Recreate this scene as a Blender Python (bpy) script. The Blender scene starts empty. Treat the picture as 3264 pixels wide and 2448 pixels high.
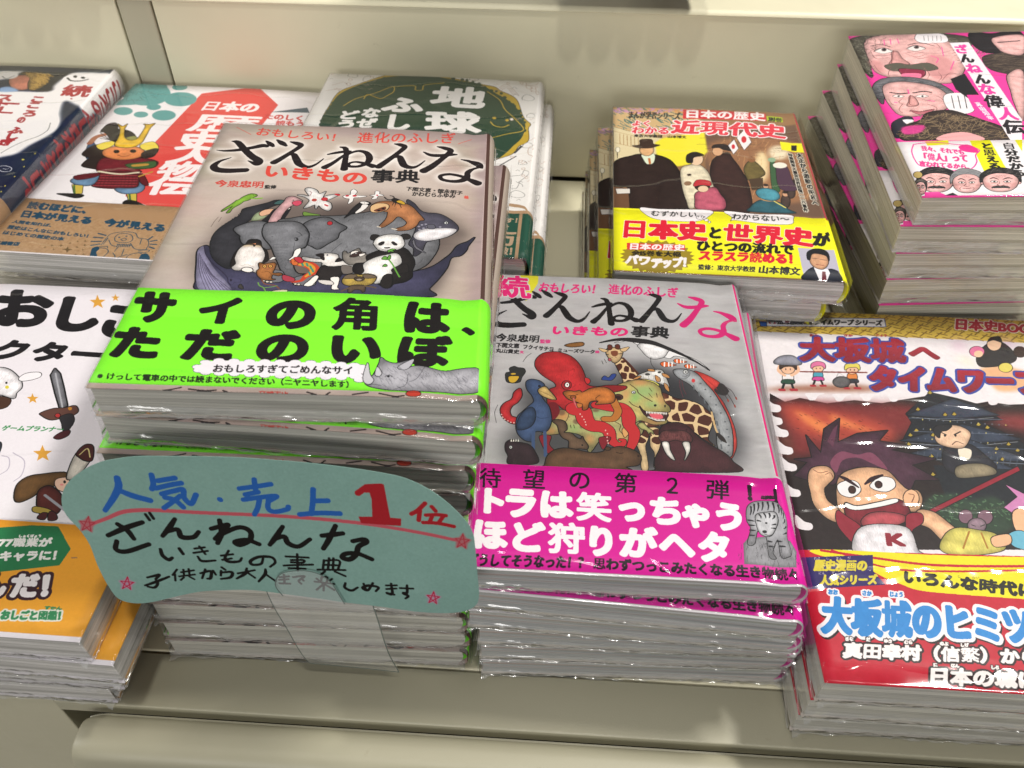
import bpy, bmesh, math, random, time
import numpy as np
from mathutils import Matrix, Vector, noise, Euler
T0=time.time()
random.seed(7); np.random.seed(7)
sc=bpy.context.scene
COL=sc.collection
MM=0.001
# ---------------------------------------------------------------- camera
cam_d=bpy.data.cameras.new('camera'); cam=bpy.data.objects.new('camera',cam_d); COL.objects.link(cam)
cam_d.sensor_fit='HORIZONTAL'; cam_d.sensor_width=4.8; cam_d.lens=4.8*2645.9/3264
cam_d.clip_start=0.01; cam_d.clip_end=50
cam.matrix_world=Matrix(((0.99808,-0.04675,0.04067,0),(0.06178,0.69946,-0.71200,0),(0.00484,0.71315,0.70100,0.37188),(0,0,0,1)))
cam_d.dof.use_dof=True; cam_d.dof.focus_distance=0.40; cam_d.dof.aperture_fstop=2.6
sc.camera=cam
# ---------------------------------------------------------------- world and lamps
w=bpy.data.worlds.new('World'); sc.world=w; w.use_nodes=True
w.node_tree.nodes['Background'].inputs[0].default_value=(0.92,0.95,1.0,1); w.node_tree.nodes['Background'].inputs[1].default_value=0.115
def lamp(name,loc,tgt,sx,sy,power,col=(1,.965,.90)):
    d=bpy.data.lights.new(name,'AREA'); d.shape='RECTANGLE'; d.size=sx; d.size_y=sy; d.energy=power; d.color=col
    o=bpy.data.objects.new(name,d); COL.objects.link(o); o.location=loc
    o.rotation_euler=(Vector(tgt)-Vector(loc)).to_track_quat('-Z','Y').to_euler(); return o
lamp('ceiling_lamp_key',(1.15,.86,2.0),(0,.3,0),.5,.12,58)
lamp('ceiling_lamp_over',(.12,.52,2.0),(0,.45,0),.9,.08,5)
lamp('ceiling_spot',(.12,-.20,2.0),(0,.5,.1),.16,.10,10)
lamp('added_front_fill',(-.5,-5.0,1.2),(0,.4,.1),3.4,1.2,118,(1,.98,.94))  # fill added to brighten back wall and stack fronts, no actual window
lamp('added_left_fill',(-1.7,.05,.75),(0,.4,.1),.8,.4,17)  # low fill added to lighten left-facing book sides, no actual lamp there
sc.view_settings.view_transform='Standard'; sc.view_settings.look='None'; sc.view_settings.gamma=1; sc.view_settings.exposure=0
try:
    sc.cycles.max_bounces=10; sc.cycles.transparent_max_bounces=24; sc.cycles.use_denoising=True
    sc.cycles.sample_clamp_indirect=4; sc.cycles.caustics_reflective=False; sc.cycles.caustics_refractive=False
except Exception: pass
# ---------------------------------------------------------------- helpers
def thing(name,label,cat,loc=(0,0,0),rot=(0,0,0),group=None):
    o=bpy.data.objects.new(name,None); COL.objects.link(o); o.location=loc; o.rotation_euler=rot; o.empty_display_size=.01
    o['label']=label; o['category']=cat
    if group: o['group']=group
    return o
def mesh(name,verts,faces,mat,parent=None,uvs=None,smooth=False):
    me=bpy.data.meshes.new(name); me.from_pydata(verts,[],faces); me.update()
    if uvs is not None:
        l=me.uv_layers.new(name='UV')
        for lp in me.loops: l.data[lp.index].uv=uvs[lp.vertex_index]
    if smooth: me.polygons.foreach_set('use_smooth',[True]*len(me.polygons))
    o=bpy.data.objects.new(name,me); COL.objects.link(o)
    for m in (mat if isinstance(mat,list) else [mat]): me.materials.append(m)
    if parent: o.parent=parent
    return o
def grid(f,us,vs):
    "verts and quads of a sheet f(u,v)->xyz"
    V=[f(u,v) for v in vs for u in us]; n=len(us); F=[]
    for j in range(len(vs)-1):
        for i in range(n-1): F.append((j*n+i,j*n+i+1,(j+1)*n+i+1,(j+1)*n+i))
    return V,F
def box_vf(x0,x1,y0,y1,z0,z1):
    V=[(x,y,z) for z in (z0,z1) for y in (y0,y1) for x in (x0,x1)]
    return V,[(0,2,3,1),(4,5,7,6),(0,1,5,4),(2,6,7,3),(0,4,6,2),(1,3,7,5)]
def bevel(o,wd,seg=3):
    m=o.modifiers.new('bevel','BEVEL'); m.width=wd; m.segments=seg; m.limit_method='ANGLE'; return o
class NT:
    def __init__(s,name):
        s.m=bpy.data.materials.new(name); s.m.use_nodes=True; s.t=s.m.node_tree; s.t.nodes.clear()
        s.out=s.n('ShaderNodeOutputMaterial')
    def n(s,typ,**k):
        q=s.t.nodes.new(typ)
        for a,b in k.items():
            if a.startswith('i_'):
                key=a[2:]; key=int(key) if key.isdigit() else key.replace('_',' ')
                q.inputs[key].default_value=b
            else: setattr(q,a,b)
        return q
    def k(s,a,b): s.t.links.new(a,b)
    def obj(s,scale):
        tc=s.n('ShaderNodeTexCoord'); mp=s.n('ShaderNodeMapping'); s.k(tc.outputs['Object'],mp.inputs[0]); mp.inputs['Scale'].default_value=scale; return mp.outputs[0]
    def ramp(s,fac,stops):
        r=s.n('ShaderNodeValToRGB'); e=r.color_ramp.elements
        while len(e)<len(stops): e.new(.5)
        for q,(p,c) in zip(e,stops): q.position=p; q.color=(*c,1) if len(c)==3 else c
        s.k(fac,r.inputs[0]); return r.outputs[0]
def lin(h):
    h=''.join(c*2 for c in h) if len(h)==3 else h
    v=[int(h[i:i+2],16)/255 for i in (0,2,4)]
    return tuple(c/12.92 if c<=.04045 else ((c+.055)/1.055)**2.4 for c in v)
def paint_metal(name,hexc,rough=.42):
    m=NT(name); b=m.n('ShaderNodeBsdfPrincipled'); c=m.obj((1,1,1))
    n1=m.n('ShaderNodeTexNoise',i_Scale=9.,i_Detail=5.); m.k(c,n1.inputs['Vector'])
    base=lin(hexc)
    cr=m.ramp(n1.outputs[0],[(.3,tuple(x*.93 for x in base)),(.7,base)])
    n2=m.n('ShaderNodeTexNoise',i_Scale=60.,i_Detail=6.,i_Roughness=.7); m.k(c,n2.inputs['Vector'])
    sp=m.ramp(n2.outputs[0],[(.66,(1,1,1)),(.74,(.86,.85,.82))])
    mx=m.n('ShaderNodeMixRGB',blend_type='MULTIPLY',i_Fac=1.); m.k(cr,mx.inputs[1]); m.k(sp,mx.inputs[2])
    m.k(mx.outputs[0],b.inputs['Base Color'])
    rr=m.ramp(n2.outputs[0],[(.3,(rough-.06,)*3),(.7,(rough+.1,)*3)]); m.k(rr,b.inputs['Roughness'])
    n3=m.n('ShaderNodeTexNoise',i_Scale=1400.,i_Detail=2.); m.k(c,n3.inputs['Vector'])
    bp=m.n('ShaderNodeBump',i_Strength=.12,i_Distance=.0004); m.k(n3.outputs[0],bp.inputs['Height']); m.k(bp.outputs[0],b.inputs['Normal'])
    m.k(b.outputs[0],m.out.inputs[0]); return m.m
def paper_material(name,img):
    m=NT(name); b=m.n('ShaderNodeBsdfPrincipled'); uv=m.n('ShaderNodeUVMap'); uv.uv_map='UV'
    t=m.n('ShaderNodeTexImage'); t.image=img; t.extension='EXTEND'; m.k(uv.outputs[0],t.inputs[0])
    c=m.obj((1,1,1)); n=m.n('ShaderNodeTexNoise',i_Scale=900.,i_Detail=3.); m.k(c,n.inputs['Vector'])
    cr=m.ramp(n.outputs[0],[(.3,(.955,.955,.955)),(.7,(1,1,1))])
    mx=m.n('ShaderNodeMixRGB',blend_type='MULTIPLY',i_Fac=1.); m.k(t.outputs[0],mx.inputs[1]); m.k(cr,mx.inputs[2])
    m.k(mx.outputs[0],b.inputs['Base Color']); b.inputs['Roughness'].default_value=.5; b.inputs['Specular IOR Level'].default_value=.2
    n2=m.n('ShaderNodeTexNoise',i_Scale=45.,i_Detail=2.); m.k(c,n2.inputs['Vector'])
    bp=m.n('ShaderNodeBump',i_Strength=.25,i_Distance=.0006); m.k(n2.outputs[0],bp.inputs['Height']); m.k(bp.outputs[0],b.inputs['Normal'])
    m.k(b.outputs[0],m.out.inputs[0]); return m.m
def page_material(name,ca,cb,tint=None):
    "edge of a page block: fine sheet lines plus broader signature bands, all along z"
    m=NT(name); b=m.n('ShaderNodeBsdfPrincipled'); hs=[]
    for sc_,(lo,hi),(p,q) in (((7,7,2400),(.30,.70),(.80,1.06)),((5,5,900),(.34,.66),(.84,1.06)),((3,3,330),(.36,.64),(.84,1.04))):
        c=m.obj(sc_); n=m.n('ShaderNodeTexNoise',i_Scale=1.,i_Detail=2.,i_Roughness=.7); m.k(c,n.inputs['Vector']); hs.append(m.ramp(n.outputs[0],[(lo,(p,)*3),(hi,(q,)*3)]))
        if sc_[2]==900: base=m.ramp(n.outputs[0],[(.3,lin(ca)),(.6,lin(cb))]); n9=n
    col=base
    for h in hs:
        mb=m.n('ShaderNodeMixRGB',blend_type='MULTIPLY',i_Fac=1.); m.k(col,mb.inputs[1]); m.k(h,mb.inputs[2]); col=mb.outputs[0]
    if tint:
        for k,tc_,off in ((400,tint[0],0),(460,tint[1],3.3)):
            tc=m.n('ShaderNodeTexCoord'); mp=m.n('ShaderNodeMapping'); m.k(tc.outputs['Object'],mp.inputs[0]); mp.inputs['Scale'].default_value=(2,2,k); mp.inputs['Location'].default_value=(off,0,off)
            n2=m.n('ShaderNodeTexNoise',i_Scale=1.,i_Detail=1.); m.k(mp.outputs[0],n2.inputs['Vector'])
            f=m.ramp(n2.outputs[0],[(.50,(0,0,0)),(.60,(.6,.6,.6))])
            mx=m.n('ShaderNodeMixRGB'); m.k(f,mx.inputs[0]); m.k(col,mx.inputs[1]); mx.inputs[2].default_value=(*lin(tc_),1); col=mx.outputs[0]
    m.k(col,b.inputs['Base Color']); b.inputs['Roughness'].default_value=.8; b.inputs['Specular IOR Level'].default_value=.2
    bp=m.n('ShaderNodeBump',i_Strength=.8,i_Distance=.0005); m.k(n9.outputs[0],bp.inputs['Height']); m.k(bp.outputs[0],b.inputs['Normal'])
    m.k(b.outputs[0],m.out.inputs[0]); return m.m
def film_material(name,streaks,strength,dist,scale,stretch,rough,gain=1.,milk=0.):
    "thin clear film: see-through, mirror-like only by Fresnel, wrinkled by ridged noise; streaks adds sparse sharp creases"
    m=NT(name); tr=m.n('ShaderNodeBsdfTransparent'); gl=m.n('ShaderNodeBsdfGlossy'); gl.inputs['Roughness'].default_value=rough
    tr.inputs['Color'].default_value=(.985,.985,.985,1)
    c=m.obj(stretch); wn=m.n('ShaderNodeTexNoise',i_Scale=scale*.45,i_Detail=2.); m.k(c,wn.inputs['Vector'])
    ad=m.n('ShaderNodeVectorMath',operation='MULTIPLY_ADD'); m.k(wn.outputs['Color'],ad.inputs[0]); ad.inputs[1].default_value=(.72/scale,)*3; m.k(c,ad.inputs[2])
    n=m.n('ShaderNodeTexNoise',i_Scale=scale,i_Detail=4.,i_Roughness=.6); n.noise_type='RIDGED_MULTIFRACTAL'; m.k(ad.outputs[0],n.inputs['Vector'])
    bp=m.n('ShaderNodeBump',i_Strength=strength,i_Distance=dist); m.k(n.outputs[0],bp.inputs['Height']); nrm=bp.outputs[0]
    if streaks:
        c2=m.obj((1,1,1)); r=m.n('ShaderNodeMapping'); r.inputs['Rotation'].default_value=(0,0,.5); r.inputs['Scale'].default_value=(.22,1.,1.); m.k(c2,r.inputs[0])
        k=m.n('ShaderNodeTexNoise',i_Scale=34.,i_Detail=1.); m.k(c2,k.inputs['Vector']); kk=m.ramp(k.outputs[0],[(.58,(0,0,0)),(.70,(1,1,1))])
        n2=m.n('ShaderNodeTexNoise',i_Scale=170.,i_Detail=1.); n2.noise_type='RIDGED_MULTIFRACTAL'; m.k(r.outputs[0],n2.inputs['Vector'])
        wv=m.n('ShaderNodeTexNoise',i_Scale=22.,i_Detail=2.); m.k(c2,wv.inputs['Vector']); wa=m.n('ShaderNodeVectorMath',operation='MULTIPLY_ADD'); m.k(wv.outputs['Color'],wa.inputs[0]); wa.inputs[1].default_value=(.03,.03,0); m.k(r.outputs[0],wa.inputs[2])
        vo=m.n('ShaderNodeTexVoronoi',i_Scale=26.); vo.feature='DISTANCE_TO_EDGE'; m.k(wa.outputs[0],vo.inputs['Vector']); vr=m.ramp(vo.outputs[0],[(0.,(1,1,1)),(.045,(0,0,0))])
        b3=m.n('ShaderNodeBump',i_Strength=.5,i_Distance=.0007); m.k(vr,b3.inputs['Height']); m.k(nrm,b3.inputs['Normal']); nrm=b3.outputs[0]
        mu=m.n('ShaderNodeMath',operation='MULTIPLY'); m.k(kk,mu.inputs[0]); m.k(n2.outputs[0],mu.inputs[1])
        b2=m.n('ShaderNodeBump',i_Strength=streaks,i_Distance=.0012); m.k(mu.outputs[0],b2.inputs['Height']); m.k(nrm,b2.inputs['Normal']); nrm=b2.outputs[0]
    m.k(nrm,gl.inputs['Normal']); fr=m.n('ShaderNodeFresnel'); m.k(nrm,fr.inputs['Normal']); ge=m.n('ShaderNodeNewGeometry'); io=m.n('ShaderNodeMapRange'); io.inputs[3].default_value=1.5; io.inputs[4].default_value=1/1.5; m.k(ge.outputs['Backfacing'],io.inputs[0]); m.k(io.outputs[0],fr.inputs['IOR'])
    ad2=m.n('ShaderNodeMath',operation='MULTIPLY',use_clamp=True); m.k(fr.outputs[0],ad2.inputs[0]); ad2.inputs[1].default_value=gain
    base=tr.outputs[0]
    if milk:
        df=m.n('ShaderNodeBsdfDiffuse'); df.inputs[0].default_value=(.85,.86,.86,1); mm=m.n('ShaderNodeMixShader'); mm.inputs[0].default_value=milk; m.k(base,mm.inputs[1]); m.k(df.outputs[0],mm.inputs[2]); base=mm.outputs[0]
    mx=m.n('ShaderNodeMixShader'); m.k(ad2.outputs[0],mx.inputs[0]); m.k(base,mx.inputs[1]); m.k(gl.outputs[0],mx.inputs[2])
    m.k(mx.outputs[0],m.out.inputs[0]); return m.m
# ---------------------------------------------------------------- flat print: rasteriser for covers
GC={}
_tc=bpy.data.curves.new('glyph','FONT'); _to=bpy.data.objects.new('glyph',_tc); COL.objects.link(_to)
def glyph(ch):
    if ch in GC: return GC[ch]
    if ch in ' \u3000': GC[ch]=(np.zeros((0,4)),1. if ch!=' ' else .4); return GC[ch]
    _tc.body=ch; bpy.context.view_layer.update(); me=_to.to_mesh()
    nv=len(me.vertices); co=np.zeros(nv*3); me.vertices.foreach_get('co',co); co=co.reshape(-1,3)[:,:2]
    cnt={}
    for p in me.polygons:
        vs=list(p.vertices)
        for i in range(len(vs)):
            k=(vs[i],vs[(i+1)%len(vs)]); k=(min(k),max(k)); cnt[k]=cnt.get(k,0)+1
    e=[k for k,c in cnt.items() if c==1]
    E=np.array([[*co[a],*co[b]] for a,b in e]) if e else np.zeros((0,4))
    adv=1.
    if ord(ch)<0x2000 and len(E):
        x0=min(E[:,0].min(),E[:,2].min()); x1=max(E[:,0].max(),E[:,2].max()); adv=x1-x0+.1
        E[:,[0,2]]+=.05-x0
    _to.to_mesh_clear(); GC[ch]=(E,adv); return GC[ch]
def smooth_pts(P,closed,k=6):
    P=np.asarray(P,float); n=len(P)
    if n<3: return P
    if closed: Q=[P[(i-1)%n] for i in range(n+3)]; m=n
    else: Q=[2*P[0]-P[1],*P,2*P[-1]-P[-2]]; m=n-1
    Q=np.array(Q); t=(np.arange(k)/k)[:,None]; out=[]
    for i in range(m):
        a,b,c,d=Q[i:i+4]
        out.append(.5*((2*b)+(-a+c)*t+(2*a-5*b+4*c-d)*t**2+(-a+3*b-3*c+d)*t**3))
    out=np.concatenate(out)
    return out if closed else np.vstack([out,P[-1]])
def hexc(h):
    h=''.join(c*2 for c in h) if len(h)==3 else h
    return np.array([int(h[i:i+2],16)/255 for i in (0,2,4)],np.float32)
class Canvas:
    def __init__(s,wmm,hmm,ppm,base='fff'):
        s.W=int(wmm*ppm); s.H=int(hmm*ppm); s.k=ppm; s.wmm,s.hmm=s.W/ppm,s.H/ppm
        s.a=np.empty((s.H,s.W,3),np.float32); s.a[:]=hexc(base)
    def mask(s,E,pad=0):
        "even-odd fill of edges (mm) -> bool mask, x0,y0"
        E=np.asarray(E,float)*s.k
        if len(E)==0: return None
        x0=int(max(0,math.floor(E[:,[0,2]].min())-1-pad)); x1=int(min(s.W,math.ceil(E[:,[0,2]].max())+2+pad))
        y0=int(max(0,math.floor(E[:,[1,3]].min())-1-pad)); y1=int(min(s.H,math.ceil(E[:,[1,3]].max())+2+pad))
        if x1<=x0 or y1<=y0: return None
        w_,h_=x1-x0,y1-y0
        ya,yb=np.minimum(E[:,1],E[:,3]),np.maximum(E[:,1],E[:,3])
        r0=np.maximum(np.ceil(ya-.5).astype(int),y0); r1=np.minimum(np.ceil(yb-.5).astype(int),y1)
        c=np.maximum(r1-r0,0); idx=np.repeat(np.arange(len(E)),c)
        if len(idx)==0: return np.zeros((h_,w_),bool),x0,y0
        off=np.arange(len(idx))-np.repeat(np.cumsum(c)-c,c); row=r0[idx]+off
        e=E[idx]; t=(row+.5-e[:,1])/(e[:,3]-e[:,1]); x=e[:,0]+t*(e[:,2]-e[:,0])
        cx=np.clip(np.ceil(x-.5).astype(int)-x0,0,w_)
        T=np.zeros((h_,w_+1),np.int32); np.add.at(T,(row-y0,cx),1)
        return (np.cumsum(T,1)[:,:w_]&1).astype(bool),x0,y0
    def dil(s,M,r):
        "grow a mask by a round r pixels"
        r=int(round(r))
        if r<1: return M
        h_,w_=M.shape; C=np.zeros((h_,w_+2*r+1),np.int32); C[:,r+1:r+1+w_]=np.cumsum(M,1); C[:,r+1+w_:]=C[:,r+w_:r+w_+1]
        N=np.zeros_like(M)
        for d in range(-r,r+1):
            q=int(math.sqrt(r*r+r-d*d)) if r*r+r>d*d else 0
            D=(C[:,r+q+1:r+q+1+w_]-C[:,r-q:r-q+w_])>0 if r+q+1+w_<=C.shape[1] else (np.concatenate([C,np.repeat(C[:,-1:],q,1)],1)[:,r+q+1:r+q+1+w_]-C[:,r-q:r-q+w_])>0
            if d>0: N[d:]|=D[:-d]
            elif d<0: N[:d]|=D[-d:]
            else: N|=D
        return N
    def blur(s,A,r):
        r=max(1,int(r)); A=A.astype(np.float32)
        for _ in range(3):
            for ax in (0,1):
                n=A.shape[ax]; P=np.pad(A,[(r+1,r) if i==ax else (0,0) for i in (0,1)],mode='edge' if _ else 'constant')
                Cm=np.cumsum(P,axis=ax)
                A=(np.take(Cm,range(2*r+1,2*r+1+n),axis=ax)-np.take(Cm,range(0,n),axis=ax))/(2*r+1)
        return A
    def put(s,M,x0,y0,col,al=1.,sh=0,grad=None):
        reg=s.a[y0:y0+M.shape[0],x0:x0+M.shape[1]]
        a=(M.astype(np.float32)*al)[...,None]; c=hexc(col)[None,None]
        if grad: # second colour towards low v
            t=np.linspace(0,1,M.shape[0],dtype=np.float32)[:,None,None]; c=hexc(grad)*(1-t)+c*t
        if sh:
            B=s.blur(M,min(sh*s.k,.1*math.sqrt(M.sum()+1)+1)); f=1-.30*(1-np.clip((B-.45)/.5,0,1))
            h_,w_=M.shape; g=s.grain(h_,w_,x0,y0); cr=np.abs(((B*2.2+g[1]*.45)%1)-.5)<(.03 if h_>150 and sh>=4 else 0)
            f=f*(1+.06*g[0]+.06*g[1]); f=np.where(cr&(g[2]>.3),f*.82,f); c=np.clip(c*f[...,None],0,1)
        reg[:]=reg*(1-a)+c*a
    G=None
    def grain(s,h_,w_,x0,y0):
        "pencil grain, washes and a patch mask, tiled over the sheet"
        if Canvas.G is None:
            R=np.random.RandomState(11); N=1024
            def layer(sx,sy):
                a=np.fft.rfft2(R.randn(N,N)); fy=np.fft.fftfreq(N)[:,None]; fx=np.fft.rfftfreq(N)[None]
                a=np.fft.irfft2(a*np.exp(-((fx*sx)**2+(fy*sy)**2)*8),s=(N,N)); return (a/a.std()).astype(np.float32)
            g0=layer(1.2,5); g0=.6*g0+.4*layer(.8,.8); Canvas.G=(np.clip(g0,-2,2)*.7,np.clip(layer(16,12),-2,2)*.7,layer(30,30))
        i=(np.arange(h_)+y0)%1024; j=(np.arange(w_)+x0)%1024
        return [q[i][:,j] for q in Canvas.G]
    def outline(s,P,smooth,closed=True):
        P=np.array(P,float).reshape(-1,2)/10
        if smooth: P=smooth_pts(P,closed)
        return P
    def run(s,ops):
        for op in ops:
            getattr(s,'op_'+op[0])(*op[1:])
    def op_p(s,col,P,o=0,oc='111',sh=0,sm=1,bl=0,al=1):
        P=s.outline(P,sm); E=np.hstack([P,np.roll(P,-1,0)])
        r=s.mask(E,pad=int((bl*3+o)*s.k)+2)
        if r is None: return
        M,x,y=r
        if bl: s.put(s.blur(M,bl*s.k),x,y,col,al); return
        if o: s.put(s.dil(M,max(2,o*1.35*s.k)),x,y,oc,al)
        s.put(M,x,y,col,al,sh)
    def op_e(s,col,Q,o=0,oc='111',sh=0,bl=0,al=1):
        t=np.arange(18)*math.pi/9; P=np.array(Q[:2])+np.cos(t)[:,None]*np.array(Q[2:4])+np.sin(t)[:,None]*np.array(Q[4:6])
        s.op_p(col,P.ravel(),o,oc,sh,1,bl,al)
    def strokemask(s,P,wd,sm,pad=0):
        P=np.array(P,float).reshape(-1,2)/10; n=len(P)
        if len(wd)==1: wd=wd*n
        W=np.interp(np.linspace(0,1,n),np.linspace(0,1,len(wd)),wd)
        Q=np.column_stack([P,W])
        if sm and n>2: Q=smooth_pts(Q,False,8)
        S=[Q[0]]
        for a,b in zip(Q[:-1],Q[1:]):
            L=math.hypot(*(b-a)[:2]); st=max(.6/s.k,min(a[2],b[2])*.18); m=max(1,int(L/st))
            for i in range(1,m+1): S.append(a+(b-a)*i/m)
        S=np.array(S)*s.k; R=np.maximum(S[:,2]/2,.5)
        x0=int(max(0,(S[:,0]-R).min()-2-pad)); x1=int(min(s.W,(S[:,0]+R).max()+3+pad)); y0=int(max(0,(S[:,1]-R).min()-2-pad)); y1=int(min(s.H,(S[:,1]+R).max()+3+pad))
        if x1<=x0 or y1<=y0: return None
        M=np.zeros((y1-y0,x1-x0),bool)
        for (cx,cy,_),r in zip(S,R):
            a0=max(int(cx-r),x0); a1=min(int(cx+r)+2,x1); b0=max(int(cy-r),y0); b1=min(int(cy+r)+2,y1)
            if a1<=a0 or b1<=b0: continue
            xx=np.arange(a0,a1)+.5-cx; yy=np.arange(b0,b1)+.5-cy
            M[b0-y0:b1-y0,a0-x0:a1-x0]|=(xx[None]**2+yy[:,None]**2)<=r*r
        return M,x0,y0
    def op_l(s,col,P,wd,sm=1,al=1,bl=0):
        r=s.strokemask(P,wd,sm,pad=int(bl*3*s.k)+2)
        if r is None: return
        M,x,y=r
        if bl: M=s.blur(M,bl*s.k)
        s.put(M,x,y,col,al)
    def op_t(s,col,txt,Q,b=0,o=(),v=0,al=1):
        q=np.array(Q,float).reshape(3,2)/10; O=q[0]; X=q[1]-q[0]; Y=q[2]-q[0]
        es=[]; hc=math.hypot(*Y)/(len(txt) if v else 1); wc=math.hypot(*X)/(1 if v else max(1,len(txt))); sz=min(hc,wc*1.3)
        if v:
            n=len(txt)
            for i,ch in enumerate(txt):
                E,_=glyph(ch); E=E.copy()
                if len(E)==0: continue
                if ch=='ー': E=np.column_stack([E[:,1]+.12,.88-E[:,0],E[:,3]+.12,.88-E[:,2]])
                E[:,[1,3]]+=.12; E[:,[1,3]]=(E[:,[1,3]]+(n-1-i))/n; es.append((ch,E))
        else:
            adv=[glyph(c)[1] for c in txt]; L=sum(adv); xo=0
            for ch,a in zip(txt,adv):
                E=glyph(ch)[0].copy()
                if len(E): E[:,[0,2]]=(E[:,[0,2]]+xo)/L; E[:,[1,3]]+=.12; es.append((ch,E))
                xo+=a
        if not es: return
        mk=[]
        for ch,E in es: # heavier kana than dense kanji, so that no counter fills in
            G=np.hstack([O+E[:,0:1]*X+E[:,1:2]*Y, O+E[:,2:3]*X+E[:,3:4]*Y]); kan=0x3400<=ord(ch)<0xff00
            be=min(b,sz*.066)
            r=s.mask(G,pad=int((be+max([0]+[w_ for _,w_ in o]))*s.k)+3)
            if r is None: continue
            M,x,y=r; yy,xx=np.nonzero(M); N=M
            if len(yy) and be*s.k>=.5:
                ar=(yy.max()-yy.min()+1)*(xx.max()-xx.min()+1); q=be*s.k
                while True:
                    N=s.dil(M,q)
                    if q<1 or not kan or N.sum()<.66*ar*(1+2*q/max(1,math.sqrt(ar)))**2: break
                    q*=.8
            mk.append((N,x,y))
        for oc,ow in o:
            for M,x,y in mk: s.put(s.dil(M,ow*s.k),x,y,oc,al)
        for M,x,y in mk:
            if '/' in col: c1,c2=col.split('/'); s.put(M,x,y,c1,al,0,c2)
            else: s.put(M,x,y,col,al)
    def op_r(s,col,u0,v0,u1,v1,c2=None,al=1.):
        x0,x1=int(max(0,u0*s.k)),int(min(s.W,u1*s.k)); y0,y1=int(max(0,v0*s.k)),int(min(s.H,v1*s.k))
        if x1<=x0 or y1<=y0: return
        M=np.ones((y1-y0,x1-x0),bool); s.put(M,x0,y0,col,al,0,c2)
    def op_n(s,u0,v0,u1,v1,amp,size,sx=1.,seed=1,chroma=.3):
        "soft blotchy print tone"
        x0,x1=int(max(0,u0*s.k)),int(min(s.W,u1*s.k)); y0,y1=int(max(0,v0*s.k)),int(min(s.H,v1*s.k))
        R=np.random.RandomState(seed); h_,w_=y1-y0,x1-x0; tot=np.zeros((h_,w_,3),np.float32)
        for o in range(3):
            f=size/2**o*s.k; gh,gw=int(h_/f)+3,int(w_/(f*sx))+3
            g=R.randn(gh,gw,3).astype(np.float32)*[chroma]*1+R.randn(gh,gw,1).astype(np.float32)
            yy=np.arange(h_)/f; xx=np.arange(w_)/(f*sx); yi=yy.astype(int); xi=xx.astype(int); ty=(yy-yi)[:,None,None]; tx=(xx-xi)[None,:,None]
            ty=ty*ty*(3-2*ty); tx=tx*tx*(3-2*tx)
            a=g[yi][:,xi]*(1-tx)+g[yi][:,xi+1]*tx; b=g[yi+1][:,xi]*(1-tx)+g[yi+1][:,xi+1]*tx
            tot+=(a*(1-ty)+b*ty)/2**o
        reg=s.a[y0:y1,x0:x1]; reg[:]=np.clip(reg+tot*amp,0,1)
    def op_k(s,col,P,n,wd,L,seed,ang=0,jit=3.1):
        "scatter n little strokes inside a polygon"
        P=s.outline(P,1); R=np.random.RandomState(seed); lo,hi=P.min(0),P.max(0); E=np.hstack([P,np.roll(P,-1,0)])
        r=s.mask(E)
        if r is None: return
        M,x,y=r; c=0
        for _ in range(n*6):
            if c>=n: break
            q=lo+(hi-lo)*R.rand(2); ix,iy=int(q[0]*s.k)-x,int(q[1]*s.k)-y
            if 0<=iy<M.shape[0] and 0<=ix<M.shape[1] and M[iy,ix]:
                a=ang+jit*(R.rand()-.5); d=np.array([math.cos(a),math.sin(a)])*L*(.5+R.rand())/2
                s.op_l(col,[*((q-d)*10),*((q+d*.1+R.randn(2)*L*.06)*10),*((q+d)*10)],[wd],1,1,0); c+=1
    def op_c(s,P,cell,gap,seed):
        "cell pattern (patches parted by pale lines) inside a polygon: col list"
        col,line=gap
        P=s.outline(P,1); E=np.hstack([P,np.roll(P,-1,0)]); r=s.mask(E)
        if r is None: return
        M,x,y=r; R=np.random.RandomState(seed); lo,hi=P.min(0),P.max(0)
        nx=max(2,int((hi[0]-lo[0])/cell)+1); ny=max(2,int((hi[1]-lo[1])/cell)+1)
        S=np.array([[lo[0]+(i+.5+R.uniform(-.35,.35)+(j%2)*.5)*cell,lo[1]+(j+.5+R.uniform(-.35,.35))*cell] for j in range(-1,ny+1) for i in range(-1,nx+1)])
        yy,xx=np.mgrid[0:M.shape[0],0:M.shape[1]]; px=(xx+x)/s.k; py=(yy+y)/s.k
        d1=np.full(M.shape,1e9); d2=d1.copy()
        for a,b in S:
            d=np.hypot(px-a,py-b); n=np.minimum(d,d1); d2=np.where(d<d1,d1,np.minimum(d,d2)); d1=n
        s.put(M,x,y,line); s.put(M&((d2-d1)>cell*.2),x,y,col)
    def image(s,name):
        im=bpy.data.images.new(name,s.W,s.H,alpha=False)
        A=np.ones((s.H,s.W,4),np.float32); A[...,:3]=np.clip(s.a,0,1)*.965+.004
        im.pixels.foreach_set(A.ravel()); im.update(); im.pack(); return im
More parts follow.
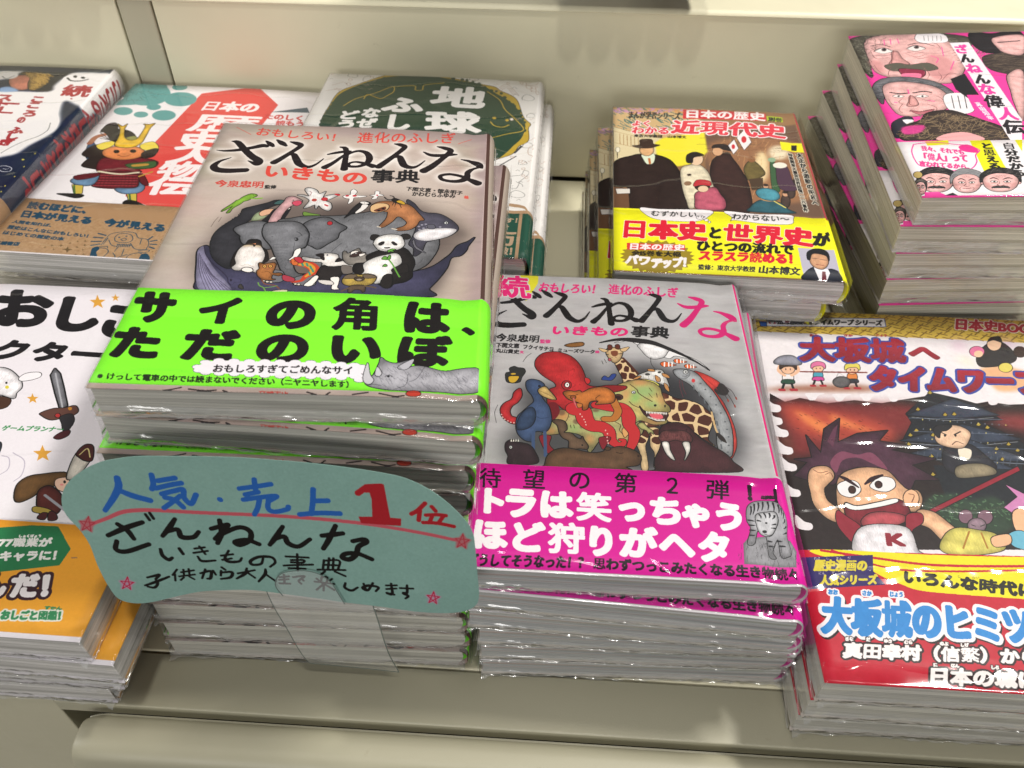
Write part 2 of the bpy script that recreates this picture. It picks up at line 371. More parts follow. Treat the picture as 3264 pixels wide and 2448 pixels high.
ART={
'A':[
["r","b3a096",0,0,175,200,"a8958c",1],
["n",0,0,175,200,0.022,30,1,3,0.5],
["n",0,0,175,200,0.012,3,3,5,0.2],
["p","cdbfb4",[200,300,700,100,1200,300,1280,900,1180,1600,700,1920,150,1700,80,1000],0,"111",0,1,9,0.75],
["p","a08b90",[600,1880,1400,1900,1410,1990,500,1990],0,"111",0,0,3,0.5],
["p","a08b90",[1320,400,1410,400,1410,1990,1340,1900],0,"111",0,0,2,0.5],
["t","d8483c","おもしろい！",[178,1868,645,1819,178,1960],0.14],
["t","d8483c","進化のふしぎ",[707,1815,1214,1864,704,1936],0.16],
["t","333","しん",[727,1909,772,1910,727,1934]],
["t","333","か",[820,1932,841,1931,819,1954]],
["l","cf463c",[72,1945,160,1876],[0.35]],
["l","cf463c",[1294,1932,1227,1868],[0.35]],
["l","f6efe9",[30,1702,71,1699,132,1713,197,1742,243,1766,267,1759],[4,4.8,5.6,5.8,6.199999999999999,5.0],1,0.75,1.3],
["l","f6efe9",[84,1799,114,1789,162,1721,208,1662,254,1615,252,1584,205,1612],[4.2,6.0,6.4,6.6,7.0,6.0,4.0],1,0.75,1.3],
["l","f6efe9",[115,1636,69,1594,54,1547,78,1516,131,1511,175,1517,211,1523],[4,5.0,6.199999999999999,6.8,6.8,6.6,6.4],1,0.75,1.3],
["l","f6efe9",[253,1813,279,1784,295,1764],[4.4,5.8,5.0],1,0.75,1.3],
["l","f6efe9",[304,1829,334,1798,359,1772],[4.4,6.0,4.8],1,0.75,1.3],
["l","f6efe9",[376,1813,412,1798,433,1775,404,1717,361,1645,333,1604],[4.4,6.0,5.8,5.6,6.0,6.4],1,0.75,1.3],
["l","f6efe9",[356,1637,389,1683,414,1685,434,1643,460,1592,503,1567,540,1595,568,1651],[4.8,5.2,5.8,6.4,6.4,5.6,4.6,4],1,0.75,1.3],
["l","f6efe9",[635,1773,661,1760,673,1705,677,1634,683,1558],[4.4,5.6,5.6,5.8,6.4],1,0.75,1.3],
["l","f6efe9",[584,1695,621,1713,669,1730,689,1733],[4.4,5.2,5.4,4.6],1,0.75,1.3],
["l","f6efe9",[688,1730,655,1675,622,1615,587,1568],[4.6,4.9,5.4,6.199999999999999],1,0.75,1.3],
["l","f6efe9",[607,1597,662,1678,719,1735,767,1727,792,1678,787,1625,752,1589,707,1585,699,1610,729,1629,777,1618,818,1596],[4.4,4.6,5.0,5.8,6.199999999999999,5.8,5.2,5.2,4.8,4.8,5.4,6.4],1,0.75,1.3],
["l","f6efe9",[905,1828,935,1821,956,1798,922,1724,880,1649,847,1593],[4.4,6.0,5.8,5.6,6.0,6.4],1,0.75,1.3],
["l","f6efe9",[873,1646,911,1692,939,1700,953,1662,972,1616,1008,1602,1038,1621,1069,1675],[4.8,5.2,5.8,6.4,6.4,5.6,4.6,4],1,0.75,1.3],
["l","f6efe9",[1057,1761,1095,1735,1146,1736,1195,1751,1223,1757],[4.2,5.6,5.8,5.6,4.4],1,0.75,1.3],
["l","f6efe9",[1125,1824,1163,1812,1192,1787,1154,1706,1109,1627,1070,1576],[4.4,6.0,6.0,5.8,6.4,6.8],1,0.75,1.3],
["l","f6efe9",[1251,1712,1291,1706,1328,1683,1350,1653,1361,1637],[4.2,5.4,6.4,6.199999999999999,4.4],1,0.75,1.3],
["l","f6efe9",[1350,1648,1311,1632,1287,1595,1283,1547,1255,1508,1207,1494,1164,1507,1156,1539,1197,1558,1254,1551,1303,1525,1340,1493],[4.8,5.0,5.6,6.0,5.8,5.4,5.3,5.2,5.2,5.4,6.0,6.6],1,0.75,1.3],
["l","1c1212",[30,1702,71,1699,132,1713,197,1742,243,1766,267,1759],[0.64,1.79,2.82,3.07,3.58,2.05]],
["l","1c1212",[84,1799,114,1789,162,1721,208,1662,254,1615,252,1584,205,1612],[1.02,3.33,3.84,4.1,4.61,3.33,0.77]],
["l","1c1212",[115,1636,69,1594,54,1547,78,1516,131,1511,175,1517,211,1523],[0.64,2.05,3.58,4.35,4.35,4.1,3.84]],
["l","1c1212",[253,1813,279,1784,295,1764],[1.28,3.07,2.05]],
["l","1c1212",[304,1829,334,1798,359,1772],[1.28,3.33,1.79]],
["l","1c1212",[376,1813,412,1798,433,1775,404,1717,361,1645,333,1604],[1.28,3.33,3.07,2.82,3.33,3.84]],
["l","1c1212",[356,1637,389,1683,414,1685,434,1643,460,1592,503,1567,540,1595,568,1651],[1.79,2.3,3.07,3.84,3.84,2.82,1.54,0.64]],
["l","1c1212",[635,1773,661,1760,673,1705,677,1634,683,1558],[1.28,2.82,2.82,3.07,3.84]],
["l","1c1212",[584,1695,621,1713,669,1730,689,1733],[1.28,2.3,2.56,1.54]],
["l","1c1212",[688,1730,655,1675,622,1615,587,1568],[1.54,1.92,2.56,3.58]],
["l","1c1212",[607,1597,662,1678,719,1735,767,1727,792,1678,787,1625,752,1589,707,1585,699,1610,729,1629,777,1618,818,1596],[1.28,1.54,2.05,3.07,3.58,3.07,2.3,2.3,1.79,1.79,2.56,3.84]],
["l","1c1212",[905,1828,935,1821,956,1798,922,1724,880,1649,847,1593],[1.28,3.33,3.07,2.82,3.33,3.84]],
["l","1c1212",[873,1646,911,1692,939,1700,953,1662,972,1616,1008,1602,1038,1621,1069,1675],[1.79,2.3,3.07,3.84,3.84,2.82,1.54,0.64]],
["l","1c1212",[1057,1761,1095,1735,1146,1736,1195,1751,1223,1757],[1.02,2.82,3.07,2.82,1.28]],
["l","1c1212",[1125,1824,1163,1812,1192,1787,1154,1706,1109,1627,1070,1576],[1.28,3.33,3.33,3.07,3.84,4.35]],
["l","1c1212",[1251,1712,1291,1706,1328,1683,1350,1653,1361,1637],[1.02,2.56,3.84,3.58,1.28]],
["l","1c1212",[1350,1648,1311,1632,1287,1595,1283,1547,1255,1508,1207,1494,1164,1507,1156,1539,1197,1558,1254,1551,1303,1525,1340,1493],[1.79,2.05,2.82,3.33,3.07,2.56,2.43,2.3,2.3,2.56,3.33,4.1]],
["t","d8483c","いきもの",[298,1464,813,1409,295,1590],0.5],
["t","1d1a1a","事典",[821,1439,1059,1456,815,1567],0.42],
["t","333","じ",[864,1561,883,1562,864,1583]],
["t","333","てん",[975,1580,1013,1583,975,1603]],
["t","c8453c","今泉忠明",[101,1363,331,1364,95,1425],0.22],
["t","2a2624","監修",[336,1359,392,1361,332,1393],0.08],
["t","2a2624","下間文恵・徳永明子",[997,1384,1268,1378,1000,1423],0.1],
["t","2a2624","かわむらふゆみ",[1030,1340,1236,1342,1031,1384],0.1],
["t","d2564a","絵",[1278,1353,1299,1354,1278,1381],0.25],
["p","4a3e3a",[145,875,195,901,194,1010,245,1127,282,1208,369,1275,452,1316,552,1268,728,1213,820,1167,900,636,490,560,302,559,188,698],0,"111",0,1,4.5,0.72],
["p","4a3e3a",[775,1281,922,1305,1012,1298,1151,1218,1283,1128,1286,1026,1265,927,1208,830,1199,750,1157,577,808,556,712,560,639,1203],0,"111",0,1,5,0.8],
["p","3c3230",[1231,1073,1288,1077,1287,1014,1257,951,1195,818,1184,772,1163,693,1133,607,1162,608,1225,752,1240,867,1291,990],0,"111",0,1,2.4,0.6],
["p","44425c",[183,752,162,847,180,884,202,877,236,812,284,753,329,729,456,715,653,700,942,718,1133,768,1227,875,1264,960,1310,1005,1337,1031,1311,969,1305,939,1280,890,1241,865,1227,791,1196,707,1161,636,1140,579,492,550,246,571,209,646],0.35,"111",4],
["p","8f8aa8",[185,752,163,847,179,880,210,810,271,714,337,633,370,563,252,571,210,646],0,"111",3],
["l","3a3448",[174,830,193,747,228,658,272,572],[0.22]],
["l","3a3448",[182,816,205,737,242,653,286,573],[0.22]],
["l","3a3448",[191,802,216,727,255,649,300,574],[0.22]],
["l","3a3448",[199,788,227,717,268,644,315,575],[0.22]],
["l","3a3448",[208,774,238,707,282,640,329,576],[0.22]],
["l","3a3448",[216,760,249,696,295,636,343,576],[0.22]],
["l","3a3448",[224,746,260,686,308,631,357,577],[0.22]],
["l","3a3448",[233,732,271,676,321,627,372,578],[0.22]],
["l","2a2438",[181,880,204,821,250,757,304,700,332,664,343,633,358,613],[0.4]],
["e","241d2a",[351,647,4,0,2,-9]],
["p","343338",[278,1181,322,1208,377,1238,408,1261,448,1260,450,1233,417,1218,387,1189,349,1134,330,1094,294,1041,293,1016,316,963,348,900,354,842,331,773,329,729,298,737,254,779,222,833,202,902,198,955,202,992,218,1036,253,1095,278,1136],0.3,"111",3],
["e","26262a",[275,1144,5,0,2,-7]],
["e","26262a",[261,1111,5,0,2,-7]],
["e","26262a",[251,1096,4,0,2,-7]],
["e","26262a",[239,1072,4,0,2,-7]],
["e","26262a",[229,1056,4,0,2,-7]],
["e","26262a",[220,1038,4,0,2,-7]],
["e","26262a",[212,1020,4,0,2,-7]],
["e","26262a",[206,1000,4,0,2,-7]],
["e","26262a",[202,980,4,0,2,-7]],
["e","26262a",[200,957,4,0,2,-7]],
["e","26262a",[199,933,4,0,2,-6]],
["e","26262a",[201,909,4,0,2,-6]],
["e","26262a",[206,883,4,0,2,-6]],
["e","26262a",[214,858,4,0,2,-6]],
["e","26262a",[222,835,4,0,2,-6]],
["e","26262a",[233,813,4,0,2,-6]],
["e","26262a",[246,791,4,0,2,-6]],
["e","26262a",[260,777,4,0,2,-6]],
["e","26262a",[275,763,4,0,2,-6]],
["e","26262a",[291,747,4,0,2,-6]],
["e","26262a",[306,737,4,0,1,-6]],
["e","26262a",[321,730,4,0,1,-6]],
["e","26262a",[271,1131,5,0,2,-7]],
["e","26262a",[258,1104,4,0,2,-7]],
["p","8f9a78",[334,1094,343,1147,376,1175,394,1157,390,1111,349,1086],0,"111",2],
["p","d8a888",[359,1154,382,1181,427,1185,421,1162,375,1128],0.15],
["p","3a5a58",[407,1234,433,1263,456,1251,433,1229],0.15],
["p","1e1c20",[383,1079,402,1138,422,1192,491,1210,481,1111,474,1079]],
["l","eee2d8",[466,1178,480,1192,484,1196],[1.0]],
["p","cfa2a4",[416,1070,418,1145,436,1212,451,1254,457,1288,485,1297,522,1272,533,1256,524,1224,496,1222,477,1189,465,1142,456,1077],0.28,"111",1.5],
["p","c94a60",[493,1253,517,1262,531,1249,530,1232,514,1218,493,1233],0.15],
["e","111",[490,1265,3,0,1,-4]],
["p","86b53c",[241,1259,257,1288,284,1312,311,1307,316,1292,299,1277,286,1256,267,1244,255,1220,231,1185,225,1151,212,1144,214,1164,226,1204,202,1170,186,1155,190,1175,220,1227,232,1252],0.22,"111",1.2],
["l","86b53c",[296,1274,315,1271,343,1277],[1.0]],
["l","5d8a28",[296,1274,315,1271,343,1277],[0.2]],
["e","111",[298,1301,2,0,1,-3]],
["l","5a4a44",[184,1110,176,1077,171,1032],[0.25]],
["l","5a4a44",[198,1108,194,1072],[0.25]],
["p","e9e4e2",[557,1302,529,1356,540,1377,580,1360,599,1326,614,1334,628,1346,621,1293,640,1312,682,1327,692,1319,659,1282,640,1264,664,1249,675,1209,664,1183,633,1200,614,1225,608,1198,601,1204,595,1230,570,1208,550,1200,563,1248,563,1269,537,1294,501,1309,526,1314],0.25,"111",1],
["e","c03038",[632,1280,13,1,2,-14],0.12,"822"],
["e","b04a40",[586,1270,12,1,2,-13]],
["l","c03038",[642,1232,654,1224],[1.0]],
["l","c03038",[679,1324,692,1319],[1.4]],
["l","8a3a40",[559,1303,563,1331,554,1344],[0.25]],
["p","e9e4e2",[745,1323,744,1358,755,1374,773,1353,767,1324,801,1320,823,1318,795,1306,766,1300,763,1269,746,1248,746,1288,727,1294,714,1307,727,1321],0.22],
["e","c03038",[766,1317,10,1,1,-8]],
["e","c03038",[732,1314,8,1,1,-7]],
["p","e9e4e2",[858,1336,859,1365,878,1363,878,1345,900,1332,875,1323,870,1302,848,1297,857,1318,837,1328],0.2],
["e","c03038",[870,1331,5,0,1,-5]],
["p","d9d8d4",[568,1409,569,1408,569,1409],0,"111",0,0],
["p","6a8a3a",[556,1168,593,1157,631,1147,625,1140,565,1137],0.15],
["p","77777b",[455,1084,509,1113,576,1134,716,1143,819,1173,923,1207,1034,1168,1110,1097,1167,1038,1182,954,1166,871,1125,784,1038,735,877,714,745,733,606,779,507,946],0.35,"111",6],
["p","6d6d72",[602,893,615,911,638,901,668,882,702,923,736,967,740,1009,765,1051,725,1083,677,1124,631,1121,584,1086,573,1035],0.35,"111",4],
["p","75757a",[275,1024,310,1061,357,1085,408,1074,415,1025,424,952,466,884,441,871,417,892,346,905,320,945,314,969,292,992],0.35,"111",3],
["p","7b7b80",[408,1068,445,1080,514,1088,559,1072,595,1024,611,977,612,911,600,887,567,862,569,816,591,734,621,698,666,701,693,730,712,715,687,686,642,673,586,680,546,715,518,774,488,839,463,895,424,952,405,999,401,1042],0.35,"111",5],
["l","4c4c52",[471,905,500,911,535,907],[0.18]],
["l","4c4c52",[480,883,507,889,538,885],[0.18]],
["l","4c4c52",[488,862,513,867,541,863],[0.18]],
["l","4c4c52",[497,840,520,846,544,842],[0.18]],
["l","4c4c52",[505,819,526,825,547,820],[0.18]],
["l","4c4c52",[513,798,532,803,549,799],[0.18]],
["l","4c4c52",[521,778,538,783,552,778],[0.18]],
["l","4c4c52",[529,757,544,762,555,757],[0.18]],
["l","4c4c52",[537,737,550,741,558,736],[0.18]],
["l","38383c",[589,1024,609,989,612,911],[0.4]],
["l","38383c",[553,1009,569,998,582,978],[0.3]],
["e","222",[563,949,8,1,2,-12]],
["e","8a8a90",[559,951,3,0,1,-5]],
["l","3c3c40",[551,955,555,964,567,962],[0.3]],
["l","4c4c52",[559,925,562,890,568,850],[0.22]],
["l","3c3c40",[725,860,745,902,761,931],[0.25]],
["l","4c4c52",[621,917,634,895,650,884],[0.2]],
["p","eeeae6",[572,865,591,882,596,852,583,811,558,796,571,825],0.25],
["p","eeeae6",[478,793,487,814,500,809,493,800],0.15],
["e","b02830",[687,1082,11,1,2,-14],0.1],
["p","6e6e73",[617,682,674,691,696,634,659,627,615,626,603,655],0.25],
["p","6e6e73",[488,717,546,715,561,657,536,640,484,642,474,673],0.25],
["e","d8cfc0",[484,650,6,0,1,-5],0.1],
["e","d8cfc0",[500,643,6,0,1,-5],0.1],
["e","d8cfc0",[515,641,6,0,1,-5],0.1],
["e","d8cfc0",[617,632,6,0,1,-5],0.1],
["e","d8cfc0",[630,630,6,0,1,-5],0.1],
["p","2b2422",[330,740,321,817,333,875,353,906,359,936,382,943,408,933,425,887,451,860,471,793,455,764,456,715,379,765],0.3,"111",2],
["p","f1e9e4",[334,734,344,762,330,806,334,870,354,899,389,896,416,895,442,853,453,809,447,752,458,710,439,704,424,713,413,731,384,732,377,718,352,716],0.28,"111",1.5],
["l","e8bd80",[350,891,381,899,417,891],[1.0],1,0.7,0.6],
["p","f1e9e4",[379,718,386,735,413,733,424,713,406,705],0.28],
["l","8a8078",[367,747,394,757,424,740],[0.18]],
["p","c98058",[377,912,386,907,392,890,395,912,391,914,386,911],0.1],
["p","2b2422",[383,905,393,905,392,887]],
["p","a86c3c",[439,763,443,773,458,764,486,771,500,775,510,765,511,745,511,729,510,702,539,704,551,694,536,685,512,691,512,665,528,660,511,654,478,657,453,682,442,714,449,731],0.3,"111",1.6],
["e","d8a050",[467,747,7,0,2,-9],0.12],
["e","111",[467,747,2,0,1,-3]],
["e","d8a050",[491,749,7,0,2,-9],0.12],
["e","111",[491,749,2,0,1,-3]],
["l","8a5048",[471,732,484,728,494,735],[0.3]],
["l","7a4a34",[475,655,494,627,534,619,557,600],[0.6]],
["l","5d3a20",[464,704,489,711,506,691,501,669],[0.2]],
["l","c04028",[578,786,607,774,640,770,671,745,676,718,649,684,635,656,605,647,581,656,572,668],[2.6,3.6,4.4,4.6,3.6,2.4,1.6,1.2,1.0,0.6]],
["l","d8a838",[582,786,607,772,641,767,665,744,669,717,649,684],[1.2,2.2,2.6,2.6,2,1.0],1,0.8],
["l","3f8a70",[617,776,625,758],[0.9]],
["l","3f8a70",[637,775,645,757],[0.9]],
["l","3f8a70",[655,757,663,739],[0.9]],
["l","3f8a70",[667,736,674,718],[0.9]],
["l","3f8a70",[658,713,665,696],[0.9]],
["p","d06a34",[569,799,584,806,598,784,599,762,579,766],0.2],
["e","111",[586,786,2,0,1,-3]],
["p","b8303c",[577,811,599,818,618,802,619,780,603,779],0.2],
["p","a83a4a",[555,689,575,685,603,670,607,652,579,648,559,662],0.2],
["p","efe9e4",[615,822,653,813,693,810,694,847,713,853,743,850,759,842,764,823,784,802,823,782,840,774,829,763,788,768,774,757,709,752,700,785,657,788,626,797,613,810],0.28,"111",1.2],
["p","2a2524",[707,763,728,758,757,758,773,762,788,757,795,725,785,682,763,659,724,662,694,687,694,724],0.28,"111",2],
["p","efe9e4",[687,691,701,682,685,628,660,621,653,629,670,659],0.25],
["p","efe9e4",[753,680,781,687,789,666,788,619,796,607,769,607,766,638],0.25],
["p","d8d0cc",[708,661,756,659,769,638,741,634,714,646],0.2],
["p","221d1d",[666,839,687,849,698,841,697,824,677,829],0.1],
["p","221d1d",[689,818,701,824,705,802],0.1],
["p","221d1d",[755,797,764,820,782,804,762,793],0.1],
["e","223",[714,839,4,0,1,-5]],
["p","8c857e",[778,866,789,870,798,856,822,881,840,897,850,877,872,861,903,828,906,805,861,785,816,777,785,814],0.28,"111",1.8],
["p","ebe4de",[813,868,836,876,852,859,826,852,814,839],0.1],
["p","3b2c28",[810,839,828,861,850,871,856,854,835,835,818,831],0.1],
["p","ebe4de",[848,853,872,861,867,849,854,839],0.1],
["e","111",[872,868,3,0,1,-4]],
["e","ddd",[833,859,3,0,0,-3]],
["p","6d655f",[787,769,839,756,836,722,798,714],0.2],
["l","c83830",[905,816,915,846,927,858,944,862],[1.2,2.0,1.2,0.6]],
["l","c83830",[915,843,923,867,926,864],[0.8]],
["p","24201f",[881,844,918,881,963,908,1031,918,1069,867,1088,811,1082,754,1084,710,1059,676,1015,657,998,630,968,639,921,678,857,713,837,739,841,784,887,798],0.3,"111",3],
["p","efebe8",[916,834,968,861,1001,874,1023,853,1032,807,1010,772,1004,738,984,699,956,659,923,657,895,677,875,708,884,736,875,786],0.25,"111",2],
["p","24201f",[973,714,995,721,1006,684,1001,635,979,629,962,649,963,681],0.25],
["p","24201f",[998,760,1042,797,1059,792,1066,748,1040,735,1007,733],0.2],
["p","24201f",[881,975,883,1000,896,1008,914,1002,920,984,908,964,891,963],0.2],
["p","24201f",[1009,1002,1018,1020,1039,1024,1053,1008,1049,989,1028,983],0.2],
["p","efebe8",[906,922,899,940,907,977,932,1003,969,1015,1009,1008,1025,978,1032,942,1018,911,992,895,958,885,926,894],0.3,"111",1.6],
["p","24201f",[918,935,930,955,944,958,944,939,930,924]],
["p","24201f",[974,954,983,962,1002,943,998,931,984,936]],
["p","24201f",[947,913,974,917,968,907,953,905]],
["l","24201f",[940,897,961,895,984,904],[0.25]],
["p","5f9a3c",[966,890,980,904,999,903,985,894,992,885,977,886,971,879],0.1],
["l","5f9a3c",[972,832,995,794,1012,755,1033,707],[0.7]],
["p","5f9a3c",[947,828,959,849,972,832,965,823],0.1],
["p","5f9a3c",[970,835,978,859,983,839,976,824],0.1],
["p","5f9a3c",[956,774,965,792,974,778],0.1],
["p","b89c4c",[802,663,811,693,844,712,871,708,896,718,934,706,936,674,918,646,881,636,839,633,815,640],0.28,"111",1.6],
["p","6a5a48",[806,682,819,705,852,707,855,685],0.1],
["p","6a5a48",[884,709,917,713,937,696,894,688],0.1],
["e","4a3c30",[870,681,20,1,2,-15],0.2],
["e","9a8a78",[870,676,11,1,1,-6],0.1],
["p","5a4a3c",[842,633,893,638,903,608,896,592,884,607,859,606,848,587,835,594],0.22,"111",1],
["l","5a4a3c",[846,626,826,609,809,595],[0.9]],
["l","5a4a3c",[897,634,927,631,943,626],[0.9]],
["l","5a4a3c",[851,666,835,640],[0.12]],
["l","5a4a3c",[856,666,844,641],[0.12]],
["l","5a4a3c",[861,667,854,641],[0.12]],
["l","5a4a3c",[866,667,864,642],[0.12]],
["l","5a4a3c",[871,667,873,642],[0.12]],
["l","5a4a3c",[876,668,883,643],[0.12]],
["l","5a4a3c",[882,668,893,643],[0.12]],
["l","5a4a3c",[887,668,902,644],[0.12]],
["l","5a4a3c",[892,669,912,645],[0.12]],
["l","5a4a3c",[897,669,922,645],[0.12]],
["p","4d4a58",[1012,1294,1043,1283,1077,1227,1108,1205,1170,1200,1227,1157,1258,1113,1256,1075,1216,1022,1147,983,1124,966,1112,900,1090,863,1078,868,1076,915,1052,950,1067,1024,1068,1101],0.3,"111",3],
["p","e6e1e4",[1070,1031,1103,1068,1159,1081,1252,1087,1219,1025,1147,985,1095,983,1071,1000],0,"111",2],
["e","8f8c9a",[1084,1089,6,0,0,-6]],
["e","8f8c9a",[1097,1103,6,0,0,-6]],
["e","8f8c9a",[1114,1110,6,0,0,-6]],
["e","8f8c9a",[1089,1064,6,0,0,-6]],
["e","8f8c9a",[1106,1077,6,0,0,-6]],
["e","8f8c9a",[1123,1091,6,0,0,-6]],
["e","8f8c9a",[1137,1086,6,0,0,-6]],
["e","8f8c9a",[1180,1095,6,0,0,-6]],
["e","ddd",[1205,1131,8,1,0,-9],0.1],
["e","111",[1206,1131,4,0,0,-6]],
["p","5c5a66",[1122,1104,1150,1109,1156,1081,1131,1076],0.2],
["p","6a6870",[1071,981,1085,934,1129,889,1108,899,1082,921,1067,963],0.2],
["p","b5774c",[856,1232,874,1267,916,1284,946,1283,992,1276,1038,1251,1076,1193,1103,1145,1084,1134,1072,1094,1047,1061,1012,1049,991,1048,986,1063,1016,1084,1028,1111,1015,1136,984,1160,960,1113,931,1072,911,1064,910,1077,932,1137,934,1190,918,1196],0.3,"111",2.5],
["p","d8b080",[853,1211,855,1238,882,1261,919,1260,934,1241,924,1209,890,1187,861,1188],0.25],
["p","6b3c28",[869,1199,890,1221,918,1237,921,1209,890,1190]],
["e","1a1210",[892,1202,7,1,1,-7]],
["e","1a1210",[910,1219,7,1,1,-7]],
["l","c9bfb0",[901,1070,914,1065],[0.8]],
["l","c9bfb0",[967,1060,987,1055],[0.8]],
["p","1e1a18",[943,1300,958,1312,1002,1280,1002,1264,977,1268,950,1283],0.1],
["p","c9a02c",[965,1284,982,1296,1003,1278,1000,1264],0.1],
["l","1e1a18",[945,1300,922,1298,905,1318],[0.7]],
["l","1e1a18",[955,1308,945,1328,931,1333],[0.6]],
["l","1e1a18",[954,1280,949,1252],[0.35]],
["l","1e1a18",[962,1273,961,1243],[0.35]],
["l","1e1a18",[981,1265,992,1234],[0.35]],
["p","232022",[745,1127,756,1158,768,1199,782,1233,800,1262,821,1274,849,1259,834,1230,822,1202,796,1180,770,1159],0.2,"111",1.2],
["p","e6e0dc",[789,1180,806,1215,813,1246,836,1244,837,1230,820,1195,794,1170],0.1],
["p","e6e0dc",[798,1265,821,1270,840,1258,817,1249],0.08],
["e","111",[819,1259,2,0,0,-3]],
["p","3f3b38",[391,605,397,621,412,596,407,591],0.1],
["l","6d9a44",[464,635,474,615,493,601,513,566],[0.5]],
["l","6d9a44",[493,601,523,608,544,617],[0.4]],
["p","cfc4a8",[522,570,547,586,590,591,579,569],0.15],
["r","7cf02a",0,2.6,175,57.5,"84f532",1],
["r","4a322c",139.0,58.2,141.4,200],
["r","5a463e",139.6,0,149,2.6],
["p","84f532",[-10,560,200,572,600,580,1000,580,1300,572,1400,560,1460,530,1460,400,-10,400],0,"111",0,0],
["t","161110","サ",[36,362,197,353,4,565],1.35],
["t","161110","イ",[276,365,454,357,264,544],1.35],
["t","161110","の",[542,340,743,342,528,540],1.35],
["t","161110","角",[799,350,997,350,783,553],1.35],
["t","161110","は",[1072,347,1257,344,1067,555],1.35],
["t","161110","、",[1305,353,1437,352,1311,485],1.1],
["t","161110","た",[14,156,204,150,-9,339],1.35],
["t","161110","だ",[275,156,482,153,260,341],1.35],
["t","161110","の",[546,146,751,149,533,331],1.35],
["t","161110","い",[809,152,1018,156,801,341],1.35],
["t","161110","ぼ",[1067,154,1269,160,1064,339],1.35],
["e","222",[358,121,21,1,4,-14]],
["e","222",[379,147,21,1,4,-14]],
["e","222",[425,158,21,1,4,-14]],
["e","222",[480,158,21,1,3,-14]],
["e","222",[536,158,21,1,3,-14]],
["e","222",[592,159,21,1,3,-14]],
["e","222",[647,160,21,1,3,-14]],
["e","222",[703,161,21,1,3,-14]],
["e","222",[759,161,21,1,2,-14]],
["e","222",[815,161,21,1,2,-14]],
["e","222",[871,158,21,1,2,-14]],
["e","222",[920,156,21,1,2,-14]],
["e","222",[949,147,21,1,2,-14]],
["e","222",[959,123,21,1,2,-14]],
["e","222",[942,99,21,1,2,-14]],
["e","222",[948,78,21,1,2,-14]],
["e","222",[929,95,21,1,2,-14]],
["e","222",[882,86,21,1,2,-14]],
["e","222",[827,85,21,1,2,-14]],
["e","222",[772,86,21,1,2,-14]],
["e","222",[717,85,21,1,3,-14]],
["e","222",[663,85,21,1,3,-14]],
["e","222",[607,86,21,1,3,-14]],
["e","222",[552,88,21,1,3,-14]],
["e","222",[497,90,21,1,3,-14]],
["e","222",[442,91,21,1,4,-14]],
["e","222",[393,93,21,1,4,-14]],
["e","222",[366,104,21,1,4,-14]],
["e","e9e4ea",[358,121,19,1,3,-12]],
["e","e9e4ea",[379,147,20,1,3,-12]],
["e","e9e4ea",[425,158,20,1,3,-12]],
["e","e9e4ea",[480,158,20,1,3,-12]],
["e","e9e4ea",[536,158,20,1,3,-12]],
["e","e9e4ea",[592,159,20,1,3,-12]],
["e","e9e4ea",[647,160,20,1,2,-12]],
["e","e9e4ea",[703,161,20,1,2,-12]],
["e","e9e4ea",[759,161,20,1,2,-12]],
["e","e9e4ea",[815,161,20,1,2,-12]],
["e","e9e4ea",[871,158,20,1,2,-12]],
["e","e9e4ea",[920,156,20,1,2,-12]],
["e","e9e4ea",[949,147,20,1,2,-12]],
["e","e9e4ea",[959,123,20,1,1,-12]],
["e","e9e4ea",[942,99,19,1,2,-12]],
["e","e9e4ea",[948,78,19,1,2,-12]],
["e","e9e4ea",[929,95,19,1,2,-12]],
["e","e9e4ea",[882,86,19,1,2,-12]],
["e","e9e4ea",[827,85,19,1,2,-12]],
["e","e9e4ea",[772,86,19,1,2,-12]],
["e","e9e4ea",[717,85,19,1,2,-12]],
["e","e9e4ea",[663,85,19,1,2,-12]],
["e","e9e4ea",[607,86,19,1,3,-12]],
["e","e9e4ea",[552,88,19,1,3,-12]],
["e","e9e4ea",[497,90,19,1,3,-12]],
["e","e9e4ea",[442,91,19,1,3,-12]],
["e","e9e4ea",[393,93,19,1,3,-12]],
["e","e9e4ea",[366,104,19,1,3,-12]],
["p","e9e4ea",[358,121,379,147,425,158,480,158,536,158,592,159,647,160,703,161,759,161,815,161,871,158,920,156,949,147,959,123,942,99,948,78,929,95,882,86,827,85,772,86,717,85,663,85,607,86,552,88,497,90,442,91,393,93,366,104]],
["t","1c1818","おもしろすぎてごめんなサイ",[415,93,924,104,409,139],0.14],
["t","1c2a10","※けっして電車の中では読まないでください（ニヤニヤします）",[23,41,938,35,16,78],0.07],
["p","a9a7ae",[982,51,973,70,996,110,1009,171,1013,202,1036,183,1072,174,1133,198,1109,156,1164,164,1249,143,1318,165,1402,152,1407,44,1255,34,1086,32,1024,38],0.25,"111",2.2],
["p","c3c1c6",[966,69,960,108,967,171,983,109,999,81,988,59],0.22],
["p","c3c1c6",[1002,110,1005,150,1023,121,1017,101],0.2],
["p","b5b3ba",[1081,155,1133,200,1123,157,1103,141],0.2],
["l","2c2c30",[1038,102,1051,108,1065,102],[0.3]],
["e","111",[1050,102,5,0,1,-5]],
["l","3a3a40",[982,51,1001,59,1029,53],[0.25]],
["l","3a3a40",[1129,78,1155,99,1178,160],[0.2]],
["l","3a3a40",[1079,37,1117,63,1121,117],[0.2]],
["k","5c5b62",[1020,72,1053,153,1179,150,1389,131,1397,53,1085,42],130,0.07,2.6,4,-0.9,0.5],
["r","b3a096",0,0,139.5,2.5],
["n",0,0,140,2.5,0.02,6,2,8],
["t","b44a40","高橋書店",[604,-7,709,-7,602,8],0.1],
["l","2a2020",[262,-4,297,4,327,15],[0.7]],
["l","2a2020",[356,8,411,2,451,6],[0.7]],
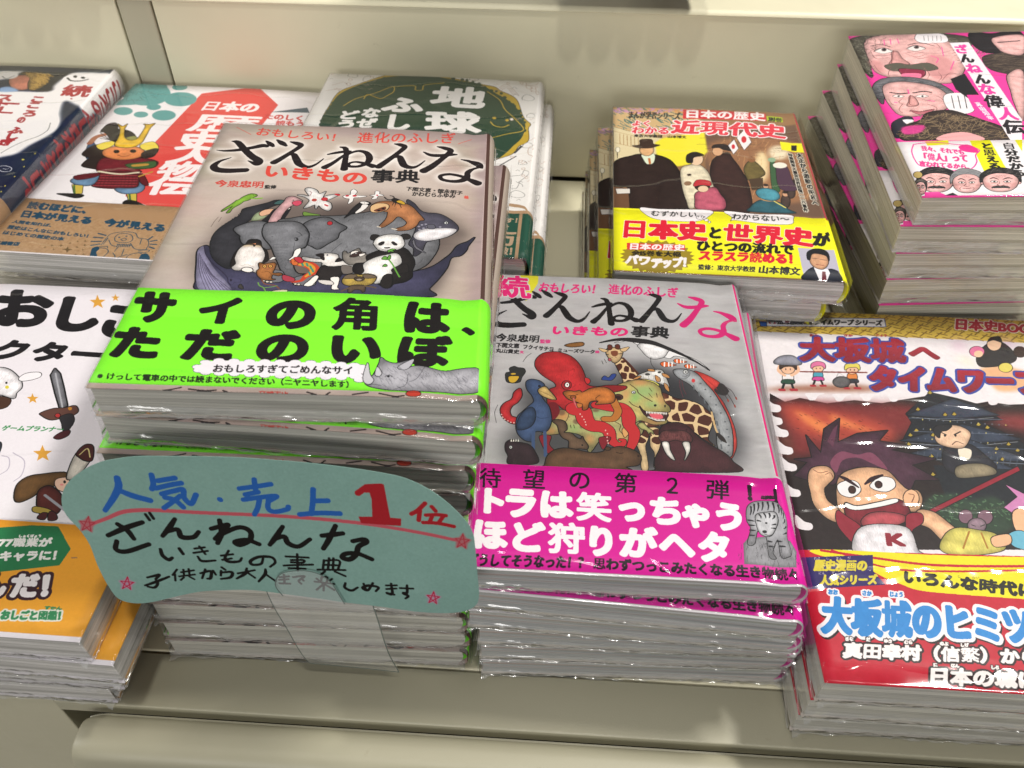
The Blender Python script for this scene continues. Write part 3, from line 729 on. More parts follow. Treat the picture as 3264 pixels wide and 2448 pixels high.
["l","2a2020",[477,5,515,-12],[0.7]],
["l","2a2020",[772,9,828,-7,852,11],[0.7]],
["l","2a2020",[934,5,986,18],[0.7]],
["l","2a2020",[1027,15,1082,3,1115,8],[0.7]],
["e","c23a28",[1148,19,26,1,1,-13],0.1],
["r","a3958a",141.4,58,175,200],
["r","7bea2e",140,3,175,57],
["t","161110","ざんねんないきもの事典",[1480,700,1580,700,1480,1900],0.3,[],1],
["r","b8b0a8",154.4,0,200,242]],
'S':[
["r","7d9f96",0,0,175,95],
["n",0,0,175,95,0.006,12,1,2,0.1],
["n",0,0,175,95,0.006,0.8,1,9,0.1],
["l","b5525c",[123,463,190,495,251,526,317,539,403,541,588,534,895,528,1140,521,1277,511,1398,497,1493,481],[1.4,1.6,1.8,1.8,1.7,1.6,1.6,1.6,1.5,1.5,1.4]],
["p","b5525c",[121,503,127,479,148,471,126,451,118,422,97,434,70,424,80,453,73,475,99,480],0,"111",0,0,0.25,0.8],
["l","a0303c",[119,498,113,427,81,473,138,470,79,430,119,498],[0.35],0],
["p","b5525c",[1524,517,1535,494,1556,487,1540,468,1538,441,1517,453,1495,443,1498,470,1487,490,1509,495],0,"111",0,0,0.25,0.8],
["l","a8303c",[1523,512,1533,446,1495,488,1547,486,1501,448,1523,512],[0.35],0],
["p","b8809c",[211,214,216,190,237,183,216,163,209,134,190,146,164,137,173,164,166,186,190,191],0,"111",0,0,0.25,0.8],
["l","b01c40",[208,209,205,140,175,184,227,181,172,142,208,209],[0.45],0],
["p","b8809c",[1409,225,1419,203,1439,196,1423,177,1422,151,1402,161,1381,153,1385,179,1373,198,1395,203],0,"111",0,0,0.25,0.8],
["l","b01c40",[1408,219,1417,155,1382,197,1430,194,1387,157,1408,219],[0.45],0],
["l","2459a4",[266,679,263,641,235,592,190,531],[2.6,2.9,2.6,2.0]],
["l","2459a4",[258,627,307,604,369,585],[2.2,2.6,2.4]],
["l","2459a4",[395,699,394,659,385,637],[2.2,2.2]],
["l","2459a4",[414,674,477,688],[2.2]],
["l","2459a4",[401,641,456,657,496,666],[2.2]],
["l","2459a4",[418,616,466,631,498,637,497,600,518,575,542,615],[2.2]],
["l","2459a4",[426,600,459,591,487,558],[2.1]],
["l","2459a4",[484,609,453,583,415,553],[2.1]],
["e","2459a4",[627,596,10,-7,-5,-9]],
["l","2459a4",[705,647,759,657,822,671],[2.1]],
["l","2459a4",[764,689,763,639],[2.1]],
["l","2459a4",[723,621,771,634],[2.1]],
["l","2459a4",[713,598,768,609,836,619,812,599],[2.1]],
["l","2459a4",[773,604,762,565,746,533],[2.1]],
["l","2459a4",[807,606,800,563,821,548,869,561,876,573],[2.1]],
["l","2459a4",[976,657,969,598,959,547],[2.2]],
["l","2459a4",[973,606,1026,611],[2.2]],
["l","2459a4",[916,541,990,553,1067,557],[2.2]],
["p","9c1c24",[1139,658,1172,697,1239,704,1245,645,1255,558,1296,558,1294,524,1144,521,1136,550,1188,555,1190,632,1184,661],0,"111",0,0],
["l","9c1c24",[1141,655,1175,686,1227,694,1234,559],[2.5],0],
["l","9c1c24",[1386,635,1357,600,1335,583],[1.8]],
["l","9c1c24",[1366,601,1361,558],[1.8]],
["l","9c1c24",[1410,623,1424,605],[1.6]],
["l","9c1c24",[1388,583,1431,589,1461,588],[1.6]],
["l","9c1c24",[1410,578,1402,556],[1.6]],
["l","9c1c24",[1450,581,1434,553],[1.6]],
["l","9c1c24",[1377,549,1430,551,1490,542],[1.6]],
["l","14110f",[177,414,251,454,321,484],[2.0,2.4,2.0]],
["l","14110f",[225,470,257,442,274,405],[2.0,2.4,2.0]],
["l","14110f",[205,388,194,348,234,341,327,381],[2.0,2.4,2.0]],
["l","14110f",[340,521,351,496],[1.3]],
["l","14110f",[357,528,367,503],[1.3]],
["l","14110f",[446,503,419,463,387,423],[1.8,2.4,1.8]],
["l","14110f",[409,445,449,455,458,421,502,421,526,446],[1.8,2.4,1.8]],
["l","14110f",[612,501,612,447,590,395],[2.0,2.4,2.0]],
["l","14110f",[576,462,632,480,634,473,584,415],[2.0,2.4,2.0]],
["l","14110f",[609,437,679,471,719,454,714,414,674,389,657,402,702,413,746,394],[2.0,2.4,2.0]],
["l","14110f",[845,481,814,431,787,393],[1.8,2.4,1.8]],
["l","14110f",[806,420,846,435,858,404,896,391,943,428],[1.8,2.4,1.8]],
["l","14110f",[991,449,1027,456,1071,467],[2.0,2.4,2.0]],
["l","14110f",[1046,499,1017,435,991,388],[2.0,2.4,2.0]],
["l","14110f",[1107,434,1150,447,1159,435,1128,411,1115,371,1088,345,1061,351,1076,371,1122,376,1175,355],[2.0,2.4,2.0]],
["l","14110f",[367,358,370,328,389,308,405,318],[1.5,1.9,1.4]],
["l","14110f",[440,364,450,339],[1.5,1.9,1.4]],
["l","14110f",[498,366,537,373],[1.0,1.35,1.0]],
["l","14110f",[491,345,546,356],[1.0,1.35,1.0]],
["l","14110f",[518,377,535,340],[1.0,1.35,1.0]],
["l","14110f",[504,327,517,305,568,309],[1.0,1.35,1.0]],
["l","14110f",[626,359,606,319,622,304,658,307,671,324],[1.05,1.5,1.0]],
["l","14110f",[594,334,640,342],[1.05,1.5,1.0]],
["l","14110f",[596,313,632,321],[1.05,1.5,1.0]],
["l","14110f",[753,326,741,297,708,292,703,310,738,332,786,332,797,307,775,284],[1.05,1.5,1.0]],
["l","14110f",[842,339,929,339],[1.05]],
["l","14110f",[860,322,908,325,903,312,859,311],[1.05]],
["l","14110f",[829,293,942,305],[1.05]],
["l","14110f",[847,281,911,282],[1.05]],
["l","14110f",[887,353,880,271],[1.05]],
["l","14110f",[988,331,980,287],[1.05]],
["l","14110f",[988,329,1047,334,1039,288],[1.05]],
["l","14110f",[1009,343,1000,288],[1.05]],
["l","14110f",[1026,344,1019,288],[1.05]],
["l","14110f",[959,281,1067,289],[1.05]],
["l","14110f",[986,274,969,256],[1.05]],
["l","14110f",[1026,277,1065,258],[1.05]],
["l","14110f",[986,308,1041,310],[1.05]],
["l","14110f",[287,211,313,220,338,228,321,207],[1.0,1.4,1.1]],
["l","14110f",[318,205,322,182,304,158,278,161],[1.0,1.4,1.1]],
["l","14110f",[269,167,317,190,374,220],[1.0,1.4,1.1]],
["l","14110f",[412,259,390,229],[0.95]],
["l","14110f",[400,235,395,200],[0.95]],
["l","14110f",[426,245,477,257],[0.95]],
["l","14110f",[437,259,434,227],[0.95]],
["l","14110f",[458,263,456,231],[0.95]],
["l","14110f",[414,223,477,235],[0.95]],
["l","14110f",[431,218,417,204],[0.95]],
["l","14110f",[454,223,470,210],[0.95]],
["l","14110f",[500,242,541,254,535,218,522,214],[1.05,1.5,1.0]],
["l","14110f",[522,263,502,216],[1.05,1.5,1.0]],
["l","14110f",[551,257,558,236],[1.05,1.5,1.0]],
["l","14110f",[587,275,599,263],[1.05,1.5,1.0]],
["l","14110f",[579,248,622,251,613,224,575,214],[1.05,1.5,1.0]],
["l","14110f",[582,257,577,232],[1.05,1.5,1.0]],
["l","14110f",[645,245,712,264],[1.05,1.5,1.0]],
["l","14110f",[683,272,673,245,637,218],[1.05,1.5,1.0]],
["l","14110f",[682,251,708,224],[1.05,1.5,1.0]],
["l","14110f",[755,270,750,245,720,205],[1.05,1.5,1.0]],
["l","14110f",[752,245,786,210],[1.05,1.5,1.0]],
["l","14110f",[805,231,842,238],[1.0]],
["l","14110f",[802,217,838,223],[1.0]],
["l","14110f",[823,245,819,202,801,199,842,199],[1.0]],
["l","14110f",[858,235,903,243,878,217,886,202],[1.0]],
["l","14110f",[893,227,897,219],[1.0]],
["l","14110f",[971,244,992,245,986,215,966,215,971,244],[0.95]],
["l","14110f",[941,217,1017,212],[0.95]],
["l","14110f",[976,209,944,174],[0.95]],
["l","14110f",[976,209,971,172],[0.95]],
["l","14110f",[980,206,1014,179],[0.95]],
["l","14110f",[950,234,959,224],[0.95]],
["l","14110f",[1011,238,1000,227],[0.95]],
["l","14110f",[1062,221,1058,197,1083,184,1109,203],[1.05,1.5,1.0]],
["l","14110f",[1134,226,1142,194],[1.05,1.5,1.0]],
["l","14110f",[1171,234,1148,193,1129,204,1154,219,1191,214,1180,192],[1.05,1.5,1.0]],
["l","14110f",[1223,228,1264,234],[1.05,1.5,1.0]],
["l","14110f",[1223,209,1262,217],[1.05,1.5,1.0]],
["l","14110f",[1243,240,1244,186,1224,188,1252,183],[1.05,1.5,1.0]],
["l","14110f",[1277,221,1328,225],[1.05,1.5,1.0]],
["l","14110f",[1305,239,1303,201,1289,195,1307,183,1296,168],[1.05,1.5,1.0]]],
'B':[
["r","b0adae",0,0,175,200,"b8b5b6",1],
["n",0,0,175,200,0.012,26,1,4,0.1],
["n",0,0,175,200,0.012,2.5,3,6,0.1],
["p","8f8c8e",[-40,1960,20,1960,40,600,-40,600],0,"111",0,0,1.5,0.6],
["p","d8d020",[206,2008,275,1980,273,1915,216,1755,188,1753,131,1953],0,"111",0,0,0,0.9],
["t","d22a72","おもしろい！",[272,1833,627,1832,285,1929],0.22],
["t","d22a72","進化のふしぎ",[665,1838,1059,1833,674,1936],0.22],
["l","171516",[24,1726,65,1723,126,1737,191,1766,237,1790,261,1783],[0.64,1.79,2.82,3.07,3.58,2.05]],
["l","171516",[78,1823,108,1813,156,1745,202,1686,248,1639,246,1608,199,1636],[1.02,3.33,3.84,4.1,4.61,3.33,0.77]],
["l","171516",[109,1660,63,1618,48,1571,72,1540,125,1535,169,1541,205,1547],[0.64,2.05,3.58,4.35,4.35,4.1,3.84]],
["l","171516",[247,1837,273,1808,289,1788],[1.28,3.07,2.05]],
["l","171516",[298,1853,328,1822,353,1796],[1.28,3.33,1.79]],
["l","171516",[370,1837,406,1822,427,1799,398,1741,355,1669,327,1628],[1.28,3.33,3.07,2.82,3.33,3.84]],
["l","171516",[350,1661,383,1707,408,1709,428,1667,454,1616,497,1591,534,1619,562,1675],[1.79,2.3,3.07,3.84,3.84,2.82,1.54,0.64]],
["l","171516",[629,1797,655,1784,667,1729,671,1658,677,1582],[1.28,2.82,2.82,3.07,3.84]],
["l","171516",[578,1719,615,1737,663,1754,683,1757],[1.28,2.3,2.56,1.54]],
["l","171516",[682,1754,649,1699,616,1639,581,1592],[1.54,1.92,2.56,3.58]],
["l","171516",[601,1621,656,1702,713,1759,761,1751,786,1702,781,1649,746,1613,701,1609,693,1634,723,1653,771,1642,812,1620],[1.28,1.54,2.05,3.07,3.58,3.07,2.3,2.3,1.79,1.79,2.56,3.84]],
["l","171516",[899,1852,929,1845,950,1822,916,1748,874,1673,841,1617],[1.28,3.33,3.07,2.82,3.33,3.84]],
["l","171516",[867,1670,905,1716,933,1724,947,1686,966,1640,1002,1626,1032,1645,1063,1699],[1.79,2.3,3.07,3.84,3.84,2.82,1.54,0.64]],
["l","c81e6c",[1051,1785,1089,1759,1140,1760,1189,1775,1217,1781],[1.02,2.82,3.07,2.82,1.28]],
["l","c81e6c",[1119,1848,1157,1836,1186,1811,1148,1730,1103,1651,1064,1600],[1.28,3.33,3.33,3.07,3.84,4.35]],
["l","c81e6c",[1245,1736,1285,1730,1322,1707,1344,1677,1355,1661],[1.02,2.56,3.84,3.58,1.28]],
["l","c81e6c",[1344,1672,1305,1656,1281,1619,1277,1571,1249,1532,1201,1518,1158,1531,1150,1563,1191,1582,1248,1575,1297,1549,1334,1517],[1.79,2.05,2.82,3.33,3.07,2.56,2.43,2.3,2.3,2.56,3.33,4.1]],
["t","d4246e","続",[50,1771,246,1765,17,1985],0.95,[["c8c8c4",0.5]]],
["t","d4246e","いきもの",[346,1471,761,1478,361,1551],0.42],
["t","1b1a1b","事典",[770,1478,976,1479,784,1576],0.42],
["t","333","じ",[811,1486,829,1487,812,1502]],
["t","333","てん",[908,1487,950,1490,909,1504]],
["t","1b1a1b","今泉忠明",[63,1402,294,1402,68,1465],0.3],
["t","c8407a","監修",[297,1399,353,1401,299,1432],0.1],
["t","262426","下間文恵",[69,1351,192,1352,71,1391],0.1],
["t","262426","フクイサチヨ",[210,1350,373,1338,211,1388],0.1],
["t","262426","ミューズワーク",[389,1336,585,1332,391,1368],0.1],
["t","c8407a","絵",[586,1337,607,1339,586,1358],0.1],
["t","262426","丸山貴史",[72,1311,194,1309,74,1346],0.1],
["t","c8407a","文",[197,1315,218,1314,196,1336],0.1],
["p","2c2c2e",[216,1126,285,1094,378,1089,523,1313,589,1153,692,1185,698,1326,781,1254,904,1175,1066,1100,1058,656,668,559,211,548,149,699,210,811,187,1039],0,"111",0,1,5,0.8],
["p","222226",[791,1255,879,1287,987,1237,1090,1238,1205,1171,1261,1114,1277,1055,1231,1017,1252,882,1285,829,1261,721,1226,616,1176,613,716,582,733,959],0,"111",0,1,4,0.72],
["p","e6e3e4",[689,1425,757,1451,821,1408,884,1365,960,1325,997,1347,1056,1332,1105,1303,1164,1249,1119,1310,1058,1351,974,1392,891,1453,802,1461],0.2],
["p","e6e3e4",[808,1413,845,1443,902,1427,966,1398,959,1371,934,1329,881,1313,848,1336,820,1387],0.2,"111",1.5],
["p","232122",[609,1420,690,1456,758,1468,825,1466,891,1453,967,1411,1025,1374,1098,1318,1145,1273,1163,1249,1137,1279,1057,1338,974,1385,889,1426,814,1434,712,1446],0.15],
["l","2a2828",[871,1325,868,1286,877,1254,896,1224],[0.3]],
["p","d8612c",[917,1280,940,1297,974,1280,995,1277,937,1259],0.18],
["l","efeae6",[938,1292,935,1262],[0.7]],
["l","efeae6",[960,1294,957,1264],[0.7]],
["l","efeae6",[977,1295,974,1265],[0.7]],
["p","d8612c",[987,1309,1007,1324,1035,1309,1053,1305,1004,1291],0.18],
["l","efeae6",[1004,1319,1002,1294],[0.595]],
["l","efeae6",[1023,1321,1021,1295],[0.595]],
["l","efeae6",[1038,1322,1035,1296],[0.595]],
["p","d8612c",[1038,1274,1056,1288,1082,1274,1099,1270,1053,1257],0.18],
["l","efeae6",[1054,1284,1052,1260],[0.5599999999999999]],
["l","efeae6",[1071,1285,1069,1261],[0.5599999999999999]],
["l","efeae6",[1085,1286,1083,1262],[0.5599999999999999]],
["p","d8443c",[1085,1237,1131,1222,1174,1193,1202,1164,1198,1146,1169,1113,1177,1084,1200,1032,1214,981,1228,908,1234,836,1227,745,1200,675,1183,664,1197,769,1199,934,1158,1095,1124,1165],0.25,"111",1.5],
["p","2a2626",[1199,1158,1220,1157,1237,1124,1238,1100,1218,1075,1182,1084,1169,1113,1188,1133]],
["l","33282a",[1219,1147,1256,1113,1272,1061],[0.35]],
["l","33282a",[1213,1135,1241,1065,1258,1004],[0.35]],
["l","33282a",[1202,1110,1218,1075,1230,1040],[0.35]],
["l","33282a",[1215,1147,1237,1124,1242,1103],[0.35]],
["e","8a3a30",[1272,1064,4,3,2,-11]],
["e","8a3a30",[1257,1008,4,3,2,-11]],
["e","8a3a30",[1228,1043,4,3,2,-11]],
["l","9c2a28",[1101,1226,1160,1149],[0.14]],
["l","9c2a28",[1110,1220,1163,1145],[0.14]],
["l","9c2a28",[1119,1215,1166,1140],[0.14]],
["l","9c2a28",[1128,1209,1169,1135],[0.14]],
["l","9c2a28",[1136,1203,1172,1131],[0.14]],
["l","9c2a28",[1145,1198,1174,1126],[0.14]],
["l","9c2a28",[1154,1192,1177,1121],[0.14]],
["l","9c2a28",[1162,1186,1180,1117],[0.14]],
["l","9c2a28",[1171,1181,1183,1112],[0.14]],
["p","a3a5a8",[980,1236,1014,1248,1065,1242,1100,1213,1131,1153,1162,1095,1189,1014,1211,929,1218,852,1213,770,1192,675,1149,703,1138,739,1144,819,1146,931,1124,1015,1093,1072,1054,1136,1007,1176,984,1205],0.35,"111",2.5],
["p","8e9094",[980,1236,1014,1246,1056,1242,1061,1210,1037,1178,1007,1177,984,1205],0,"111",1],
["e","c9c9c9",[1039,1229,11,1,-1,-13],0.15],
["e","111",[1040,1229,4,0,-1,-6]],
["e","c8383c",[1072,1168,9,1,-1,-14]],
["l","444",[1018,1198,1034,1193,1046,1206],[0.25]],
["e","5c6064",[1106,1150,6,0,-1,-6]],
["e","5c6064",[1125,1109,5,0,-1,-5]],
["e","5c6064",[1145,1060,5,0,-1,-5]],
["e","5c6064",[1165,1005,5,0,-1,-5]],
["e","5c6064",[1181,951,5,0,-1,-5]],
["e","5c6064",[1194,894,5,0,-1,-5]],
["e","5c6064",[1197,844,5,0,-1,-5]],
["e","5c6064",[1197,796,5,0,-1,-5]],
["e","5c6064",[1190,742,5,0,-1,-5]],
["e","5c6064",[1181,699,5,0,-1,-5]],
["l","5c6064",[1069,1132,1069,1105],[0.8]],
["l","5c6064",[1090,1088,1091,1062],[0.8]],
["l","5c6064",[1112,1039,1112,1013],[0.8]],
["l","5c6064",[1128,996,1129,971],[0.8]],
["l","5c6064",[1146,946,1146,921],[0.8]],
["l","5c6064",[1154,893,1155,868],[0.8]],
["l","5c6064",[1158,841,1158,817],[0.8]],
["l","5c6064",[1159,789,1159,766],[0.8]],
["l","5c6064",[1155,744,1155,720],[0.8]],
["l","5a3038",[1003,1169,1001,1108,1009,1043],[0.35]],
["l","5a3038",[1014,1164,1017,1103,1026,1067],[0.35]],
["p","d8b98c",[798,818,831,831,878,812,871,694,843,600,834,590,843,667,827,712,828,782],0.25,"111",1.5],
["p","d8b98c",[794,807,825,798,818,754,803,706,807,639,806,568,779,566,777,662,765,719,780,773],0.25,"111",1.5],
["c",[798,812,825,798,818,754,800,721,769,724,780,773],5.0,["4a251c","d8b98c"],3],
["c",[831,825,878,812,874,731,840,729,830,776],5.0,["4a251c","d8b98c"],4],
["p","d8b98c",[905,1065,969,1034,1026,1026,1077,1006,1114,968,1137,924,1126,862,1108,817,1099,768,1126,733,1080,772,1037,818,970,862,922,870,880,845,807,829,798,873,857,968],0.3],
["c",[905,1065,969,1034,1026,1026,1077,1006,1114,968,1137,924,1126,862,1108,817,1099,768,1126,733,1080,772,1037,818,970,862,922,870,880,845,807,829,798,873,857,968],7.0,["4a251c","d8b98c"],8],
["l","c9a878",[1137,953,1139,902,1143,841,1151,809],[0.9]],
["l","2a2422",[1151,809,1164,783,1182,758],[2.0,2.6,0.5]],
["p","d8b98c",[683,1292,723,1302,755,1246,803,1180,775,1147,727,1113,717,1162,694,1235],0.3,"111",1.5],
["c",[683,1292,723,1302,755,1246,803,1180,775,1147,727,1113,717,1162,694,1235],4.6,["4a251c","d8b98c"],5],
["l","4a251c",[727,1308,760,1259,795,1198],[1.2]],
["p","cfae80",[642,1362,656,1379,700,1389,726,1367,722,1328,705,1287,682,1270,662,1291,645,1329],0.28,"111",1.2],
["p","cfae80",[605,1376,633,1371,651,1359,628,1351],0.2],
["p","cfae80",[719,1377,762,1397,743,1365,725,1361],0.2],
["p","5c2c20",[653,1369,652,1399,663,1409,674,1397,669,1373],0.15],
["p","5c2c20",[693,1382,692,1405,705,1414,714,1400,708,1376],0.15],
["p","7a4430",[668,1357,699,1362,702,1333,684,1318,669,1330]],
["l","222",[641,1332,654,1329],[0.5]],
["l","222",[707,1340,722,1342],[0.5]],
["e","b0505c",[658,1292,7,0,0,-10],0.1],
["e","7a5040",[671,1310,3,0,0,-3]],
["e","7a5040",[691,1311,3,0,0,-3]],
["p","dddad6",[793,1179,831,1207,875,1229,918,1232,932,1195,947,1116,926,1121,894,1137,845,1158,811,1162],0.3,"111",1.5],
["p","d8d05a",[802,1149,836,1154,877,1142,897,1119,867,1117,826,1126],0.2],
["p","b9814c",[850,1233,875,1234,883,1220,853,1221],0.18],
["p","b9814c",[920,1207,945,1199,954,1178,927,1185],0.18],
["p","b9814c",[883,1189,903,1174,905,1150,888,1149],0.18],
["p","b9814c",[923,1136,939,1122,944,1080,928,1097],0.18],
["p","b9814c",[773,1156,799,1177,812,1177,790,1157],0.18],
["e","333",[845,1195,13,1,-1,-9]],
["e","333",[906,1215,9,1,-1,-8]],
["l","8a8884",[821,1194,827,1144],[0.2]],
["l","8a8884",[847,1192,853,1138],[0.2]],
["l","8a8884",[872,1190,878,1131],[0.2]],
["l","8a8884",[898,1188,904,1124],[0.2]],
["l","8a8884",[923,1186,929,1117],[0.2]],
["p","a8a06c",[328,753,358,810,389,901,438,922,519,928,642,953,726,988,762,904,791,839,796,796,754,739,712,694,635,721,609,756,556,663,540,662,518,745,462,773,383,757],0.35,"111",4],
["e","c88850",[422,881,28,2,0,-34],0,"111",0,1.2,0.8],
["e","d09058",[598,826,36,2,-1,-33],0,"111",0,1.2,0.8],
["e","8fa868",[478,802,32,2,0,-27],0,"111",0,1.2,0.8],
["e","86a868",[578,792,36,2,-1,-27],0,"111",0,1.2,0.8],
["e","8fae74",[600,905,45,3,-1,-23],0,"111",0,1.2,0.8],
["e","d09058",[549,736,16,1,0,-32],0,"111",0,1.2,0.8],
["e","c88850",[367,778,24,2,0,-16],0,"111",0,1.2,0.8],
["e","d09a60",[700,762,24,2,-1,-32],0,"111",0,1.2,0.8],
["e","6e5440",[486,845,15,1,0,-17],0,"111",0,0.3,0.8],
["e","6e5440",[513,811,10,1,0,-10],0,"111",0,0.3,0.8],
["e","6e5440",[487,902,20,1,0,-15],0,"111",0,0.3,0.8],
["e","6e5440",[580,923,16,1,0,-10],0,"111",0,0.3,0.8],
["e","6e5440",[417,901,16,1,0,-19],0,"111",0,0.3,0.8],
["l","3a2c20",[454,912,446,866,430,831],[0.3]],
["l","3a2c20",[458,822,462,801],[0.3]],
["l","3a2c20",[474,823,478,802],[0.3]],
["l","3a2c20",[671,853,695,833,689,800,711,763],[0.35]],
["p","d29a60",[701,800,718,818,747,771,743,755,728,775,715,758,707,763],0.2],
["p","b9a868",[655,1072,699,1111,755,1139,810,1149,868,1135,900,1101,905,1059,917,1001,935,973,932,939,887,935,834,932,806,941,824,903,862,866,915,881,905,858,848,849,790,872,752,842,729,868,711,912,680,956,649,1012],0.35,"111",3],
["e","8fb070",[822,1071,54,4,-3,-42],0,"111",0,1.3,0.8],
["e","86b868",[769,1020,29,2,-2,-35],0,"111",0,1.3,0.8],
["e","8fb070",[850,985,37,3,-2,-23],0,"111",0,1.3,0.8],
["e","d09060",[721,1040,25,2,-2,-36],0,"111",0,1.3,0.8],
["e","d8905c",[805,1131,38,3,-1,-16],0,"111",0,1.3,0.8],
["e","d8905c",[901,1017,12,1,-3,-35],0,"111",0,1.3,0.8],
["e","8fb070",[754,876,32,2,-1,-17],0,"111",0,1.3,0.8],
["e","d8905c",[850,865,40,3,-1,-10],0,"111",0,1.3,0.8],
["e","a8b070",[688,1044,25,2,-1,-36],0,"111",0,1.3,0.8],
["p","3a2020",[791,969,810,936,837,924,887,933,923,929,912,886,882,873,850,877,824,897,805,924],0.25],
["p","d85c68",[837,918,886,921,900,897,875,884,848,893]],
["p","f0ece4",[820,932,827,933,822,914],0,"111",0,0],
["p","f0ece4",[827,932,834,932,829,914],0,"111",0,0],
["p","f0ece4",[834,932,842,932,837,914],0,"111",0,0],
["p","f0ece4",[842,932,849,932,844,914],0,"111",0,0],
["p","f0ece4",[849,932,856,932,851,914],0,"111",0,0],
["p","f0ece4",[856,932,864,932,859,914],0,"111",0,0],
["p","f0ece4",[864,932,871,932,866,914],0,"111",0,0],
["p","f0ece4",[871,932,878,932,873,914],0,"111",0,0],
["p","f0ece4",[878,931,886,932,880,913],0,"111",0,0],
["p","f0ece4",[885,931,893,932,888,913],0,"111",0,0],
["p","f0ece4",[893,931,900,932,895,913],0,"111",0,0],
["p","f0ece4",[900,931,907,932,902,913],0,"111",0,0],
["p","f0ece4",[907,931,915,932,910,913],0,"111",0,0],
["p","f0ece4",[915,931,922,932,917,913],0,"111",0,0],
["p","f0ece4",[825,892,832,890,829,904],0,"111",0,0],
["p","f0ece4",[832,889,839,887,836,902],0,"111",0,0],
["p","f0ece4",[839,886,845,884,843,900],0,"111",0,0],
["p","f0ece4",[845,883,852,881,849,897],0,"111",0,0],
["p","f0ece4",[852,880,859,878,856,895],0,"111",0,0],
["p","f0ece4",[858,877,865,875,863,893],0,"111",0,0],
["p","f0ece4",[865,874,872,872,869,890],0,"111",0,0],
["p","f0ece4",[872,875,879,873,876,891],0,"111",0,0],
["p","f0ece4",[879,875,886,873,883,891],0,"111",0,0],
["p","f0ece4",[886,876,892,874,890,892],0,"111",0,0],
["p","f0ece4",[893,876,899,874,897,892],0,"111",0,0],
["p","f0ece4",[899,877,906,875,904,893],0,"111",0,0],
["e","1a1a1a",[868,977,7,1,-1,-8]],
["e","1a1a1a",[915,976,4,0,-1,-9]],
["e","ddd",[768,1060,8,1,0,-8],0.2],
["e","333",[769,1059,4,0,0,-5]],
["l","4a3020",[754,1115,785,1081,792,1057,820,1029,855,1003],[0.5]],
["l","4a3020",[847,1097,858,1074],[0.35]],
["l","4a3020",[880,1063,882,1034],[0.35]],
["l","4a3020",[842,1058,857,1029],[0.3]],
["e","4a2a24",[691,1021,22,1,-1,-20],0.2],
["e","2a1512",[691,1018,14,1,0,-12]],
["l","3a2a20",[743,995,759,973,794,952],[0.4]],
["p","a8a468",[776,844,801,856,823,825,842,810,846,786,833,798,824,787,814,808,790,817],0.22,"111",1],
["p","b92c30",[281,1219,282,1270,313,1318,365,1337,418,1329,470,1297,509,1235,528,1173,532,1130,542,1100,584,1088,647,1101,731,1101,721,1076,666,1055,625,1058,520,968,478,913,429,921,396,954,364,934,347,962,353,1051,386,1077,378,1107,343,1135,308,1170],0.35,"111",5],
["p","b92c30",[211,1056,221,1006,203,958,180,933,169,898,179,864,208,850,210,816,173,819,135,856,123,906,138,947,173,979,183,1027],0.3,"111",2],
["l","1a1010",[478,930,515,916,531,855,558,824,606,816,637,791,647,738,674,708,701,715,706,736,687,740],[9.0,9.0,8.6,8,7.4,6.6,5.4,4.0,3.2,2.6,1.8]],
["l","b92c30",[478,930,515,916,531,855,558,824,606,816,637,791,647,738,674,708,701,715,706,736,687,740],[8.4,8.4,8,7.4,6.8,6,4.8,3.4,2.6,2.0,1.2]],
["l","1a1010",[581,961,642,953,707,946,734,897,735,841,756,793,750,739,731,685],[5,6.4,7.2,7.2,6.6,6,5.2,4]],
["l","b92c30",[581,961,642,953,707,946,734,897,735,841,756,793,750,739,731,685],[4.4,5.8,6.6,6.6,6,5.4,4.6,3.4]],
["l","6a1a20",[372,940,381,901,369,855],[6,5,3]],
["p","7a2028",[316,742,367,745,361,692,385,652,354,639,330,684],0.2],
["p","7a2028",[592,744,644,753,627,710,606,677],0.2],
["e","e0b0a8",[505,895,3,0,0,-5]],
["e","e0b0a8",[514,879,3,0,0,-5]],
["e","e0b0a8",[523,860,3,0,0,-5]],
["e","e0b0a8",[529,844,3,0,0,-5]],
["e","e0b0a8",[532,827,3,0,0,-5]],
["e","e0b0a8",[623,795,3,0,0,-5]],
["e","e0b0a8",[631,774,3,0,0,-5]],
["e","e0b0a8",[629,752,3,0,0,-5]],
["e","e0b0a8",[630,731,3,0,0,-5]],
["e","e0b0a8",[633,715,3,0,0,-5]],
["e","e0b0a8",[130,870,4,0,0,-4]],
["e","e0b0a8",[137,853,4,0,0,-4]],
["e","e0b0a8",[148,840,4,0,0,-4]],
["e","e0b0a8",[163,830,4,0,0,-4]],
["e","e0b0a8",[177,822,4,0,0,-4]],
["e","e0b0a8",[192,820,4,0,0,-4]],
["e","e0b0a8",[202,817,4,0,0,-4]],
["p","b92c30",[530,1148,549,1144,556,1126,546,1107,534,1118],0.2],
["e","a02428",[439,1093,23,2,0,-30],0.2],
["e","efe8e2",[442,1094,10,1,0,-16],0.3],
["e","555",[443,1095,3,0,0,-7]],
["l","1a1010",[657,1018,676,967,686,922,664,875,620,869],[4.6,4.4,4.2,4,3.8]],
["l","b06c30",[657,1018,676,967,686,922,664,875,620,869],[4.0,3.8,3.6,3.4,3.2]],
["p","bd6f34",[424,1038,449,1052,479,1048,504,1056,516,1044,554,1071,605,1086,646,1077,674,1037,664,984,602,968,581,966,594,991,553,982,540,935,519,925,515,956,495,949,499,972,462,987,441,1003],0.32,"111",2.5],
["l","3a2010",[603,1032,582,1007,588,984],[0.3]],
["e","8a4a24",[472,1009,12,1,0,-13],0.1],
["l","3a2010",[450,1019,460,1022],[0.35]],
["l","3a2010",[485,1025,495,1030],[0.35]],
["l","c06060",[474,1000,479,971,491,940],[0.8]],
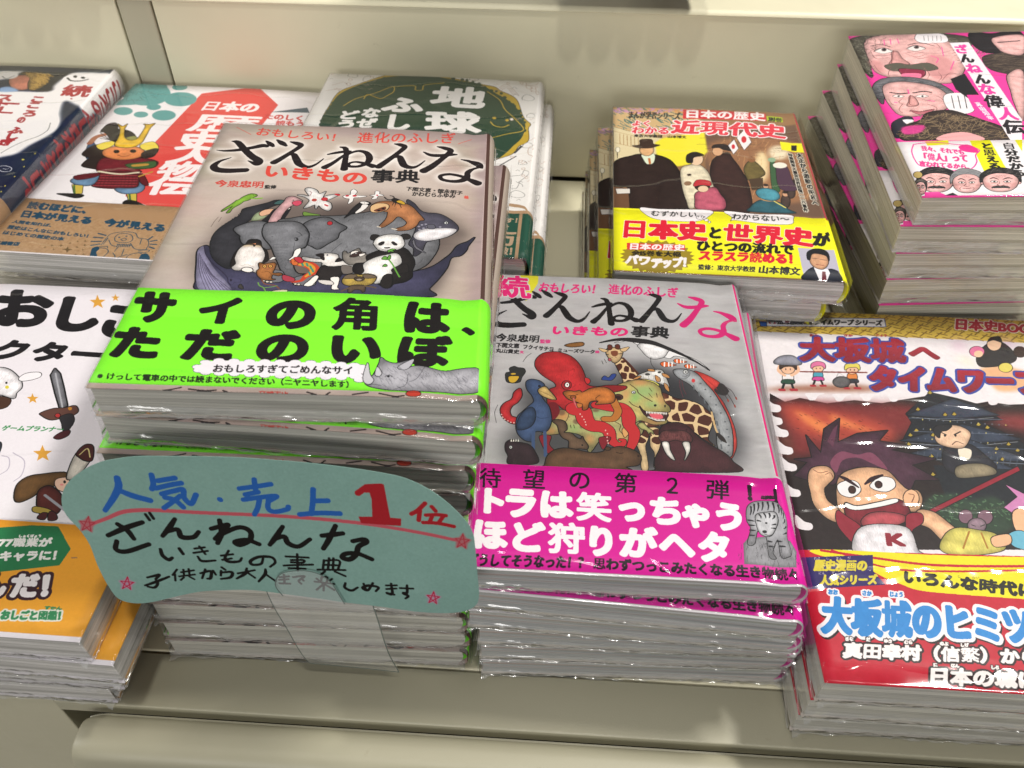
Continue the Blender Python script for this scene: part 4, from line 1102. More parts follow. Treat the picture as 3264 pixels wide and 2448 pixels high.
["p","bd6f34",[491,966,513,962,511,944,495,940],0.2],
["p","43567a",[242,1110,267,1124,306,1114,327,1091,332,1055,312,1024,330,978,351,945,363,900,368,844,355,788,335,770,303,773,280,750,290,708,250,711,217,746,203,799,208,861,234,902,261,939,281,969,271,1009,249,1044,239,1079],0.32,"111",3],
["p","33435f",[212,844,242,908,274,928,291,895,289,838,263,792,212,778],0.2,"111",1.5],
["l","2b3a58",[292,872,317,857,357,865],[0.4]],
["l","2b3a58",[271,1021,296,1020],[0.3]],
["p","c9a868",[301,1053,332,1076,353,1051,385,1000,384,987,355,992,312,1018],0.28,"111",1.5],
["l","6a5430",[303,1047,346,1023,386,994],[0.25]],
["e","223",[305,1078,4,0,0,-5],0.1],
["l","3c4e70",[286,767,287,708,288,645],[1.6]],
["l","3c4e70",[339,770,343,691,345,623],[1.6]],
["p","33262a",[161,689,187,712,219,698,267,685,296,646,309,575,184,562,175,612,161,647],0.25,"111",2],
["e","ddd",[185,664,6,0,0,-8],0.2],
["e","222",[185,664,3,0,0,-4]],
["p","ece6dc",[182,698,189,701,185,717],0,"111",0,0],
["p","ece6dc",[193,699,200,702,196,718],0,"111",0,0],
["p","ece6dc",[204,700,210,703,207,718],0,"111",0,0],
["p","ece6dc",[215,700,221,703,218,719],0,"111",0,0],
["p","2b2b2a",[134,1158,154,1172,151,1197,173,1214,191,1206,221,1202,231,1177,216,1139,205,1101,167,1092,141,1103],0.2],
["p","c8a030",[150,1134,177,1142,201,1138,184,1100,158,1098],0.1],
["e","c8a030",[172,1158,13,1,0,-6]],
["p","2c3f80",[615,1142,628,1168,649,1157,667,1183,686,1184,678,1159,661,1139,640,1138],0.2],
["p","8a5c30",[428,1390,462,1409,515,1420,529,1407,515,1389,462,1379],0.2,"111",1],
["p","66503f",[374,844,406,852,434,837,442,794,427,771,462,768,486,743,506,733,514,750,521,729,539,693,532,672,501,675,462,667,451,677,451,719,423,738,407,770,398,813],0.3,"111",2],
["e","111",[513,696,4,0,0,-5]],
["p","5f4532",[344,567,354,619,385,657,431,673,478,668,548,652,606,661,626,691,642,684,689,697,743,681,776,652,776,616,761,590,707,576,709,552,341,537],0.32,"111",4],
["e","2a1c14",[768,645,5,0,0,-6]],
["l","2a1c14",[668,660,687,656,699,660],[0.4]],
["e","4a3424",[630,681,12,1,0,-10],0.2],
["p","47262a",[840,570,841,625,869,694,881,748,874,790,892,841,938,866,986,866,1023,833,1050,791,1100,741,1164,693,1195,644,1210,585,836,560],0.32,"111",5],
["p","6a3c3c",[873,779,893,808,942,817,997,815,1025,779,1014,746,975,749,944,757,896,738,873,753],0.2,"111",2],
["k","3a1c1e",[880,791,949,812,1018,789,1011,751,944,757,881,748],60,0.1,2,3,1.5,0.5],
["p","e8e2da",[884,737,911,739,915,692,931,633,904,655,888,696],0.28,"111",1],
["p","e8e2da",[978,741,1008,746,1005,693,976,635,988,682],0.28,"111",1],
["e","1c1214",[1004,825,4,0,0,-4]],
["e","2c181a",[941,814,24,2,-1,-13],0,"111",0,0.5,0.7],
["l","333",[108,934,97,881,109,815],[0.25]],
["l","333",[217,1253,235,1293,256,1318],[0.3]],
["l","333",[618,1281,624,1256],[0.3]],
["l","333",[631,1295,641,1267],[0.3]],
["r","cb128b",0,1,175,56,"d51a96",1],
["r","ece6ea",0,0,140,0.9],
["t","1e0f1c","待",[58,416,158,415,51,534],0.16],
["t","1e0f1c","望",[247,421,351,420,245,539],0.16],
["t","1e0f1c","の",[446,428,550,427,448,547],0.16],
["t","1e0f1c","第",[646,422,751,422,653,541],0.16],
["t","1e0f1c","２",[857,423,945,421,869,541],0.16],
["t","1e0f1c","弾",[1043,415,1150,414,1060,532],0.16],
["t","1e0f1c","！",[1221,415,1293,414,1232,520],0.5],
["t","1e0f1c","！",[1333,404,1402,403,1345,505],0.5],
["t","1e0f1c","高橋書店",[1289,438,1354,439,1294,459],0.1],
["t","f2eaf0","ト",[55,275,187,273,50,423],1.5],
["t","f2eaf0","ラ",[169,263,317,260,170,433],1.3],
["t","f2eaf0","は",[323,268,470,266,322,426],1.2],
["t","f2eaf0","笑",[481,263,635,262,485,420],1.2],
["t","f2eaf0","っ",[648,267,784,266,657,425],1.2],
["t","f2eaf0","ち",[783,262,937,261,797,419],1.2],
["t","f2eaf0","ゃ",[920,260,1055,259,939,417],1.2],
["t","f2eaf0","う",[1053,251,1195,250,1076,408],1.2],
["t","f2eaf0","ほ",[55,93,201,93,45,252],1.2],
["t","f2eaf0","ど",[206,90,355,89,200,248],1.2],
["t","f2eaf0","狩",[365,92,521,93,366,251],1.2],
["t","f2eaf0","り",[517,88,648,87,522,246],1.2],
["t","f2eaf0","が",[655,89,810,89,665,246],1.2],
["t","f2eaf0","ヘ",[817,91,965,91,832,249],1.2],
["t","f2eaf0","タ",[972,88,1112,87,992,245],1.2],
["t","1e0f1c","どうしてそうなった！？",[38,10,531,24,44,74],0.22],
["t","1e0f1c","思わずつっこみたくなる生き物続々",[549,25,1384,26,552,84],0.22],
["p","8c8b90",[1164,90,1175,191,1197,218,1292,241,1387,217,1413,172,1389,88,1301,89],0,"111",1,0],
["p","a3a2a8",[1223,388,1272,423,1345,424,1387,371,1393,309,1369,237,1376,161,1351,139,1324,141,1325,226,1293,164,1301,132,1275,138,1278,240,1247,264,1221,194,1193,192,1219,271,1208,314],0.25,"111",1.5],
["p","c2c1c6",[1252,344,1292,365,1336,368,1342,323,1318,269,1292,241,1258,247,1247,290],0.22,"111",0.8],
["l","222226",[1237,389,1235,366,1227,343],[0.9,0.7,0.3]],
["l","222226",[1254,404,1250,376,1240,348],[0.9,0.7,0.3]],
["l","222226",[1274,414,1271,391,1262,367],[0.9,0.7,0.3]],
["l","222226",[1294,420,1291,398,1283,375],[0.9,0.7,0.3]],
["l","222226",[1316,422,1316,401,1310,380],[0.9,0.7,0.3]],
["l","222226",[1337,418,1338,395,1334,372],[0.9,0.7,0.3]],
["l","222226",[1357,406,1358,386,1353,364],[0.9,0.7,0.3]],
["l","222226",[1372,386,1371,368,1365,350],[0.9,0.7,0.3]],
["l","222226",[1382,362,1379,347,1371,332],[0.9,0.7,0.3]],
["l","222226",[1382,326,1376,316,1364,307],[0.9,0.7,0.3]],
["l","222226",[1379,290,1372,285,1359,280],[0.9,0.7,0.3]],
["l","222226",[1370,259,1363,256,1351,252],[0.9,0.7,0.3]],
["l","222226",[1215,315,1230,314,1240,312],[0.9,0.7,0.3]],
["l","222226",[1215,288,1230,289,1240,290],[0.9,0.7,0.3]],
["l","222226",[1214,262,1229,263,1238,263],[0.9,0.7,0.3]],
["l","222226",[1210,236,1224,237,1232,239],[0.9,0.7,0.3]],
["l","222226",[1268,350,1273,341,1272,332],[0.9,0.7,0.3]],
["l","222226",[1290,358,1294,347,1293,336],[0.9,0.7,0.3]],
["l","222226",[1313,361,1314,350,1309,339],[0.9,0.7,0.3]],
["l","222226",[1332,349,1330,341,1321,332],[0.9,0.7,0.3]],
["l","222226",[1328,304,1324,303,1314,302],[0.9,0.7,0.3]],
["l","222226",[1324,282,1319,284,1308,285],[0.9,0.7,0.3]],
["l","222226",[1255,317,1265,316,1269,314],[0.9,0.7,0.3]],
["l","222226",[1323,217,1334,216,1340,214],[0.9,0.7,0.3]],
["l","222226",[1329,192,1343,191,1350,189],[0.9,0.7,0.3]],
["l","222226",[1284,215,1295,214,1300,214],[0.9,0.7,0.3]],
["l","222226",[1284,189,1295,190,1301,190],[0.9,0.7,0.3]],
["e","111",[1291,309,5,0,-1,-5]],
["e","222",[1276,262,10,1,-1,-8]],
["l","222",[1273,250,1293,245,1312,255],[0.3]],
["k","3c3c40",[1179,191,1388,187,1391,97,1165,94],60,0.14,2,7,1.4,0.6],
["r","c81e6c",139.6,57,141,200],
["r","8f8c8e",141,57,175,200],
["r","b8b0a8",153.7,0,200,242]],
'C':[
["r","e6dfe2",0,0,200,242],
["r","d8b648",0,219,200,242,"dcbb50",1],
["l","9c7c34",[0,2205,52,2189],[0.8],0],
["l","86682a",[44,2205,96,2251],[0.8],0],
["l","86682a",[88,2205,140,2189],[0.8],0],
["l","9c7c34",[132,2205,184,2251],[0.8],0],
["l","86682a",[176,2205,228,2189],[0.8],0],
["l","86682a",[220,2205,272,2251],[0.8],0],
["l","9c7c34",[264,2205,316,2189],[0.8],0],
["l","86682a",[308,2205,360,2251],[0.8],0],
["l","86682a",[352,2205,404,2189],[0.8],0],
["l","9c7c34",[396,2205,448,2251],[0.8],0],
["l","86682a",[440,2205,492,2189],[0.8],0],
["l","86682a",[484,2205,536,2251],[0.8],0],
["l","9c7c34",[528,2205,580,2189],[0.8],0],
["l","86682a",[572,2205,624,2251],[0.8],0],
["l","86682a",[616,2205,668,2189],[0.8],0],
["l","9c7c34",[660,2205,712,2251],[0.8],0],
["l","86682a",[704,2205,756,2189],[0.8],0],
["l","86682a",[748,2205,800,2251],[0.8],0],
["l","9c7c34",[792,2205,844,2189],[0.8],0],
["l","86682a",[836,2205,888,2251],[0.8],0],
["l","86682a",[880,2205,932,2189],[0.8],0],
["l","9c7c34",[924,2205,976,2251],[0.8],0],
["l","86682a",[968,2205,1020,2189],[0.8],0],
["l","86682a",[1012,2205,1064,2251],[0.8],0],
["l","9c7c34",[1056,2205,1108,2189],[0.8],0],
["l","86682a",[1100,2205,1152,2251],[0.8],0],
["l","86682a",[1144,2205,1196,2189],[0.8],0],
["l","9c7c34",[1188,2205,1240,2251],[0.8],0],
["l","86682a",[1232,2205,1284,2189],[0.8],0],
["l","86682a",[1276,2205,1328,2251],[0.8],0],
["l","9c7c34",[1320,2205,1372,2189],[0.8],0],
["l","86682a",[1364,2205,1416,2251],[0.8],0],
["l","86682a",[1408,2205,1460,2189],[0.8],0],
["l","9c7c34",[1452,2205,1504,2251],[0.8],0],
["l","86682a",[1496,2205,1548,2189],[0.8],0],
["l","86682a",[1540,2205,1592,2251],[0.8],0],
["l","9c7c34",[1584,2205,1636,2189],[0.8],0],
["l","86682a",[1628,2205,1680,2251],[0.8],0],
["l","86682a",[1672,2205,1724,2189],[0.8],0],
["l","9c7c34",[1716,2205,1768,2251],[0.8],0],
["l","86682a",[1760,2205,1812,2189],[0.8],0],
["l","86682a",[1804,2205,1856,2251],[0.8],0],
["l","9c7c34",[1848,2205,1900,2189],[0.8],0],
["l","86682a",[1892,2205,1944,2251],[0.8],0],
["l","86682a",[1936,2205,1988,2189],[0.8],0],
["l","9c7c34",[1980,2205,2032,2251],[0.8],0],
["l","86682a",[22,2241,74,2287],[0.8],0],
["l","86682a",[66,2241,118,2225],[0.8],0],
["l","9c7c34",[110,2241,162,2287],[0.8],0],
["l","86682a",[154,2241,206,2225],[0.8],0],
["l","86682a",[198,2241,250,2287],[0.8],0],
["l","9c7c34",[242,2241,294,2225],[0.8],0],
["l","86682a",[286,2241,338,2287],[0.8],0],
["l","86682a",[330,2241,382,2225],[0.8],0],
["l","9c7c34",[374,2241,426,2287],[0.8],0],
["l","86682a",[418,2241,470,2225],[0.8],0],
["l","86682a",[462,2241,514,2287],[0.8],0],
["l","9c7c34",[506,2241,558,2225],[0.8],0],
["l","86682a",[550,2241,602,2287],[0.8],0],
["l","86682a",[594,2241,646,2225],[0.8],0],
["l","9c7c34",[638,2241,690,2287],[0.8],0],
["l","86682a",[682,2241,734,2225],[0.8],0],
["l","86682a",[726,2241,778,2287],[0.8],0],
["l","9c7c34",[770,2241,822,2225],[0.8],0],
["l","86682a",[814,2241,866,2287],[0.8],0],
["l","86682a",[858,2241,910,2225],[0.8],0],
["l","9c7c34",[902,2241,954,2287],[0.8],0],
["l","86682a",[946,2241,998,2225],[0.8],0],
["l","86682a",[990,2241,1042,2287],[0.8],0],
["l","9c7c34",[1034,2241,1086,2225],[0.8],0],
["l","86682a",[1078,2241,1130,2287],[0.8],0],
["l","86682a",[1122,2241,1174,2225],[0.8],0],
["l","9c7c34",[1166,2241,1218,2287],[0.8],0],
["l","86682a",[1210,2241,1262,2225],[0.8],0],
["l","86682a",[1254,2241,1306,2287],[0.8],0],
["l","9c7c34",[1298,2241,1350,2225],[0.8],0],
["l","86682a",[1342,2241,1393,2287],[0.8],0],
["l","86682a",[1386,2241,1437,2225],[0.8],0],
["l","9c7c34",[1430,2241,1482,2287],[0.8],0],
["l","86682a",[1474,2241,1526,2225],[0.8],0],
["l","86682a",[1518,2241,1570,2287],[0.8],0],
["l","9c7c34",[1562,2241,1613,2225],[0.8],0],
["l","86682a",[1606,2241,1657,2287],[0.8],0],
["l","86682a",[1650,2241,1702,2225],[0.8],0],
["l","9c7c34",[1694,2241,1746,2287],[0.8],0],
["l","86682a",[1738,2241,1790,2225],[0.8],0],
["l","86682a",[1782,2241,1833,2287],[0.8],0],
["l","9c7c34",[1826,2241,1877,2225],[0.8],0],
["l","86682a",[1870,2241,1922,2287],[0.8],0],
["l","86682a",[1914,2241,1966,2225],[0.8],0],
["l","9c7c34",[1958,2241,2010,2287],[0.8],0],
["l","86682a",[2002,2241,2054,2225],[0.8],0],
["l","86682a",[0,2277,52,2261],[0.8],0],
["l","9c7c34",[44,2277,96,2323],[0.8],0],
["l","86682a",[88,2277,140,2261],[0.8],0],
["l","86682a",[132,2277,184,2323],[0.8],0],
["l","9c7c34",[176,2277,228,2261],[0.8],0],
["l","86682a",[220,2277,272,2323],[0.8],0],
["l","86682a",[264,2277,316,2261],[0.8],0],
["l","9c7c34",[308,2277,360,2323],[0.8],0],
["l","86682a",[352,2277,404,2261],[0.8],0],
["l","86682a",[396,2277,448,2323],[0.8],0],
["l","9c7c34",[440,2277,492,2261],[0.8],0],
["l","86682a",[484,2277,536,2323],[0.8],0],
["l","86682a",[528,2277,580,2261],[0.8],0],
["l","9c7c34",[572,2277,624,2323],[0.8],0],
["l","86682a",[616,2277,668,2261],[0.8],0],
["l","86682a",[660,2277,712,2323],[0.8],0],
["l","9c7c34",[704,2277,756,2261],[0.8],0],
["l","86682a",[748,2277,800,2323],[0.8],0],
["l","86682a",[792,2277,844,2261],[0.8],0],
["l","9c7c34",[836,2277,888,2323],[0.8],0],
["l","86682a",[880,2277,932,2261],[0.8],0],
["l","86682a",[924,2277,976,2323],[0.8],0],
["l","9c7c34",[968,2277,1020,2261],[0.8],0],
["l","86682a",[1012,2277,1064,2323],[0.8],0],
["l","86682a",[1056,2277,1108,2261],[0.8],0],
["l","9c7c34",[1100,2277,1152,2323],[0.8],0],
["l","86682a",[1144,2277,1196,2261],[0.8],0],
["l","86682a",[1188,2277,1240,2323],[0.8],0],
["l","9c7c34",[1232,2277,1284,2261],[0.8],0],
["l","86682a",[1276,2277,1328,2323],[0.8],0],
["l","86682a",[1320,2277,1372,2261],[0.8],0],
["l","9c7c34",[1364,2277,1416,2323],[0.8],0],
["l","86682a",[1408,2277,1460,2261],[0.8],0],
["l","86682a",[1452,2277,1504,2323],[0.8],0],
["l","9c7c34",[1496,2277,1548,2261],[0.8],0],
["l","86682a",[1540,2277,1592,2323],[0.8],0],
["l","86682a",[1584,2277,1636,2261],[0.8],0],
["l","9c7c34",[1628,2277,1680,2323],[0.8],0],
["l","86682a",[1672,2277,1724,2261],[0.8],0],
["l","86682a",[1716,2277,1768,2323],[0.8],0],
["l","9c7c34",[1760,2277,1812,2261],[0.8],0],
["l","86682a",[1804,2277,1856,2323],[0.8],0],
["l","86682a",[1848,2277,1900,2261],[0.8],0],
["l","9c7c34",[1892,2277,1944,2323],[0.8],0],
["l","86682a",[1936,2277,1988,2261],[0.8],0],
["l","86682a",[1980,2277,2032,2323],[0.8],0],
["l","9c7c34",[22,2313,74,2359],[0.8],0],
["l","86682a",[66,2313,118,2297],[0.8],0],
["l","86682a",[110,2313,162,2359],[0.8],0],
["l","9c7c34",[154,2313,206,2297],[0.8],0],
["l","86682a",[198,2313,250,2359],[0.8],0],
["l","86682a",[242,2313,294,2297],[0.8],0],
["l","9c7c34",[286,2313,338,2359],[0.8],0],
["l","86682a",[330,2313,382,2297],[0.8],0],
["l","86682a",[374,2313,426,2359],[0.8],0],
["l","9c7c34",[418,2313,470,2297],[0.8],0],
["l","86682a",[462,2313,514,2359],[0.8],0],
["l","86682a",[506,2313,558,2297],[0.8],0],
["l","9c7c34",[550,2313,602,2359],[0.8],0],
["l","86682a",[594,2313,646,2297],[0.8],0],
["l","86682a",[638,2313,690,2359],[0.8],0],
["l","9c7c34",[682,2313,734,2297],[0.8],0],
["l","86682a",[726,2313,778,2359],[0.8],0],
["l","86682a",[770,2313,822,2297],[0.8],0],
["l","9c7c34",[814,2313,866,2359],[0.8],0],
["l","86682a",[858,2313,910,2297],[0.8],0],
["l","86682a",[902,2313,954,2359],[0.8],0],
["l","9c7c34",[946,2313,998,2297],[0.8],0],
["l","86682a",[990,2313,1042,2359],[0.8],0],
["l","86682a",[1034,2313,1086,2297],[0.8],0],
["l","9c7c34",[1078,2313,1130,2359],[0.8],0],
["l","86682a",[1122,2313,1174,2297],[0.8],0],
["l","86682a",[1166,2313,1218,2359],[0.8],0],
["l","9c7c34",[1210,2313,1262,2297],[0.8],0],
["l","86682a",[1254,2313,1306,2359],[0.8],0],
["l","86682a",[1298,2313,1350,2297],[0.8],0],
["l","9c7c34",[1342,2313,1393,2359],[0.8],0],
["l","86682a",[1386,2313,1437,2297],[0.8],0],
["l","86682a",[1430,2313,1482,2359],[0.8],0],
["l","9c7c34",[1474,2313,1526,2297],[0.8],0],
["l","86682a",[1518,2313,1570,2359],[0.8],0],
["l","86682a",[1562,2313,1613,2297],[0.8],0],
["l","9c7c34",[1606,2313,1657,2359],[0.8],0],
["l","86682a",[1650,2313,1702,2297],[0.8],0],
["l","86682a",[1694,2313,1746,2359],[0.8],0],
["l","9c7c34",[1738,2313,1790,2297],[0.8],0],
["l","86682a",[1782,2313,1833,2359],[0.8],0],
["l","86682a",[1826,2313,1877,2297],[0.8],0],
["l","9c7c34",[1870,2313,1922,2359],[0.8],0],
["l","86682a",[1914,2313,1966,2297],[0.8],0],
["l","86682a",[1958,2313,2010,2359],[0.8],0],
["l","9c7c34",[2002,2313,2054,2297],[0.8],0],
["l","86682a",[0,2349,52,2333],[0.8],0],
["l","86682a",[44,2349,96,2395],[0.8],0],
["l","9c7c34",[88,2349,140,2333],[0.8],0],
["l","86682a",[132,2349,184,2395],[0.8],0],
["l","86682a",[176,2349,228,2333],[0.8],0],
["l","9c7c34",[220,2349,272,2395],[0.8],0],
["l","86682a",[264,2349,316,2333],[0.8],0],
["l","86682a",[308,2349,360,2395],[0.8],0],
["l","9c7c34",[352,2349,404,2333],[0.8],0],
["l","86682a",[396,2349,448,2395],[0.8],0],
["l","86682a",[440,2349,492,2333],[0.8],0],
["l","9c7c34",[484,2349,536,2395],[0.8],0],
["l","86682a",[528,2349,580,2333],[0.8],0],
["l","86682a",[572,2349,624,2395],[0.8],0],
["l","9c7c34",[616,2349,668,2333],[0.8],0],
["l","86682a",[660,2349,712,2395],[0.8],0],
["l","86682a",[704,2349,756,2333],[0.8],0],
["l","9c7c34",[748,2349,800,2395],[0.8],0],
["l","86682a",[792,2349,844,2333],[0.8],0],
["l","86682a",[836,2349,888,2395],[0.8],0],
["l","9c7c34",[880,2349,932,2333],[0.8],0],
["l","86682a",[924,2349,976,2395],[0.8],0],
["l","86682a",[968,2349,1020,2333],[0.8],0],
["l","9c7c34",[1012,2349,1064,2395],[0.8],0],
["l","86682a",[1056,2349,1108,2333],[0.8],0],
["l","86682a",[1100,2349,1152,2395],[0.8],0],
["l","9c7c34",[1144,2349,1196,2333],[0.8],0],
["l","86682a",[1188,2349,1240,2395],[0.8],0],
["l","86682a",[1232,2349,1284,2333],[0.8],0],
["l","9c7c34",[1276,2349,1328,2395],[0.8],0],
["l","86682a",[1320,2349,1372,2333],[0.8],0],
["l","86682a",[1364,2349,1416,2395],[0.8],0],
["l","9c7c34",[1408,2349,1460,2333],[0.8],0],
["l","86682a",[1452,2349,1504,2395],[0.8],0],
["l","86682a",[1496,2349,1548,2333],[0.8],0],
["l","9c7c34",[1540,2349,1592,2395],[0.8],0],
["l","86682a",[1584,2349,1636,2333],[0.8],0],
["l","86682a",[1628,2349,1680,2395],[0.8],0],
["l","9c7c34",[1672,2349,1724,2333],[0.8],0],
["l","86682a",[1716,2349,1768,2395],[0.8],0],
["l","86682a",[1760,2349,1812,2333],[0.8],0],
["l","9c7c34",[1804,2349,1856,2395],[0.8],0],
["l","86682a",[1848,2349,1900,2333],[0.8],0],
["l","86682a",[1892,2349,1944,2395],[0.8],0],
["l","9c7c34",[1936,2349,1988,2333],[0.8],0],
["l","86682a",[1980,2349,2032,2395],[0.8],0],
["l","86682a",[22,2385,74,2431],[0.8],0],
["l","9c7c34",[66,2385,118,2369],[0.8],0],
["l","86682a",[110,2385,162,2431],[0.8],0],
["l","86682a",[154,2385,206,2369],[0.8],0],
["l","9c7c34",[198,2385,250,2431],[0.8],0],
["l","86682a",[242,2385,294,2369],[0.8],0],
["l","86682a",[286,2385,338,2431],[0.8],0],
["l","9c7c34",[330,2385,382,2369],[0.8],0],
["l","86682a",[374,2385,426,2431],[0.8],0],
["l","86682a",[418,2385,470,2369],[0.8],0],
["l","9c7c34",[462,2385,514,2431],[0.8],0],
["l","86682a",[506,2385,558,2369],[0.8],0],
["l","86682a",[550,2385,602,2431],[0.8],0],
["l","9c7c34",[594,2385,646,2369],[0.8],0],
["l","86682a",[638,2385,690,2431],[0.8],0],
["l","86682a",[682,2385,734,2369],[0.8],0],
["l","9c7c34",[726,2385,778,2431],[0.8],0],
["l","86682a",[770,2385,822,2369],[0.8],0],
["l","86682a",[814,2385,866,2431],[0.8],0],
["l","9c7c34",[858,2385,910,2369],[0.8],0],
["l","86682a",[902,2385,954,2431],[0.8],0],
["l","86682a",[946,2385,998,2369],[0.8],0],
["l","9c7c34",[990,2385,1042,2431],[0.8],0],
["l","86682a",[1034,2385,1086,2369],[0.8],0],
["l","86682a",[1078,2385,1130,2431],[0.8],0],
["l","9c7c34",[1122,2385,1174,2369],[0.8],0],
["l","86682a",[1166,2385,1218,2431],[0.8],0],
["l","86682a",[1210,2385,1262,2369],[0.8],0],
["l","9c7c34",[1254,2385,1306,2431],[0.8],0],
["l","86682a",[1298,2385,1350,2369],[0.8],0],
["l","86682a",[1342,2385,1393,2431],[0.8],0],
["l","9c7c34",[1386,2385,1437,2369],[0.8],0],
["l","86682a",[1430,2385,1482,2431],[0.8],0],
["l","86682a",[1474,2385,1526,2369],[0.8],0],
["l","9c7c34",[1518,2385,1570,2431],[0.8],0],
["l","86682a",[1562,2385,1613,2369],[0.8],0],
["l","86682a",[1606,2385,1657,2431],[0.8],0],
["l","9c7c34",[1650,2385,1702,2369],[0.8],0],
["l","86682a",[1694,2385,1746,2431],[0.8],0],
["l","86682a",[1738,2385,1790,2369],[0.8],0],
["l","9c7c34",[1782,2385,1833,2431],[0.8],0],
["l","86682a",[1826,2385,1877,2369],[0.8],0],
["l","86682a",[1870,2385,1922,2431],[0.8],0],
["l","9c7c34",[1914,2385,1966,2369],[0.8],0],
["l","86682a",[1958,2385,2010,2431],[0.8],0],
["l","86682a",[2002,2385,2054,2369],[0.8],0],
["p","efeaec",[131,2322,841,2354,832,2283,124,2246],0.4,"3a5aa0",0,0],
["p","2a5cb0",[88,2333,128,2332,123,2240,87,2241],0.2,"111",0,0],
["t","c8203c","?!",[133,2261,182,2261,145,2310],0.35],
["t","1c1c22","歴史漫画",[187,2261,396,2270,204,2316],0.42],
["t","1c1c22","タイムワープ",[405,2270,641,2280,422,2328],0.38],
["t","1c1c22","シリーズ",[650,2281,812,2286,667,2338],0.38],
["t","b81c34","日本史BOOK",[1230,2281,1739,2266,1270,2392],0.5,[["f0e8e0",0.5]]],
["t","a82838","おお",[359,2162,412,2160,364,2187],0.15],
["t","a82838","さか",[561,2175,613,2173,566,2200],0.15],
["t","a82838","じょう",[752,2188,817,2186,758,2213],0.15],
["p","8a4c30",[28,1695,209,1737,545,1764,645,1735,532,1710,117,1687],0,"111",0,1,1.6,0.8],
["p","d8b0c8",[1201,2176,1259,2194,1228,2098,1180,2082],0,"111",0,1,3,0.7],
["p","c8d888",[1185,2017,1237,2021,1220,1969],0,"111",0,1,3,0.7],
["p","d8a8d0",[1473,2208,1547,2219,1524,2157,1467,2167],0,"111",0,1,3,0.7],
["p","e8b898",[135,1760,192,1763,187,1802,153,1800],0.15],
["p","e6e0e0",[154,1831,200,1834,193,1780,141,1777],0.18],
["p","2c4c3c",[140,1779,195,1783,195,1754,130,1750],0.15],
["l","222",[141,1750,122,1703],[1.4]],
["l","222",[182,1753,185,1708],[1.4]],
["l","a83038",[109,1698,131,1699],[2.0]],
["l","a83038",[171,1702,199,1704],[2.0]],
["l","e8b898",[153,1818,129,1854,148,1905],[2.2]],
["l","e8b898",[196,1821,237,1861,237,1911],[2.2]],
["e","e8b898",[184,1876,38,2,-8,-46],0.18],
["p","3c2c24",[138,1866,149,1912,194,1935,233,1917,228,1869,210,1893,164,1887],0.18],
["e","222",[170,1868,3,0,-1,-8]],
["e","222",[196,1869,3,0,-1,-8]],
["p","8c8c98",[116,1910,148,1968,221,1988,267,1945,249,1908],0.25,"111",1.2],
["p","e8b898",[312,1794,360,1797,357,1830,329,1828],0.15],
["p","4a9ab0",[329,1856,368,1858,362,1812,317,1809],0.18],
["p","c84890",[316,1812,363,1815,363,1789,307,1785],0.15],
["l","222",[317,1786,299,1746],[1.19]],
["l","222",[351,1788,353,1750],[1.19]],
["l","a83038",[288,1742,307,1743],[1.7]],
["l","a83038",[341,1745,365,1747],[1.7]],
["e","e8b898",[356,1894,32,2,-8,-39],0.18],
["p","d8709c",[316,1885,327,1925,366,1945,399,1929,393,1888,379,1909,339,1904],0.18],
["e","222",[344,1886,3,0,-1,-6]],
["e","222",[366,1888,3,0,-1,-6]],
["p","e8b898",[496,1789,547,1792,545,1826,515,1824],0.15],
["p","d88040",[516,1853,558,1856,549,1807,503,1804],0.18],
["p","2c3038",[502,1806,552,1810,550,1783,490,1779],0.15],
["l","222",[501,1780,481,1737],[1.26]],
["l","222",[538,1782,539,1741],[1.26]],
["l","a83038",[470,1733,489,1734],[1.8]],
["l","a83038",[525,1737,551,1738],[1.8]],
["e","e8b898",[546,1893,34,2,-10,-41],0.18],
["p","d8c858",[504,1884,516,1925,558,1947,593,1930,585,1887,571,1909,528,1903],0.18],
["e","222",[534,1886,3,0,-2,-7]],
["e","222",[557,1887,3,0,-2,-7]],
["l","7a3028",[251,1853,620,1869],[1.1],0],
["e","5c5a5c",[462,1783,47,3,-10,-44],0.2,"111",1.5],
["l","555",[463,1859,427,1793],[0.2]],
["l","555",[463,1859,512,1799],[0.2]],
["p","e0a878",[1255,1921,1358,1978,1499,1949,1577,1892,1455,1787,1316,1764,1288,1825],0,"111",0,1,1,0.9],
["p","2c2a2c",[1290,2050,1388,2162,1481,2181,1516,2065,1449,1996,1285,1960],0.2],
["e","e8c0a0",[1427,2164,41,3,-20,-57],0.2],
["p","222",[1395,2182,1427,2225,1483,2235,1477,2181,1435,2198]],
["e","d87098",[1303,2090,42,3,-15,-46],0.15],
["e","e8c0a0",[1305,2070,26,2,-10,-29]],
["e","3a2c28",[1553,2106,35,2,-18,-48],0.2],
["e","d8c860",[1420,1963,38,2,-14,-39],0.15],
["t","a82838/7a1c2c","大坂城",[262,1942,867,1961,304,2158],1.1,[["34489c",1.1]]],
["t","a82838/7a1c2c","へ",[879,1987,1058,1991,936,2132],1.2,[["6a3040",0.2]]],
["t","a82838/7a1c2c","タイムワープ",[590,1717,1561,1747,650,1932],1.4,[["34489c",1.1]]],
["p","241a1a",[48,1667,120,1607,207,1642,347,1610,500,1643,643,1629,747,1659,923,1706,991,1663,1123,1649,1221,1678,1328,1662,1579,1690,1261,720,7,641,27,867,32,1102,43,1274,39,1412,34,1579],0,"111",0,0],
["p","7c2c2c",[87,1605,511,1621,830,1607,732,1402,456,1385,275,1268,74,1214,80,1469],0,"111",0,1,3,0.95],
["p","b84a38",[132,1585,411,1535,597,1480,645,1365,370,1347,187,1367,112,1471],0,"111",0,1,3,0.95],
["p","e8864c",[165,1542,273,1481,339,1420,298,1374,204,1455],0,"111",0,1,1.6,0.9],
